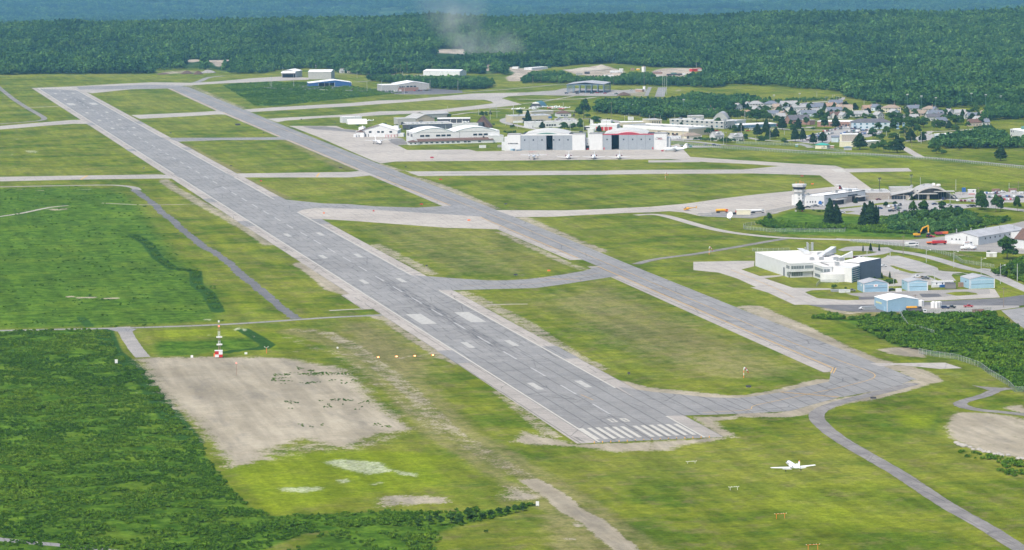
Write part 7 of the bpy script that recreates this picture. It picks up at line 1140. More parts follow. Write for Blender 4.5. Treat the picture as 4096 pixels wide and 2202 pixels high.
def regional(label, loc, rz, tip=None, belly=None, finc=None, group='turboprop airliners on the aprons'):
    """high wing, T tail, two turboprops; 22 m long, 26 m span"""
    t = thing('turboprop_airliner', label, 'aircraft', loc, rz, group); z = 2.3
    m = M(); fus(m, [(11.1, z-.2, .1, .1), (10.6, z-.1, .65, .6), (9.6, z+.05, 1.1, 1.05), (8.2, z+.1, 1.32, 1.32), (-3.5, z+.1, 1.34, 1.34), (-7.5, z+.55, .95, .95), (-10.4, z+1.1, .4, .5), (-11.2, z+1.25, .1, .2)], 16); f = m.build('fuselage', 'aircraft_white', t, True)
    if belly: m = M(); fus(m, [(9.6, z-.55, .8, .5), (8, z-.62, 1.12, .66), (-3.5, z-.62, 1.13, .66), (-8, z+.2, .7, .5), (-10.4, z+.8, .3, .28)], 16); m.build('belly', belly, f, True)
    m = M(); m.box(-.9, .9, 9.2, 9.75, z+.45, z+.85); m.build('windscreen', 'glass', f); m = M()
    for k in range(10):
        for s in (-1, 1): m.box(s*1.345-.03, s*1.345+.03, 5.5-k*.95, 5.9-k*.95, z+.45, z+.8)
    m.build('window_row', 'glass', f)
    def w(s):
        m = M(); foil(m, (0, 2.0, -.7, z+1.45, .4), (s*13, 1.4, -.1, z+1.7, .16)); wg = m.build('wing', 'aircraft_white', t)
        if tip: m = M(); foil(m, (s*12, 1.45, -.15, z+1.7, .2), (s*13.1, 1.4, -.1, z+1.72, .17)); m.build('wing_tip', tip, wg)
        m = M(); fus(m, [(4.3, z+1.05, .25, .25), (4.0, z+1.05, .42, .45), (2.5, z+.95, .55, .62), (-1.5, z+.85, .5, .62), (-2.8, z+1.1, .15, .2)], 10); m.v = [(x+s*3.9, y, q) for x, y, q in m.v]; nc = m.build('engine', 'aircraft_white', t, True)
        m = M(); m.tube((s*3.9, 4.25, z+1.05), (s*3.9, 4.7, z+1.05), .22, .05); [m.box(s*3.9+(-1.95 if k == 0 else .15) if k < 2 else s*3.9-.1, s*3.9+(-.15 if k == 0 else 1.95) if k < 2 else s*3.9+.1, 4.38, 4.46, z+1.05-.1 if k < 2 else z+1.05+(-1.95 if k == 2 else .15), z+1.05+.1 if k < 2 else z+1.05+(-.15 if k == 2 else 1.95)) for k in range(4)]; m.build('propeller', 'dark_metal', nc)
        m = M(); m.tube((s*3.9, -.2, z+.4), (s*3.9, -.4, .4), .12); wheel(m, s*3.9-.3, -.4, .42, .25); wheel(m, s*3.9+.3, -.4, .42, .25); m.build('landing_gear', 'rubber', t)
        m = M(); foil(m, (0, -9.7, -11.3, z+5.15, .2), (s*3.9, -10.1, -11.1, z+5.2, .12)); m.build('tailplane', tip or 'aircraft_white', t)
    mirror(w); m = M(); foil(m, (z+1, -6.6, -10.9, 0, .3), (z+5.15, -9.4, -11.2, 0, .2), 'z'); fin = m.build('fin', finc or 'aircraft_white', t); m = M(); m.tube((0, 8.8, z-1), (0, 8.9, .35), .08); wheel(m, -.18, 8.9, .32, .18); wheel(m, .18, 8.9, .32, .18); m.build('nose_gear', 'rubber', t)
    if finc:
        leaf2 = [(0,-.5),(.07,-.2),(.42,-.26),(.33,-.08),(.5,.08),(.3,.12),(.25,.3),(.1,.16),(0,.5),(-.1,.16),(-.25,.3),(-.3,.12),(-.5,.08),(-.33,-.08),(-.42,-.26),(-.07,-.2)]
        m = M(); m.prism([(-10.0+x*2.3, z+3.0+y*2.6) for x, y in leaf2], -.20, .20, 'x'); m.build('emblem', 'red_paint', fin)
    return t
p = G('R1', 705, 575); regional('white turboprop airliner parked nose on before the white gabled hangar', p+Vector((-1, 6, 0)), math.radians(184)); landmark('the turboprop before the gabled hangar', p)
p = G('R2', 452, 772); regional('turboprop with red wing tips and red tailplane, tail toward the grass', p+Vector((0, 6, 0)), math.radians(-17.8), tip='red_paint')
p = G('R2', 2270, 668); regional('white turboprop with a pale blue belly parked side on beside the red trimmed hangar', p+Vector((0, 3, 0)), math.radians(66), belly='sky_siding')
p = G('R7', 1950, 300); regional('turboprop behind the old terminal with only its dark maple leaf tail showing', p+Vector((-6, -12, 0)), math.radians(-62), finc='slate_siding')
def bizjet(label, loc, rz):
    t = thing('regional_jet', label, 'aircraft', loc, rz, 'jets parked in a row before the arched hangars'); z = 2.2
    m = M(); fus(m, [(10.4, z-.3, .1, .1), (9.8, z-.2, .6, .5), (8.6, z, 1.1, 1.0), (7.2, z+.1, 1.33, 1.33), (-4, z+.1, 1.33, 1.33), (-7.5, z+.5, .85, .9), (-10, z+.95, .25, .35)], 16); f = m.build('fuselage', 'aircraft_white', t, True); m = M(); m.box(-.8, .8, 8.2, 8.7, z+.5, z+.9); m.build('windscreen', 'glass', f)
    def w(s):
        m = M(); foil(m, (0, 2.6, -2.2, z-.85, .5), (s*9.8, -1.2, -2.6, z-.3, .16)); wg = m.build('wing', 'aircraft_white', t); m = M(); foil(m, (s*9.8, -1.3, -2.6, z-.3, .15), (s*10.3, -1.9, -2.8, z+.8, .08)); m.build('winglet', 'aircraft_white', wg)
        m = M(); fus(m, [(y, z+.85, r, r) for y, r in ((-2.9, .62), (-3.1, .78), (-4.6, .82), (-6.2, .66), (-7.2, .45))], 12); m.v = [(x+s*2.3, y, q) for x, y, q in m.v]; e = m.build('engine', 'aircraft_white', t, True); m = M(); m.tube((s*2.3, -2.85, z+.85), (s*2.3, -3.2, z+.85), .60, .5, 12); m.build('intake', 'dark_gap', e); m = M()
        for k in range(12): a0, a1 = 2*math.pi*k/12, 2*math.pi*(k+1)/12; m.tube((s*2.3+.66*math.cos(a0), -2.88, z+.85+.66*math.sin(a0)), (s*2.3+.66*math.cos(a1), -2.88, z+.85+.66*math.sin(a1)), .07, n=4)
        m.build('intake_lip', 'crimson', e); m = M(); m.box(min(s*1.2, s*1.8), max(s*1.2, s*1.8), -6, -3.8, z+.7, z+.95); m.build('pylon', 'aircraft_white', t)
        m = M(); foil(m, (0, -8.9, -10.7, z+4.1, .18), (s*3.2, -10, -11, z+4.1, .1)); m.build('tailplane', 'aircraft_white', t); m = M(); m.tube((s*1.9, -1, z-.7), (s*1.9, -1, .4), .12); wheel(m, s*1.7, -1, .42, .25); wheel(m, s*2.1, -1, .42, .25); m.build('landing_gear', 'rubber', t)
    mirror(w); m = M(); foil(m, (z+1, -6, -9.8, 0, .3), (z+4.1, -8.6, -10.6, 0, .2), 'z'); m.build('fin', 'aircraft_white', t); m = M(); m.tube((0, 7.6, z-1), (0, 7.6, .3), .08); wheel(m, -.16, 7.6, .28, .15); wheel(m, .16, 7.6, .28, .15); m.build('nose_gear', 'rubber', t); return t
for x, lb in ((875, 'white jet parked nose out beside the red tipped turboprop, first of three jets'), (1205, 'white jet parked nose out in the middle of three matching jets'), (1530, 'white jet parked nose out before the red trimmed hangar doors, last of three jets')):
    p = G('R2', x, 768); bizjet(lb, p+Vector((2, 7, 0)), math.radians(162))
def lightplane(loc, rz, col='aircraft_white'):
    t = thing('light_aircraft', None, 'aircraft', loc, rz, 'light aircraft parked by the blue quonset hut'); z = 1.25
    m = M(); fus(m, [(2.9, z, .2, .2), (2.6, z, .45, .42), (1.6, z+.1, .52, .55), (.6, z+.3, .56, .72), (-1, z+.25, .5, .6), (-4.6, z+.35, .1, .15)], 10); m.build('fuselage', col, t, True); m = M(); foil(m, (-5.5, 1.3, -.1, z+1.02, .2), (5.5, 1.3, -.1, z+1.02, .2)); m.build('wing', 'aircraft_white', t)
    m = M(); foil(m, (-1.7, -3.8, -4.7, z+.4, .08), (1.7, -3.8, -4.7, z+.4, .08)); m.build('tailplane', 'aircraft_white', t); m = M(); foil(m, (z+.3, -3.4, -4.8, 0, .1), (z+1.5, -4.3, -4.9, 0, .07), 'z'); m.build('fin', col, t)
    m = M(); [wheel(m, s, .3, .22, .15) for s in (-1.2, 1.2)]; m.tube((-1.2, .3, .3), (0, .3, z-.3), .05); m.tube((1.2, .3, .3), (0, .3, z-.3), .05); wheel(m, 0, 2.2, .2, .12); m.build('landing_gear', 'rubber', t); m = M(); m.box(-.9, .9, 2.95, 3.0, z-.06, z+.06); m.build('propeller', 'dark_metal', t)
    later(t, 'small high winged aircraft' if col == 'aircraft_white' else 'small red nosed high winged aircraft', loc); return t
for i, (x, y, r) in enumerate([(210,135,40),(400,125,95),(450,135,-60),(500,112,100),(560,108,80),(640,120,70),(690,125,110),(720,104,60),(750,112,90),(780,132,45),(820,125,120),(850,118,80),(440,112,100),(670,108,30)]): lightplane(G('R2', x, y), math.radians(r), 'red_paint' if i in (5, 9) else 'aircraft_white')
for x, y, r in ((570,285,80),(1800,305,60),(2430,135,90),(2520,128,80)): lightplane(G('R1', x, y), math.radians(r))
# helicopter
t = thing('helicopter', 'small yellow helicopter parked at the edge of the terminal apron', 'helicopter', G('U4', 262, 488), math.radians(95)); landmark('the yellow helicopter', G('U4', 262, 488)); m = M(); fus(m, [(3.6, 1.1, .15, .15), (3.0, 1.25, .75, .7), (1.6, 1.5, .95, 1.0), (-.2, 1.6, .9, .95), (-1.2, 1.8, .4, .45), (-6.5, 2.1, .12, .14)], 12); f = m.build('body', 'yellow_paint', t, True); m = M(); fus(m, [(3.3, 1.35, .55, .45), (2.2, 1.75, .85, .65), (1.4, 1.85, .9, .6)], 12); m.build('canopy', 'glass', f, True)
m = M(); [m.tube((s*1.1, -1.2, .1), (s*1.1, 2.6, .1), .06) for s in (-1, 1)]; [m.tube((s*1.1, y, .1), (s*.4, y, .9), .05) for s in (-1, 1) for y in (-.4, 1.8)]; m.build('skid', 'dark_metal', t); m = M(); m.tube((0, .3, 2.4), (0, .3, 3.0), .12); m.box(-5, 5, .2, .4, 2.95, 3.0); m.build('main_rotor', 'dark_metal', t); m = M(); m.box(.1, .15, -6.55, -6.45, 1.2, 3.1); m.box(-.05, .05, -6.9, -6.2, 1.5, 3.2); m.build('tail_fin', 'yellow_paint', t)
# ------------------------------------------------------------------ vehicles (front toward +X)
PAINT = {'white': (.62, .63, .64), 'silver': (.36, .38, .40), 'grey': (.13, .14, .15), 'black': (.015, .016, .018), 'dark blue': (.015, .03, .09), 'blue': (.03, .09, .25), 'red': (.35, .015, .015), 'maroon': (.12, .012, .02), 'beige': (.35, .30, .22), 'green': (.03, .08, .05)}
for k, v in PAINT.items(): mat('paint '+k, v, .3, .05, .5, coat=.6)
CARP = {'sedan': [(-2.2, .35), (-2.25, .85), (-1.6, .95), (-1.0, 1.4), (.5, 1.42), (1.15, .95), (2.1, .82), (2.25, .4)], 'suv': [(-2.3, .4), (-2.35, 1.0), (-2.1, 1.7), (.4, 1.72), (1.1, 1.1), (2.1, .98), (2.3, .45)], 'pickup': [(-2.7, .5), (-2.7, 1.05), (-.6, 1.05), (-.5, 1.75), (.8, 1.75), (1.3, 1.12), (2.6, 1.0), (2.7, .5)], 'van': [(-2.5, .4), (-2.5, 2.0), (1.5, 2.0), (2.0, 1.2), (2.6, 1.0), (2.65, .45)]}
CARG = {'sedan': [[(-1.5, .97), (-.95, 1.36), (.45, 1.38), (1.0, .97)]], 'suv': [[(-2.15, 1.08), (-2.0, 1.64), (.35, 1.66), (.9, 1.12)]], 'pickup': [[(-.4, 1.15), (-.35, 1.69), (.75, 1.69), (1.1, 1.15)]], 'van': [[(.6, 1.25), (.6, 1.85), (1.4, 1.85), (1.8, 1.28)]]}
CP = {}
def car_proto(kind):
    t = bpy.data.objects.new(kind if kind != 'suv' else 'sport_utility_car', None)
    m = M(); m.prism(CARP[kind], -.86, .86, 'y'); me = m; 
    if kind == 'pickup': m.box(-2.6, -.6, -.7, .7, 1.06, 1.07)
    parts = []
    def mk(nm, mm, mt):
        me = bpy.data.meshes.new(nm); me.from_pydata(mm.v, [], mm.f); bm = bmesh.new(); bm.from_mesh(me); bmesh.ops.recalc_face_normals(bm, faces=bm.faces); bm.to_mesh(me); bm.free(); me.materials.append(MATS[mt]); parts.append((nm, me))
    mk('body', m, 'paint white'); m = M(); [m.prism(g_, -.875, .875, 'y') for g_ in CARG[kind]]; mk('windows', m, 'glass')
    xs = (-1.4, 1.4) if kind != 'pickup' else (-1.6, 1.7); m = M(); [wheel(m, 0, 0, .33, .2) for _ in (0,)]; m.v = [(y, x, z) for x, y, z in m.v]; mk('wheel', m, 'rubber'); return parts, xs
for k in CARP: CP[k] = car_proto(k)
def car(p, rz, kind, col, label=None, group=None, desc=None, wheels=True):
    parts, xs = CP[kind]; nm = {'sedan': 'car', 'suv': 'car', 'pickup': 'pickup_truck', 'van': 'van'}[kind]; t = thing(nm, label, {'pickup': 'pickup truck', 'van': 'van'}.get(kind, 'car'), (p[0], p[1], .1), rz, group)
    for n_, me in parts[:2]:
        o = bpy.data.objects.new(n_, me); COL.objects.link(o); o.parent = t
        if n_ == 'body': o.material_slots[0].link = 'OBJECT'; o.material_slots[0].material = MATS['paint '+col]
    if wheels:
        for x in xs:
            for y in (-.78, .78): o = bpy.data.objects.new('wheel', parts[2][1]); COL.objects.link(o); o.parent = t; o.location = (x, y, 0)
    if not label: later(t, desc or f"{col} {'car' if kind in ('sedan', 'suv') else 'pickup' if kind == 'pickup' else 'van'}", p)
    return t
NTH = ['first', 'second', 'third', 'fourth', 'fifth', 'sixth', 'seventh', 'eighth', 'ninth', 'tenth', 'eleventh', 'twelfth', 'thirteenth', 'fourteenth', 'fifteenth', 'sixteenth', 'seventeenth', 'eighteenth', 'nineteenth', 'twentieth']
cr = random.Random(5); LOT = ['silver', 'white', 'grey', 'silver', 'white', 'dark blue', 'black', 'silver', 'red', 'grey', 'beige', 'white', 'blue', 'silver', 'maroon', 'green']
def row(reg, a, b, n, place, rz, seq=None, group=None):
    A_, B_ = G(reg, *a), G(reg, *b)
    for i in range(n):
        if seq is None and cr.random() < .06: continue
        c_ = seq[i % len(seq)] if seq else cr.choice(LOT); p = A_.lerp(B_, (i+.5)/n)+Vector((cr.uniform(-.2, .2), cr.uniform(-.3, .3), 0)); k = cr.choice(['sedan', 'sedan', 'suv', 'suv', 'pickup'])
        car(p, rz+cr.uniform(-.05, .05), k, c_, f"{c_} {'pickup' if k == 'pickup' else 'car'}, {NTH[i]} from left in {place}", group or 'cars parked in the town and terminal car parks', wheels=False)
# big town car park
row('R5', (1925,738), (2200,675), 14, 'the upper left row of the town car park', 1.2); row('R5', (1990,760), (2330,680), 16, 'the lower left row of the town car park', 1.2)
row('R5', (2150,668), (2560,600), 17, 'the longest row of the town car park', 1.2); row('R6', (-140,700), (60,640), 11, 'the middle row of the town car park', 1.2); row('R6', (-70,712), (130,655), 11, 'the right row of the town car park', 1.2)
row('R6', (0,735), (250,690), 14, 'the front row of the town car park', 1.2); row('R6', (30,655), (260,645), 12, 'the row facing the pale blue apartments', 1.3); row('R6', (10,625), (150,628), 5, 'the short row under the apartment windows', 1.5, ['dark blue', 'maroon', 'dark blue', 'grey', 'black']); row('R6', (120,690), (270,680), 9, 'the far right row of the town car park', 1.2); row('R6', (410,690), (480,670), 5, 'the small row right of the apartments', 1.2)
row('R5', (2400,605), (2560,575), 8, 'the row before the flat brick building', 1.0)
# terminal lots
row('R8', (1880,335), (2150,330), 9, 'the top row of the right terminal car park', 1.3, ['white', 'blue', 'white', 'silver', 'white', 'silver', 'dark blue', 'maroon', 'silver']); row('R8', (1960,400), (2240,385), 9, 'the second row of the right terminal car park', 1.3, ['green', 'silver', 'white', 'silver', 'white', 'maroon', 'maroon', 'silver', 'silver']); row('R8', (2060,445), (2420,440), 11, 'the third row of the right terminal car park', 1.3, ['silver', 'silver', 'grey', 'white', 'red', 'red', 'silver', 'white', 'red', 'silver', 'grey'])
row('R8', (2260,385), (2570,400), 8, 'the rightmost row of the terminal car park', 1.3, ['blue', 'maroon', 'silver', 'white', 'silver', 'black', 'dark blue', 'black']); row('R8', (1390,462), (1780,466), 6, 'the single row on the green strip before the terminal', 1.3, ['white', 'maroon', 'maroon', 'silver', 'maroon', 'grey'])
row('R8', (215,568), (460,530), 7, 'the near row of the left terminal car park', 1.3, ['white', 'beige', 'silver', 'dark blue', 'silver', 'grey', 'black']); row('R8', (300,595), (460,590), 4, 'the inner row of the left terminal car park', 1.2, ['beige', 'dark blue', 'green', 'grey'])
for x, y, rz, k, c_, l in [(280,640,.2,'suv','black','black car parked by itself in the open left terminal car park'),(375,630,.2,'pickup','grey','dark grey pickup in the open left terminal car park'),(85,590,.15,'sedan','blue','blue car at the left end of the left terminal car park'),(520,640,.2,'sedan','grey','grey car half under the trees of the left terminal car park'),(520,720,.2,'van','white','white van nosing out of the trees below the terminal'),(60,440,.1,'sedan','maroon','maroon car on the road before the old terminal end'),(230,412,.1,'van','white','white delivery van with a red rear before the stone wing'),(1350,385,.1,'suv','grey','dark car at the right end of the arched terminal'),(1380,412,.1,'sedan','silver','silver car leaving the arched terminal forecourt'),(1190,435,.9,'van','dark blue','dark blue van under the terminal canopy'),(1030,520,.1,'sedan','dark blue','dark blue car on the road below the terminal'),(1290,540,.1,'sedan','silver','silver car on the road between the trees and the terminal'),(1430,575,.1,'suv','dark blue','dark blue car at the corner of the thicket'),(1640,555,.1,'pickup','grey','grey pickup on the lane left of the tall trees'),(1700,557,.1,'suv','black','black car on the lane left of the tall trees'),(2100,315,.1,'pickup','silver','silver pickup at the top edge of the right terminal car park'),(2200,308,.1,'pickup','white','white pickup at the top edge of the right terminal car park'),(2400,318,.1,'van','white','white van at the top right of the terminal car park'),(2545,335,.1,'van','white','white van at the very right of the terminal car park')]: car(G('R8', x, y), rz, k, c_, l)
for x, y, rz, k, c_, l in [(1205,568,0,'sedan','black','black car at the foot of the old terminal wall'),(1275,558,0,'sedan','silver','silver car second from the left at the old terminal wall'),(1350,550,0,'suv','grey','dark grey car third from the left at the old terminal wall'),(1425,540,0,'sedan','white','white car below the blue arched door'),(1800,660,.2,'suv','white','white car beside the tall spruces on the terminal drive'),(2440,590,.1,'sedan','blue','blue car alone behind the right hand spruces'),(2500,285,0,'van','white','white camper on the grass behind the terminal end')]: car(G('R7', x, y), rz, k, c_, l)
for x, y, rz, k, c_, l in [(970,770,0,'pickup','white','white pickup, rearmost of the vehicles by the campus gate'),(1040,788,0,'pickup','beige','silver beige pickup between the two others by the campus gate'),(1095,795,0,'pickup','grey','dark grey pickup, frontmost by the campus gate'),(487,615,.1,'sedan','white','white car beside the dark slanted campus wall'),(90,495,.1,'suv','maroon','dark red car behind the campus roof'),(150,497,.1,'pickup','white','white pickup behind the campus roof'),(610,960,0,'sedan','black','black car beside the blue hangar with the sign'),(20,975,-.3,'pickup','grey','grey pickup at the left of the blue hangar with the sign'),(190,1235,.15,'sedan','white','pale car left of the large white roofed blue hangar'),(1390,1225,-.3,'suv','dark blue','dark blue car in the yard beside the white tanks'),(1475,1220,0,'pickup','black','black pickup in the yard beside the white tanks'),(1725,1205,-.2,'pickup','red','red pickup alone in the yard near the road')]: car(G('S2', x, y), rz, k, c_, l)
for x, y, rz, k, c_, l in [(450,855,0,'sedan','grey','dark car left of the pair in the small lay-by'),(580,862,0,'suv','dark blue','dark blue car in the middle of the small lay-by'),(640,868,0,'sedan','grey','grey car at the right of the small lay-by'),(110,872,0,'sedan','silver','silver car behind the tail of the side on turboprop'),(215,868,0,'suv','silver','second silver car behind the tail of the side on turboprop'),(50,765,0,'van','white','pale van by the white striped building'),(1070,650,0,'sedan','red','red car under the pale one beside the school'),(1130,635,0,'suv','white','white car beside the school'),(1960,785,0,'sedan','maroon','maroon car below the town car park corner'),(1060,612,0,'sedan','grey','grey car before the blue fronted school'),(620,650,0,'suv','red','maroon car by the grey barracks corner')]: car(G('R5', x, y), rz, k, c_, l)
for x, y, rz, k, c_, l in [(735,275,0,'sedan','maroon','maroon car outside the beige block'),(745,255,.5,'sedan','silver','silver car next to the beige block, nearer the wall'),(765,245,.5,'sedan','silver','silver car next to the beige block, farther back'),(850,238,0,'suv','silver','silver car alone on the lot right of the beige block'),(1045,420,0,'sedan','dark blue','dark car on the road between the arched hangars'),(2300,505,0,'suv','grey','grey car beside the long white trailer'),(1920,440,0,'sedan','dark blue','dark blue car before the long beige building'),(2080,452,0,'sedan','grey','grey car before the long beige building doors'),(2250,462,0,'sedan','maroon','maroon car before the long beige building')]: car(G('R2', x, y), rz, k, c_, l)
row('R3', (1490,442), (1750,448), 9, 'the row along the brick fronted hangar', 1.0, ['grey', 'silver', 'green', 'silver', 'silver', 'green', 'green', 'white', 'silver']); row('R3', (1950,438), (2150,430), 7, 'the row right of the brick hangar front', 1.0, ['red', 'grey', 'dark blue', 'maroon', 'grey', 'black', 'green'])
for x, y, c_, l in [(1160,418,'maroon','maroon car on the dark yard beside the deep blue hangar'),(1240,412,'black','black car on the dark yard beside the deep blue hangar'),(1390,425,'green','dark green car on the dark yard right of the deep blue hangar'),(1850,458,'dark blue','dark blue car in front of the brick fronted far hangar')]: car(G('R3', x, y), 0, 'sedan', c_, l)
for x, y, c_, k, l in [(535,470,'dark blue','suv','dark blue car at the left foot of the steel frame'),(675,475,'grey','suv','grey car before the steel frame'),(990,450,'maroon','suv','maroon car inside the steel frame'),(1030,470,'red','sedan','red car at the right of the steel frame'),(930,462,'red','sedan','red car in the middle of the steel frame'),(1365,430,'white','sedan','white car on the dirt by the orange container'),(860,470,'green','suv','green car inside the steel frame'),(1175,478,'green','pickup','green pickup at the right of the steel frame')]: car(G('R4', x, y), .1, k, c_, l)
# trucks and machines
def boxes(m, *bs):
    for b_ in bs: m.box(*b_)
    return m
def wheels(t, xs, yw, r=.5, wd=.35):
    for x in xs:
        for s in (-1, 1): m = M(); m.tube((x, s*yw-wd/2, r), (x, s*yw+wd/2, r), r, r, 10); m.build('wheel', 'rubber', t)
def truck(label, cat, reg, x, y, rz, cab, bodyf, L=7, name=None, group=None):
    p = G(reg, x, y); t = thing(name or cat.replace(' ', '_'), label, cat, (p.x, p.y, .1), rz, group); boxes(M(), (L/2-2, L/2-.1, -1.15, 1.15, .9, 2.5)).build('cab', cab, t); boxes(M(), (L/2-.12, L/2-.04, -1.0, 1.0, 1.6, 2.3), (L/2-1.5, L/2-.5, -1.18, 1.18, 1.65, 2.3)).build('windscreen', 'glass', t); boxes(M(), (-L/2, L/2-2, -.5, .5, .7, 1.0)).build('chassis', 'dark_metal', t); bodyf(t, L); wheels(t, (-L/2+1, -L/2+2.2, L/2-1), 1.0); return t
def tank(mt): 
    def f(t, L): m = M(); m.tube((-L/2, 0, 1.9), (L/2-2.2, 0, 1.9), .95, .95, 12); m.build('tank', mt, t)
    return f
def bed(mt, h=1.1, load=None):
    def f(t, L):
        boxes(M(), (-L/2, L/2-2.2, -1.2, 1.2, 1.0, 1.0+h)).build('bed', mt, t)
        if load: boxes(M(), (-L/2+.3, L/2-2.6, -.9, .9, 1.0+h, 1.8+h)).build('equipment', load, t)
    return f
truck('yellow and white fuel truck on the apron beside the satellite dish', 'fuel truck', 'U4', 495, 503, .05, 'orange_paint', tank('yellow_paint'), 9)
truck('long white fuel tanker with a red stripe beside the cream container', 'fuel truck', 'U4', 740, 505, .05, 'paint white', tank('trim_white'), 10)
truck('small red truck hitched left of the cream container', 'truck', 'U4', 588, 513, .1, 'red_paint', bed('dark_metal', .3), 5)
b = hall('container', 'cream portable container on the apron edge near the satellite dish', 'the cream container', 'U4', (595,517), (692,517), 3, 484, 'cream_wall', 'cream_wall', cat='container')
truck('bright red snow plough truck with a folded blade beside the maintenance building', 'snow plough', 'S2', 1300, 290, .05, 'red_paint', bed('red_paint', .9, 'crimson'), 10); truck('orange red plough blade trailer left of the snow plough truck', 'snow plough', 'S2', 1190, 285, .05, 'orange_paint', bed('orange_paint', .7), 6.5)
truck('white shuttle bus with dark windows on the yard road', 'bus', 'S2', 900, 318, -.05, 'paint white', lambda t, L: (boxes(M(), (-L/2, L/2-2, -1.2, 1.2, .6, 3.0)).build('body', 'trim_white', t), boxes(M(), (-L/2+2.0, L/2-2.1, -1.23, 1.23, 1.75, 2.55)).build('windows', 'glass', t)), 8.6)
truck('white ambulance style van at the foot of the maintenance building', 'van', 'S2', 1712, 305, .3, 'paint white', lambda t, L: (boxes(M(), (-L/2, L/2-2, -1.1, 1.1, .6, 2.9)).build('body', 'trim_white', t), boxes(M(), (-L/2+.3, L/2-2.4, -1.13, 1.13, 2.3, 2.5)).build('stripe', 'orange_paint', t)), 6.2)
for i, (x, y, c1, c2, lb) in enumerate([(880,1240,'yellow_paint','dark_metal','tanker truck with a black tank and yellow cab beside the white roofed blue hangar'),(1000,1305,'paint white','dark_metal','white cabbed truck with a black tank, nearest the scrub'),(930,1262,'dark_metal','yellow_paint','dark truck with a yellow rack between the two tankers')]): truck(lb, 'truck', 'S2', x, y, -.1, c1, tank(c2) if i < 2 else bed('dark_metal', .9, 'yellow_paint'), 8.5, group='trucks beside the large blue hangar')
for x, y, lb in ((1215,1212,'left of the upright white tanks between the blue hangar and the pickups'),(1265,1214,'middle upright white tank between the blue hangar and the pickups'),(1300,1212,'right upright white tank beside the dark pickups'),(1040,1190,'upright white tank against the end of the white roofed blue hangar')):
    p = G('S2', x, y); t = thing('storage_tank', lb, 'tank', p, 0, 'upright white tanks in the yard'); M().tube((0, 0, 0), (0, 0, 3.2), 1.5, 1.5, 14).tube((0, 0, 3.2), (0, 0, 3.7), 1.5, .3, 14).build('vessel', 'trim_white', t); boxes(M(), (-.2, .2, -1.62, -1.5, 0, 3.4)).build('ladder', 'steel', t)
for k, (x, y, l_, lb) in enumerate(((1655,370,3.2,'left small white gas tank on the maintenance yard'),(1735,368,5,'large middle white gas tank on the maintenance yard'),(1800,370,3.2,'right small white gas tank on the maintenance yard'))):
    p = G('S2', x, y); t = thing('gas_tank', lb, 'tank', p, .1, 'white gas tanks on the maintenance yard'); r_ = 1.0 if l_ < 4 else 1.5; M().tube((-l_/2, 0, r_+.6), (l_/2, 0, r_+.6), r_, r_, 12).ball((-l_/2, 0, r_+.6), r_*.6, r_, r_).ball((l_/2, 0, r_+.6), r_*.6, r_, r_).build('vessel', 'trim_white', t, True); boxes(M(), (-l_/2+.3, -l_/2+.7, -.8, .8, 0, .9), (l_/2-.7, l_/2-.3, -.8, .8, 0, .9)).build('saddle', 'orange_roof', t)
# excavator
p = G('S2', 985, 175); t = thing('excavator', 'yellow excavator with its arm folded down beside the field', 'excavator', p, .1); landmark('the yellow excavator', p); boxes(M(), (-2, 2, -1.6, -1, 0, 1), (-2, 2, 1, 1.6, 0, 1)).build('track', 'dark_metal', t); boxes(M(), (-2.6, 1.4, -1.5, 1.5, 1.1, 2.4)).build('body', 'yellow_paint', t); boxes(M(), (-.2, 1.4, -1.5, -.1, 2.4, 3.6)).build('cab', 'glass', t)
m = M(); [m.prism(q, -.3, .3, 'y') for q in ([(1, 1.8), (1.6, 1.5), (4.3, 6.0), (3.6, 6.2)], [(3.6, 6.2), (4.1, 5.5), (8.0, 6.9), (8.0, 7.6)])]; arm = m.build('boom', 'yellow_paint', t); M().prism([(7.3, 7.3), (8.2, 7.4), (8.4, 1.4), (7.8, 1.2)], -.25, .25, 'y').build('stick', 'yellow_paint', arm); M().prism([(7.6, 1.5), (8.6, 1.3), (8.3, .2), (7.0, .3)], -.6, .6, 'y').build('bucket', 'dark_metal', arm)
p = G('S2', 1150, 188); t = thing('tractor', 'dark red tractor right of the yellow excavator', 'tractor', (p.x, p.y, .05), .2); boxes(M(), (-1.2, 2, -.7, .7, .9, 1.8)).build('body', 'crimson', t); boxes(M(), (-1.3, .5, -.8, .8, 1.8, 3.0)).build('cab', 'glass', t); boxes(M(), (-1.4, .6, -.9, .9, 3.0, 3.2)).build('cab_roof', 'light_roof', t); wheels(t, (-.9,), .95, .9, .5); wheels(t, (1.6,), .8, .55, .4); boxes(M(), (2.2, 4.2, -1.3, 1.3, .3, 1.1)).build('blower', 'crimson', t)
for x, y, mt, lb in ((1290,155,'crimson','red spreader parked below the thicket beside the orange one'),(1375,150,'orange_paint','orange spreader parked below the thicket beside the red one')):
    p = G('S2', x, y); t = thing('spreader', lb, 'spreader', p, .1); M().prism([(-2.2, .9), (-2.6, 2.3), (2.6, 2.3), (2.2, .9)], -1, 1, 'y').build('hopper', mt, t); wheels(t, (-1, 1), .9, .45)
p = G('R4', 1175, 205); t = thing('lorry', 'long white trailer lorry on the quarry floor', 'lorry', (*p.xy, 0), .05); boxes(M(), (-9, 6, -1.3, 1.3, 1.0, 3.9)).build('trailer', 'trim_white', t); boxes(M(), (6.5, 9, -1.2, 1.2, .8, 3.2)).build('cab', 'trim_white', t); wheels(t, (-8, -6.5, 4, 7.5), 1.1); landmark('the white quarry lorry', p)
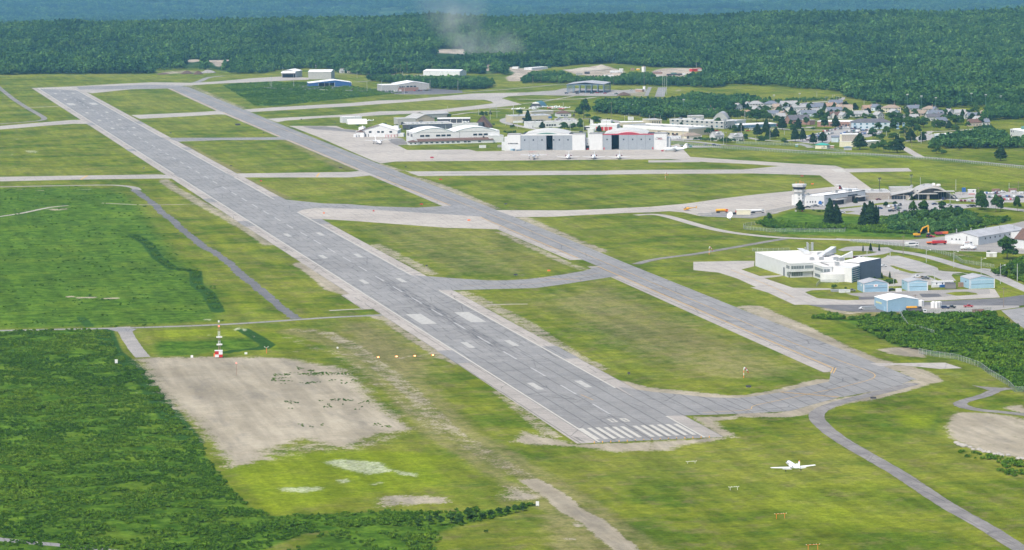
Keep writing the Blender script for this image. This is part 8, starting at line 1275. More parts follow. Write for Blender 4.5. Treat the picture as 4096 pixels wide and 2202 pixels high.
t = thing('quarry_lorry', 'dark tipper lorry with a white cab on the right quarry floor', 'lorry', (*G('R4', 1950, 240).xy, 0), .05); boxes(M(), (-14, 8, -1.4, 1.4, 1, 3.2)).build('body', 'dark_metal', t); boxes(M(), (-8, 0, -1.2, 1.2, 3.2, 4.4)).build('load', 'green_metal', t); boxes(M(), (9, 13, -1.3, 1.3, .8, 3.6)).build('cab', 'trim_white', t); wheels(t, (-12, -8, 4, 11), 1.2)
b = hall('crusher_shed', 'red and white crushing plant at the right edge of the quarry', 'the red crushing plant', 'R4', (2155,185), (2290,180), 8, 148, 'red_paint', 'orange_paint', feats=[('panel', 9, 18, .5, 3, 'trim_white')])
hall('container_row', 'brick red low sheds on the quarry floor left of the dark lorry', 'the brick red sheds', 'R4', (1660,215), (1770,212), 5, 190, 'brick_wall', 'brick_wall'); hall('shed', 'white shed in the quarry clearing left of the plume of dust', 'the white quarry shed', 'U2', (1192,508), (1237,508), 8, 496, 'white_wall', 'white_roof')
hall('shed', 'low white roofed shed among the trees left of the quarry', 'the white roofed quarry shed', 'R4', (90,165), (295,150), 14, 138, 'white_wall', 'white_roof'); b = hall('container', 'red and grey site container beside the steel frame', 'the red site container', 'R4', (1420,445), (1510,448), 4, 412, 'orange_roof', 'blue_paint', cat='container'); hall('tank_box', 'white upright tank box on a stand beside the track', 'the white upright box', 'R4', (1518,415), (1546,415), 4, 380, 'trim_white', 'trim_white', cat='box'); hall('excavator_shed', 'orange yellow machine shed at the back of the quarry', 'the orange machine', 'R4', (1435,165), (1475,165), 5, 148, 'yellow_paint', 'yellow_paint', cat='machine')
p = G('R4', 1530, 198); t = thing('silo', 'slender white cement silo standing in the quarry', 'silo', (*p.xy, 0)); landmark('the white silo', p); hs = HT('R4', 1530, 198, 112); M().tube((0, 0, 0), (0, 0, hs*.88), 3.0, 3.0, 14).build('vessel', 'trim_white', t); M().tube((0, 0, hs*.88), (0, 0, hs), 1.6, 1.2, 10).build('filter_cap', 'orange_roof', t); boxes(M(), (-.4, .4, -3.4, -3, 0, hs*.9)).build('ladder', 'grey_pole', t)
for reg, x0, x1, y, yt, mt, lb in (('R4',560,1060,175,135,'sand','long pale gravel ridge at the back of the quarry'),('R4',880,1120,165,98,'sand','tall pale gravel heap with a rounded top in the quarry'),('T5',90,270,62,40,'soil','dark brown soil heap, left one below the far forest'),('T5',400,560,55,12,'soil','brown earth heap, middle one below the far forest'),('T5',560,690,62,14,'soil','dark pointed soil heap below the far forest'),('T5',650,860,45,2,'grey_heap','pale grey gravel heap beside the dark soil heaps'),('R4',1190,1380,495,452,'soil','brown rubble heap right of the steel frame'),('R8',1385,1580,345,296,'grey_heap','grey gravel heap right of the arched terminal')):
    if 'grey_heap' not in MATS: mat('grey_heap', (.26, .25, .24), .95, .2, .2)
    p0, p1 = G(reg, x0, y), G(reg, x1, y); c_ = (p0+p1)/2; w_ = (p1-p0).length/2; hh_ = HT(reg, (x0+x1)/2, y, yt); rr = random.Random(x0); m = M(); R__ = []
    for q, z in ((1.0, -.3), (.86, .22), (.62, .55), (.36, .84), (.12, 1.0)): R__.append([(w_*q*math.cos(a)*(1+rr.uniform(-.12, .12)), w_*.5*q*math.sin(a)*(1+rr.uniform(-.12, .12)), hh_*z if z > 0 else -.3) for a in np.linspace(0, 6.2832, 19)[:-1]])
    m.loft(R__); o = m.build('heap', mt, None, True); o.location = (c_.x, c_.y+w_*.5, 0); tag(o, lb, 'heap'); landmark('the '+' '.join(lb.split()[:4]).replace(',', ''), c_) if reg != 'R4' or x0 > 1000 else None
# dish, windsocks, signs, lights
p = G('U4', 553, 552); t = thing('satellite_dish', 'large white satellite dish on a pedestal on the grass near the apron', 'satellite dish', p); landmark('the large satellite dish', p); M().tube((0, 0, 0), (0, 0, 2.6), .4, .3).build('pedestal', 'trim_white', t); m = M(); ax = Vector((-.80, -.50, .45)).normalized(); a_ = ax.orthogonal().normalized(); b_ = ax.cross(a_); cc_ = Vector((0, -.3, 3.3)); R__ = [[tuple(cc_+ax*(q*q*.7)+a_*(2.6*q*math.cos(k*.3927))+b_*(2.6*q*math.sin(k*.3927))) for k in range(16)] for q in (.06, .4, .7, 1.0)]; m.loft(R__, False); m.loft([[tuple(Vector(v)-ax*.12) for v in r_] for r_ in R__], False); dd = m.build('dish', 'trim_white', t, True); m = M(); [m.tube(cc_+a_*(2*math.cos(k*2.09))+b_*(2*math.sin(k*2.09))+ax*.4, cc_+ax*2, .05, n=4) for k in range(3)]; m.ball(tuple(cc_+ax*2), .2); m.build('feed_horn', 'grey_pole', dd)
def windsock(reg, x, yb, yt, lb, sh):
    p = G(reg, x, yb); h = HT(reg, x, yb, yt); t = thing('windsock', lb, 'windsock', p); landmark(sh, p); z = [0, h*.25, h*.5, h*.75, h*.92]
    for i in range(4): M().tube((0, 0, z[i]), (0, 0, z[i+1]), .14).build('mast', 'orange_paint' if i % 2 == 0 else 'trim_white', t)
    for i in range(4): M().tube((.1+i*.55, 0, h*.98-.25*i*i*.6), (.1+(i+1)*.55, 0, h*.98-.25*(i+1)**2*.6), .55-.09*i, .46-.09*i, 10).build('sock_band', 'trim_white' if i % 2 == 0 else 'red_paint', t)
windsock('U4', 105, 275, 226, 'striped windsock mast below the hangars, standing in the long grass strip between the taxiways', 'the far windsock'); windsock('D', 1871, 951, 926, 'red striped windsock mast near the taxiway corner, standing in the big grass field', 'the near windsock'); windsock('D', 1784, 641, 622, 'thin windsock mast beside the narrow service road', 'the thin windsock') 
t = thing('wind_mast', 'thin orange mast with a red lamp standing on the gravel pad', 'mast', G('S6', 795, 366)); h = HT('S6', 795, 366, 296); M().tube((0, 0, 0), (0, 0, h*.95), .12).build('pole', 'orange_roof', t); M().ball((0, 0, h), .25).build('lamp', 'red_glow', t); landmark('the orange lamp mast', G('S6', 795, 366))
t = thing('visibility_sensor', 'white two armed weather sensor post beside the dark ditch', 'weather sensor', G('S8', 1603, 990)); h = HT('S8', 1603, 990, 830); M().tube((0, 0, 0), (0, 0, h*.8), .14).build('post', 'orange_paint', t); M().tube((-.8, 0, h*.85), (.8, 0, h*.85), .07).ball((-.85, 0, h), .22).ball((.85, 0, h), .22).build('arm', 'trim_white', t)
def sign(reg, x, y, w_, h_, mt, lb=None, desc=None, rz=-.2):
    p = G(reg, x, y); t = thing('airfield_sign', lb, 'sign', p, rz, 'low airfield signs on the grass'); boxes(M(), (-w_/2, w_/2, -.12, .12, .35, .35+h_)).build('panel', mt, t); boxes(M(), (-w_*.35-.05, -w_*.35+.05, -.05, .05, 0, .35), (w_*.35-.05, w_*.35+.05, -.05, .05, 0, .35)).build('leg', 'steel', t)
    if not lb: later(t, desc, p)
    return t
TK = [('runway threshold bars', (0, 20, 0)), ('runway threshold numbers', (0, 52, 0)), ('aiming point blocks', (0, 420, 0)), ('far end of the runway', (0, 3000, 0)), ('hold line', G('S3', 760, 770)), ('mid field connector', G('D', 1290, 715)), ('pale triangular pad', G('D', 960, 548)), ('concrete stub', G('D', 2210, 428)), ('left crossing runway', G('D', 205, 448)), ('deep apron corner', G('D', 1730, 390)), ('big white number square', G('D', 1200, 437))]
for n_, p_ in TK[3:9]: landmark('the '+n_, p_)
for reg, x, y, w_, mt, ds in [('T2',2455,368,3.4,'dark_wall','black backed sign'),('T2',1045,345,2.6,'dark_wall','black backed sign'),('T6',908,240,2.4,'dark_wall','black backed sign'),('T6',1767,557,2.8,'dark_wall','black backed sign'),('T6',1208,347,3,'red_paint','red sign'),('T6',1043,560,3,'red_paint','red sign'),('T6',632,618,1.6,'red_paint','red sign'),('T6',205,637,1.6,'orange_paint','orange sign'),('T6',1450,698,2.6,'orange_paint','orange sign'),('T3',1079,357,1.8,'dark_wall','black backed sign'),('T3',1838,435,3,'dark_wall','black backed sign'),('T3',2121,400,2.2,'orange_paint','orange sign'),('S3',1138,1035,3.2,'dark_wall','black backed sign'),('S4',1964,104,2.6,'dark_wall','black backed sign'),('T3',320,1060,1,'trim_white','white sign'),('D',1881,976,2,'dark_wall','black backed sign'),('D',1582,943,1.6,'dark_wall','black backed sign'),('T5',1950,645,2.4,'dark_wall','black backed sign'),('T5',2385,690,1.6,'dark_wall','black backed sign'),('T5',1465,820,1.6,'dark_wall','black backed sign'),('T1',2200,820,2,'dark_wall','black backed sign'),('U4',1047,255,3,'crimson','red sign'),('U4',1118,310,2.6,'orange_paint','orange sign'),('T2',1430,540,2.2,'red_paint','red sign'),('T7',1852,372,2.2,'dark_wall','black backed sign'),('T6',2400,190,1,'dark_wall','black backed sign')]: sign(reg, x, y, w_*.8, .8, mt, None, ds)
sign('U6', 982, 268, 1.2, 1.6, 'trim_white', 'small white board at the end of the bush row'); sign('S8', 1108, 1028, 1.3, 1.0, 'trim_white', 'small white twin board right of the chequered shelter'); sign('S8', 452, 255, .8, 1.0, 'trim_white', 'tiny white board beside the access road above the lattice mast'); sign('S6', 535, 268, 1.2, 1.2, 'trim_white', 'small white board left of the chequered shelter'); sign('S7', 677, 300, 1.4, 1.8, 'trim_white', 'small white board in the scrub at the ditch')
for k, (x, y) in enumerate([(666,1138),(822,1132),(977,1126),(1131,1120)]):
    p = G('T3', x, y); t = thing('approach_slope_light', f"lit orange approach slope lamp, {NTH[k]} from the left of four beside the runway", 'lamp', p, 0, 'approach slope lamps'); boxes(M(), (-.7, .7, -.4, .4, .3, .9)).build('housing', 'orange_paint', t); boxes(M(), (-.4, .4, -.46, -.41, .4, .8)).build('lens', 'lamp_glow', t); boxes(M(), (-.5, -.4, -.1, .1, 0, .3), (.4, .5, -.1, .1, 0, .3)).build('leg', 'steel', t)
for k, x in enumerate(np.linspace(-25, 24, 15)):
    t = thing('threshold_light', f"small amber threshold lamp at the runway end, {NTH[k]} from the left", 'lamp', (x, -2.6, .05), 0, 'threshold lamps along the runway end'); M().tube((0, 0, 0), (0, 0, .45), .16).build('stem', 'yellow_paint' if k < 5 or k > 10 else 'dark_metal', t); M().ball((0, 0, .55), .22).build('lens', 'yellow_paint', t)
for reg, xs, y, hp, mt, lb in (('S4', (1815, 1875), 910, 25, 'trim_white', 'white legged approach light bar on the grass below the jet'), ('S4', (2180, 2248), 1135, 38, 'orange_paint', 'red legged approach light bar on the grass below the jet'), ('S4', (1480, 1540), 700, 8, 'trim_white', 'low approach light bar nearest the runway end'), ('S4', (2430, 2510), 1385, 44, 'orange_paint', 'red legged approach light bar at the bottom edge')):
    a_, c_ = G(reg, xs[0], y), G(reg, xs[1], y); h = max(.8, hp*MPP(reg, xs[0], y)); L_ = (c_-a_).length; t = thing('approach_light_bar', lb, 'light bar', (a_+c_)/2, 0, 'approach light bars')
    for s in (-1, 1): M().tube((s*L_/2, 0, 0), (s*L_/2, 0, h), .07).build('leg', mt, t)
    M().tube((-L_*.7, 0, h), (L_*.7, 0, h), .06).build('beam', mt, t)
    for q in (-.7, -.3, .1, .35, .7): M().ball((q*L_, 0, h+.15), .13).build('lamp', 'trim_white', t)
# poles
def pole(reg, x, yb, yt, kind='u', lb=None):
    p = G(reg, x, yb); h = HT(reg, x, yb, yt); nm, cat, gp, ds = {'u': ('utility_pole', 'utility pole', 'wooden utility poles', 'wooden utility pole'), 'm': ('utility_pole', 'utility pole', 'metal utility poles', 'thin grey utility pole'), 'l': ('street_lamp', 'street lamp', 'street lamps', 'curved arm street lamp'), 'f': ('floodlight_mast', 'floodlight', 'tall floodlight masts', 'tall floodlight mast'), 'a': ('apron_light_mast', 'floodlight', 'dark apron light masts', 'dark apron light mast')}[kind]
    t = thing(nm, lb, cat, p, 0, gp); r = .17 if kind in 'ul' else .2; M().tube((0, 0, 0), (0, 0, h), r, r*.7, 6).build('pole', {'u': 'wood_pole', 'm': 'grey_pole', 'l': 'grey_pole', 'f': 'green_metal', 'a': 'trim_dark'}[kind], t)
    if kind == 'u': M().box(-1.3, 1.3, -.08, .08, h-.9, h-.7).build('crossarm', 'wood_pole', t)
    if kind == 'l': M().tube((0, 0, h*.82), (1.2, 0, h*.9), .08).tube((1.2, 0, h*.9), (2.4, 0, h*.92), .07).build('arm', 'grey_pole', t); M().box(2.2, 3.1, -.2, .2, h*.9, h*.94).build('lamp_head', 'trim_white', t)
    if kind in 'fa': m = M(); m.box(-1.3, 1.3, -.15, .15, h-.5, h-.3); m.box(-1.1, 1.1, -.15, .15, h-1.6, h-1.4); m.build('crossarm', 'grey_pole', t); m = M(); [m.box(x_-.35, x_+.35, -.6, -.1, h-.2, h+.4) for x_ in (-.9, 0, .9)]; m.build('lamp_head', 'trim_white' if kind == 'f' else 'trim_dark', t)
    later(t, ds, p); return t
for x, yb, yt, k in [(775,450,150,'u'),(1112,550,350,'l'),(1513,630,370,'l'),(585,475,370,'m'),(248,490,325,'m'),(635,900,640,'l'),(1235,795,650,'m'),(1912,735,470,'l'),(2192,860,565,'l'),(2440,825,570,'m'),(2240,1205,910,'u'),(950,1200,1010,'u'),(1645,900,790,'m'),(158,245,205,'m'),(600,395,360,'m')]: pole('S2', x, yb, yt, k)
for x, yb, yt, k in [(75,400,60,'a'),(625,200,5,'a'),(785,200,40,'m'),(1398,270,80,'m'),(1790,290,215,'u'),(2318,270,140,'m'),(2478,300,110,'u'),(755,440,330,'m'),(1495,400,300,'m'),(495,510,330,'m'),(235,445,370,'m'),(1298,490,310,'l')]: pole('R8', x, yb, yt, k)
for x, yb, yt, k in [(2440,400,60,'a'),(1785,480,400,'l'),(2125,590,520,'m'),(1845,560,420,'m')]: pole('R7', x, yb, yt, k)
for x, yb, yt, k in [(20,300,140,'u'),(127,320,165,'u'),(403,280,200,'u'),(630,350,235,'u'),(828,250,205,'u'),(875,300,250,'u'),(1028,600,310,'m'),(1455,215,115,'f'),(1834,250,90,'f'),(2088,150,70,'m'),(2210,200,140,'l'),(2320,190,110,'l'),(2380,200,130,'l'),(120,800,590,'m'),(527,800,640,'m'),(714,850,650,'l'),(760,860,650,'u'),(975,680,560,'m'),(1398,775,610,'l'),(1636,400,340,'m'),(1935,560,450,'m'),(2375,610,450,'m'),(1610,700,630,'m'),(190,300,230,'m'),(1188,800,720,'m'),(2575,600,480,'m')]: pole('R5', x, yb, yt, k)
for x, yb, yt, k in [(848,295,105,'f'),(1055,385,130,'f'),(1270,300,155,'f'),(1795,275,90,'f'),(2008,320,110,'f'),(2230,250,130,'f'),(655,285,200,'m'),(1344,265,205,'m'),(208,330,190,'m'),(1282,260,200,'m'),(814,780,610,'u'),(914,905,730,'u'),(1055,830,650,'m'),(1207,760,640,'m'),(1212,900,845,'m'),(2180,440,360,'m'),(2436,460,380,'u'),(2520,440,375,'m'),(702,740,680,'m'),(735,740,690,'m'),(540,720,650,'m'),(1830,650,600,'m')]: pole('R6', x, yb, yt, k)
for x, yb, yt, k in [(70,330,215,'m'),(222,370,180,'m'),(175,200,50,'m'),(815,110,30,'m'),(905,430,270,'m'),(966,260,140,'u'),(1075,400,280,'m'),(1370,430,230,'u'),(1435,240,30,'u'),(1605,280,195,'l'),(1660,230,175,'m'),(1740,280,195,'u'),(1803,290,175,'u'),(1925,265,195,'m'),(1990,270,180,'u'),(2250,300,190,'m'),(2360,540,350,'m'),(1858,430,320,'m'),(1708,350,260,'m'),(2065,260,205,'m'),(2365,170,0,'f')]: pole('R2', x, yb, yt, k)
for x, yb, yt, k in [(395,310,175,'m'),(1580,190,80,'m'),(1980,200,120,'m'),(2128,260,120,'m'),(2205,130,70,'m'),(2425,180,60,'m'),(2215,230,150,'m'),(1555,380,330,'m')]: pole('R1', x, yb, yt, k)
for x, yb, yt, k in [(100,380,255,'m'),(118,385,255,'m'),(403,380,215,'m'),(802,400,290,'u'),(932,385,320,'m'),(990,280,170,'u'),(1020,230,130,'u'),(1345,215,110,'u'),(1389,210,85,'u'),(1552,215,110,'u'),(1700,215,105,'u'),(1725,220,140,'u'),(1779,220,90,'u'),(1805,225,180,'m'),(1862,215,55,'u'),(2186,200,85,'u'),(1347,440,310,'m'),(1536,460,300,'m'),(1828,475,320,'m'),(2160,420,290,'m'),(2518,430,300,'m'),(1218,270,170,'m'),(262,170,130,'m')]: pole('R3', x, yb, yt, k)
for x, yb, yt, k in [(102,355,240,'u'),(207,330,170,'u'),(414,335,235,'u'),(710,340,225,'u'),(1144,360,240,'u'),(1536,385,110,'u'),(1470,260,215,'m'),(1775,500,215,'m'),(1800,505,260,'m'),(1825,480,240,'m'),(2042,640,540,'m'),(1950,600,510,'u'),(2283,610,560,'m'),(2485,640,590,'u'),(2357,280,215,'m'),(2503,260,200,'m'),(2207,140,60,'m'),(2290,150,60,'m')]: pole('R4', x, yb, yt, k)
# fences
def fence(reg, pts, h, lb, sp=3.2):
    P_ = [G(reg, *q) for q in pts]; t = thing('chain_link_fence', lb, 'fence', P_[0]); o0 = P_[0]; m = M(); m2_ = M(); mp_ = M()
    for a, c_ in zip(P_[:-1], P_[1:]):
        a = a-o0; c_ = c_-o0; L_ = (c_-a).length; n_ = max(1, int(L_/sp)); u = (c_-a)/L_; nr = Vector((-u.y, u.x, 0))*.02
        m2_.tube(a+Vector((0, 0, h)), c_+Vector((0, 0, h)), .04, n=4)
        for i in range(n_+1): q = a.lerp(c_, i/n_); m.tube(q, q+Vector((0, 0, h+.2)), .05, n=4)
        V = [a+nr, c_+nr, c_+nr+Vector((0, 0, h)), a+nr+Vector((0, 0, h))]; V += [v-nr*2 for v in V]; mp_.add([tuple(v) for v in V], [(0,1,2,3),(7,6,5,4)])
    m.build('post', 'grey_pole', t); m2_.build('top_rail', 'grey_pole', t); mp_.build('wire_mesh', MESHM, t); return t
MESHM = bpy.data.materials.new('chain_link'); MESHM.use_nodes = True; n_ = MESHM.node_tree; bs_ = n_.nodes['Principled BSDF']; bs_.inputs['Base Color'].default_value = (.24, .30, .27, 1); bs_.inputs['Roughness'].default_value = .6
tr_ = n_.nodes.new('ShaderNodeBsdfTransparent'); mxs = n_.nodes.new('ShaderNodeMixShader'); nz_ = n_.nodes.new('ShaderNodeTexNoise'); nz_.inputs['Scale'].default_value = .8; mp3 = n_.nodes.new('ShaderNodeMapRange'); mp3.inputs['To Min'].default_value = .10; mp3.inputs['To Max'].default_value = .24
n_.links.new(nz_.outputs['Fac'], mp3.inputs['Value']); n_.links.new(mp3.outputs[0], mxs.inputs[0]); n_.links.new(tr_.outputs[0], mxs.inputs[1]); n_.links.new(bs_.outputs[0], mxs.inputs[2]); n_.links.new(mxs.outputs[0], n_.nodes['Material Output'].inputs[0])
fence('S3', [(1560,612),(1700,640),(1900,665),(2050,715),(2130,745),(2200,800),(2370,900),(2400,925),(2440,970),(2560,972),(2700,975)], 2.6, 'chain link fence curving along the thicket at the right edge'); fence('S3', [(1380,245),(1420,320),(1460,375),(1560,400),(1700,440)], 2.4, 'chain link fence running down into the thicket from the blue hangar'); fence('S3', [(1400,252),(1700,245),(2050,240),(2230,222)], 2.4, 'chain link fence between the yard and the thicket')
fence('R7', [(300,865),(180,880),(100,900),(110,935),(560,985),(900,985),(1500,985),(1840,985),(1850,960)], 2.4, 'green chain link fence round the foot of the tower bank'); fence('R7', [(490,670),(900,590),(1000,570)], 2.4, 'chain link fence from the cream container to the control tower'); fence('S2', [(0,255),(400,285),(780,325),(1100,360),(1300,420),(1500,470),(1640,560),(1900,600),(2100,630)], 2.2, 'chain link fence above the campus road'); fence('S1', [(235,265),(480,268),(820,262)], 2.2, 'short chain link fence behind the campus building'); fence('S1', [(1255,820),(1300,770),(1480,760),(1600,770)], 2.0, 'chain link fence corner before the campus curved wall')
fence('U4', [(-100,5),(500,60),(1000,92),(1500,110),(2000,142),(2576,200)], 2.4, 'long chain link fence along the perimeter road'); fence('R5', [(900,830),(1400,850),(1850,860),(2500,960)], 2.4, 'chain link fence before the town park')
# small yard clutter
def crate(reg, x, y, w_, d, h, mt, lb, nm='crate', cat=None): 
    p = G(reg, x, y); t = thing(nm, lb, cat or nm.replace('_', ' '), (*p.xy, .05), .1); boxes(M(), (-w_/2, w_/2, -d/2, d/2, 0, h)).build('body', mt, t); boxes(M(), (-w_/2-.08, w_/2+.08, -d/2-.08, d/2+.08, h, h+.12)).build('lid', mt, t); return t
crate('S1', 1655, 920, 3, 1.8, 1.5, 'trim_white', 'white bin left of the pair before the blue hangar with the sign', 'bin'); crate('S1', 1740, 915, 3, 1.8, 1.5, 'trim_white', 'white bin right of the pair before the blue hangar with the sign', 'bin'); crate('S2', 710, 975, 3, 2, 1.7, 'trim_white', 'white bin between the two left blue hangars', 'bin')
crate('S2', 1828, 1278, 3, 2, 1.5, 'brick_wall', 'rusty skip on the scrub edge, left of two', 'skip'); crate('S2', 1908, 1276, 3, 2, 1.5, 'brick_wall', 'rusty skip on the scrub edge, right of two', 'skip'); crate('R2', 1045, 645, 5.5, 3, 1.9, 'blue_paint', 'dark blue skip against the tower of the left arched hangar', 'skip'); crate('R2', 85, 640, 2, 2, 3.0, 'blue_paint', 'blue bin at the left corner of the left arched hangar', 'bin'); crate('R2', 180, 658, 2, 2, 1.8, 'blue_steel', 'dark blue bin under the black maker name', 'bin'); crate('R2', 150, 655, 2.2, 2, 1.6, 'sky_siding', 'pale blue cart under the black maker name', 'cart'); crate('R2', 245, 656, 5, 1.5, .9, 'blue_steel', 'low blue ladder trolley before the left arched hangar', 'trolley'); crate('R2', 2092, 665, 2, 1.2, 1.1, 'crimson', 'small dark red cart ahead of the side on turboprop nose', 'cart'); crate('R1', 1378, 752, 2.8, 1.6, 1.1, 'crimson', 'red tug standing in the middle of the hangar apron', 'tug')
crate('R1', 2030, 620, 6, 3, 2.4, 'trim_white', 'white box trailer on the lawn before the twin hangar', 'trailer'); crate('R1', 2260, 612, 5, 3, 2.0, 'light_roof', 'pale grey box beside the lawn corner of the twin hangar', 'box'); crate('R2', 2260, 500, 11, 3, 2.6, 'trim_white', 'long white trailer before the long beige building', 'trailer'); crate('R2', 1685, 262, 5.5, 3, 3.4, 'trim_white', 'white box lorry body parked by the trees behind the fire hall', 'box'); crate('R8', 1535, 298, 2.4, 2, 3.2, 'blue_paint', 'bright blue toilet cabin right of the gravel heap', 'cabin'); 
b = hall('site_cabin', 'white site cabin with a red base beside the right terminal car park', 'the white site cabin', 'R8', (1615,340), (1745,338), 3, 262, 'white_siding', 'trim_white', feats=[('window', 3.4, 4.2, 2, 3, 'glass'), ('base_panel', 0, 5, 0, .6, 'red_paint')], cat='cabin'); crate('R8', 2090, 295, 6, 2.6, 2.2, 'brick_wall', 'rusty container behind the silver pickup', 'container'); crate('R8', 2380, 292, 6, 2.6, 2.4, 'brick_wall', 'rusty container at the top right of the terminal car park', 'container')
crate('R2', 2455, 612, 2.5, 2, 1.6, 'green_metal', 'dark green bin behind the tail of the side on turboprop', 'bin'); crate('T5', 1130, 715, 5, 2.5, 1.6, 'dark_metal', 'dark low equipment pile in the grass beside the taxiway', 'equipment'); crate('U4', 1005, 494, 1, 1, 1.1, 'trim_white', 'small white cabinet, left one below the tower bush', 'cabinet'); crate('U4', 1048, 494, 1, 1, 1.1, 'red_paint', 'small red hydrant right of the tower bush', 'hydrant')
for k, (x, w_) in enumerate(((365,9),(395,6))): crate('U4', x, 517, w_, 1.2, 1.2, 'concrete', ['left','right'][k]+' row of concrete barriers at the edge of the terminal apron', 'barrier')
crate('U4', 650, 533, 22, .6, .9, 'concrete', 'long concrete barrier in front of the cream container', 'barrier'); crate('S2', 280, 1235, 7, 2.4, 1.6, 'steel', 'scrap trailer left of the large blue hangar', 'trailer'); crate('S2', 1620, 905, 3, 2, 2.4, 'orange_roof', 'rusty orange loader left of the right blue hangar', 'loader'); crate('S2', 1345, 912, 3, 1.5, 1.3, 'blue_paint', 'bright blue drum rack before the site trailer', 'rack'); crate('S2', 1260, 912, 6, 1.5, 1.2, 'trim_white', 'row of white drums before the site trailer', 'rack')
for k in range(16):
    p = G('S1', 1495+k*15, 905); t = thing('barrel', None, 'barrel', (p.x, p.y, .05), 0, 'pale steel barrels before the campus building'); t['label'] = 'pale steel barrel in the long low stack left of the blue hangar'; M().tube((0, -1.2, .4), (0, 1.2, .4), .4, .4, 10).build('drum', 'steel', t); M().tube((0, -1.2, 1.1), (0, 1.2, 1.1), .38, .38, 10).build('drum', 'steel', t)
for x, y, w_, h_, mt, lb, nm in ((700,232,9,3,'light_roof','pale low crusher box on the left quarry floor','crusher'),(800,215,7,3,'dark_metal','dark loader at the foot of the quarry ridge','loader'),(1075,250,14,2.4,'trim_white','white low trailer at the front edge of the quarry','trailer'),(1240,172,5,3,'trim_white','small white cabin behind the white quarry lorry','cabin'),(1700,205,12,3,'brick_wall','rust red conveyor box on the right quarry floor','conveyor'),(1730,262,10,2.6,'trim_white','white container at the front of the right quarry floor','container'),(1385,170,5,3,'orange_roof','rust brown hopper left of the orange machine','hopper')): crate('R4', x, y, w_, 3, h_, mt, lb, nm)
# rocks along the bank
rr = random.Random(3)
for k in range(34):
    q = rr.random(); pts_ = [(400,905),(460,950),(520,970),(640,1000),(760,1030),(870,1045),(975,1065)]; i = int(q*6); x = pts_[i][0]+(pts_[i+1][0]-pts_[i][0])*(q*6-i); y = pts_[i][1]+(pts_[i+1][1]-pts_[i][1])*(q*6-i)+rr.uniform(-6, 6); p = G('U5', x, y); s = rr.uniform(.5, 1.3)*(1.7 if 500 < x < 540 else 1); m = M(); m.ball((0, 0, s*.25), s, s*.8, s*.55, 7, 4); m.v = [(a+rr.uniform(-.12, .12)*s, b_+rr.uniform(-.12, .12)*s, c2+rr.uniform(-.1, .1)*s) for a, b_, c2 in m.v]; o = m.build('boulder', 'rock'); o.location = (p.x, p.y, 0); o['category'] = 'boulder'; o['group'] = 'pale boulders along the foot of the bank'; o['label'] = 'pale boulder in the line along the foot of the sandy bank'
# dust plume over the quarry road
dp = G('U2', 790, 470); m = M(); hx = 95; m.box(-hx, hx, -60, 60, -.5, 118); du = m.build('dust_plume', bpy.data.materials.new('dust')); du.location = (dp.x+32, dp.y+90, 0); tag(du, 'pale plume of dust drifting up in front of the far forest', 'dust', kind='stuff')
n_ = du.active_material; n_.use_nodes = True; n_ = n_.node_tree; n_.nodes.clear(); N = n_.nodes; L = n_.links; mo = N.new('ShaderNodeOutputMaterial'); pv = N.new('ShaderNodeVolumePrincipled'); pv.inputs['Color'].default_value = (.92, .90, .86, 1); tc = N.new('ShaderNodeTexCoord'); sp = N.new('ShaderNodeSeparateXYZ'); L.new(tc.outputs['Object'], sp.inputs[0])
def mt_(op, a, b=0., clamp=False):
    q = N.new('ShaderNodeMath'); q.operation = op; q.use_clamp = clamp
    for i, v in enumerate((a, b)):
        if isinstance(v, (int, float)): q.inputs[i].default_value = v
        else: L.new(v, q.inputs[i])
    return q.outputs[0]
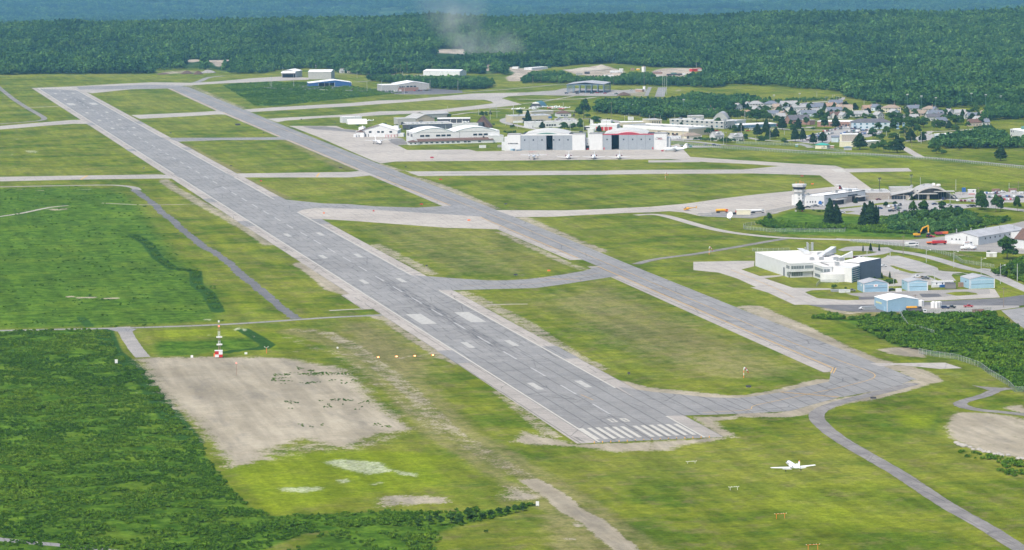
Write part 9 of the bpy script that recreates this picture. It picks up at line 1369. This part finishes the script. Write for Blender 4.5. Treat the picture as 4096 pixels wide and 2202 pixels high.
zz = mt_('DIVIDE', sp.outputs[2], 118.); cxn = mt_('ADD', mt_('MULTIPLY', zz, -38.), 6.); dx_ = mt_('DIVIDE', mt_('SUBTRACT', sp.outputs[0], cxn), mt_('ADD', mt_('MULTIPLY', zz, 56.), 26.)); dy_ = mt_('DIVIDE', sp.outputs[1], 52.); rad = mt_('SQRT', mt_('ADD', mt_('MULTIPLY', dx_, dx_), mt_('MULTIPLY', dy_, dy_))); core = mt_('SUBTRACT', 1., rad, True)
dx2 = mt_('DIVIDE', mt_('SUBTRACT', sp.outputs[0], 40.), 75.); dz2 = mt_('DIVIDE', mt_('SUBTRACT', sp.outputs[2], 20.), 40.); r2_ = mt_('SQRT', mt_('ADD', mt_('ADD', mt_('MULTIPLY', dx2, dx2), mt_('MULTIPLY', dz2, dz2)), mt_('MULTIPLY', dy_, dy_))); low = mt_('MULTIPLY', mt_('SUBTRACT', 1., r2_, True), .6)
nz_ = N.new('ShaderNodeTexNoise'); nz_.inputs['Scale'].default_value = .028; nz_.inputs['Detail'].default_value = 4; L.new(tc.outputs['Object'], nz_.inputs['Vector']); nn_ = mt_('MULTIPLY', mt_('SUBTRACT', nz_.outputs['Fac'], .33, True), 3.2); fade = mt_('SUBTRACT', 1., mt_('POWER', mt_('MAXIMUM', zz, 0.001), 2.6), True)
L.new(mt_('MULTIPLY', mt_('MULTIPLY', mt_('MAXIMUM', mt_('MULTIPLY', core, fade), low), nn_), .0125), pv.inputs['Density']); L.new(pv.outputs[0], mo.inputs['Volume'])
# ------------------------------------------------------------------ labels for repeats, then the air
finish_labels()
hz = M(); z1 = 240
hz.box(-26000, 30000, -9000, 34000, -222.0, z1); hob = hz.build('haze', bpy.data.materials.new('haze'))
hm = hob.active_material; hm.use_nodes = True; n_ = hm.node_tree; n_.nodes.clear(); ho = n_.nodes.new('ShaderNodeOutputMaterial'); pv = n_.nodes.new('ShaderNodeVolumePrincipled')
pv.inputs['Color'].default_value = (.26, .60, 1.0, 1); pv.inputs['Density'].default_value = 3.6e-5; pv.inputs['Anisotropy'].default_value = .1
n_.links.new(pv.outputs[0], ho.inputs['Volume']); tag(hob, 'thin bluish summer haze over the whole valley', 'haze', kind='stuff')
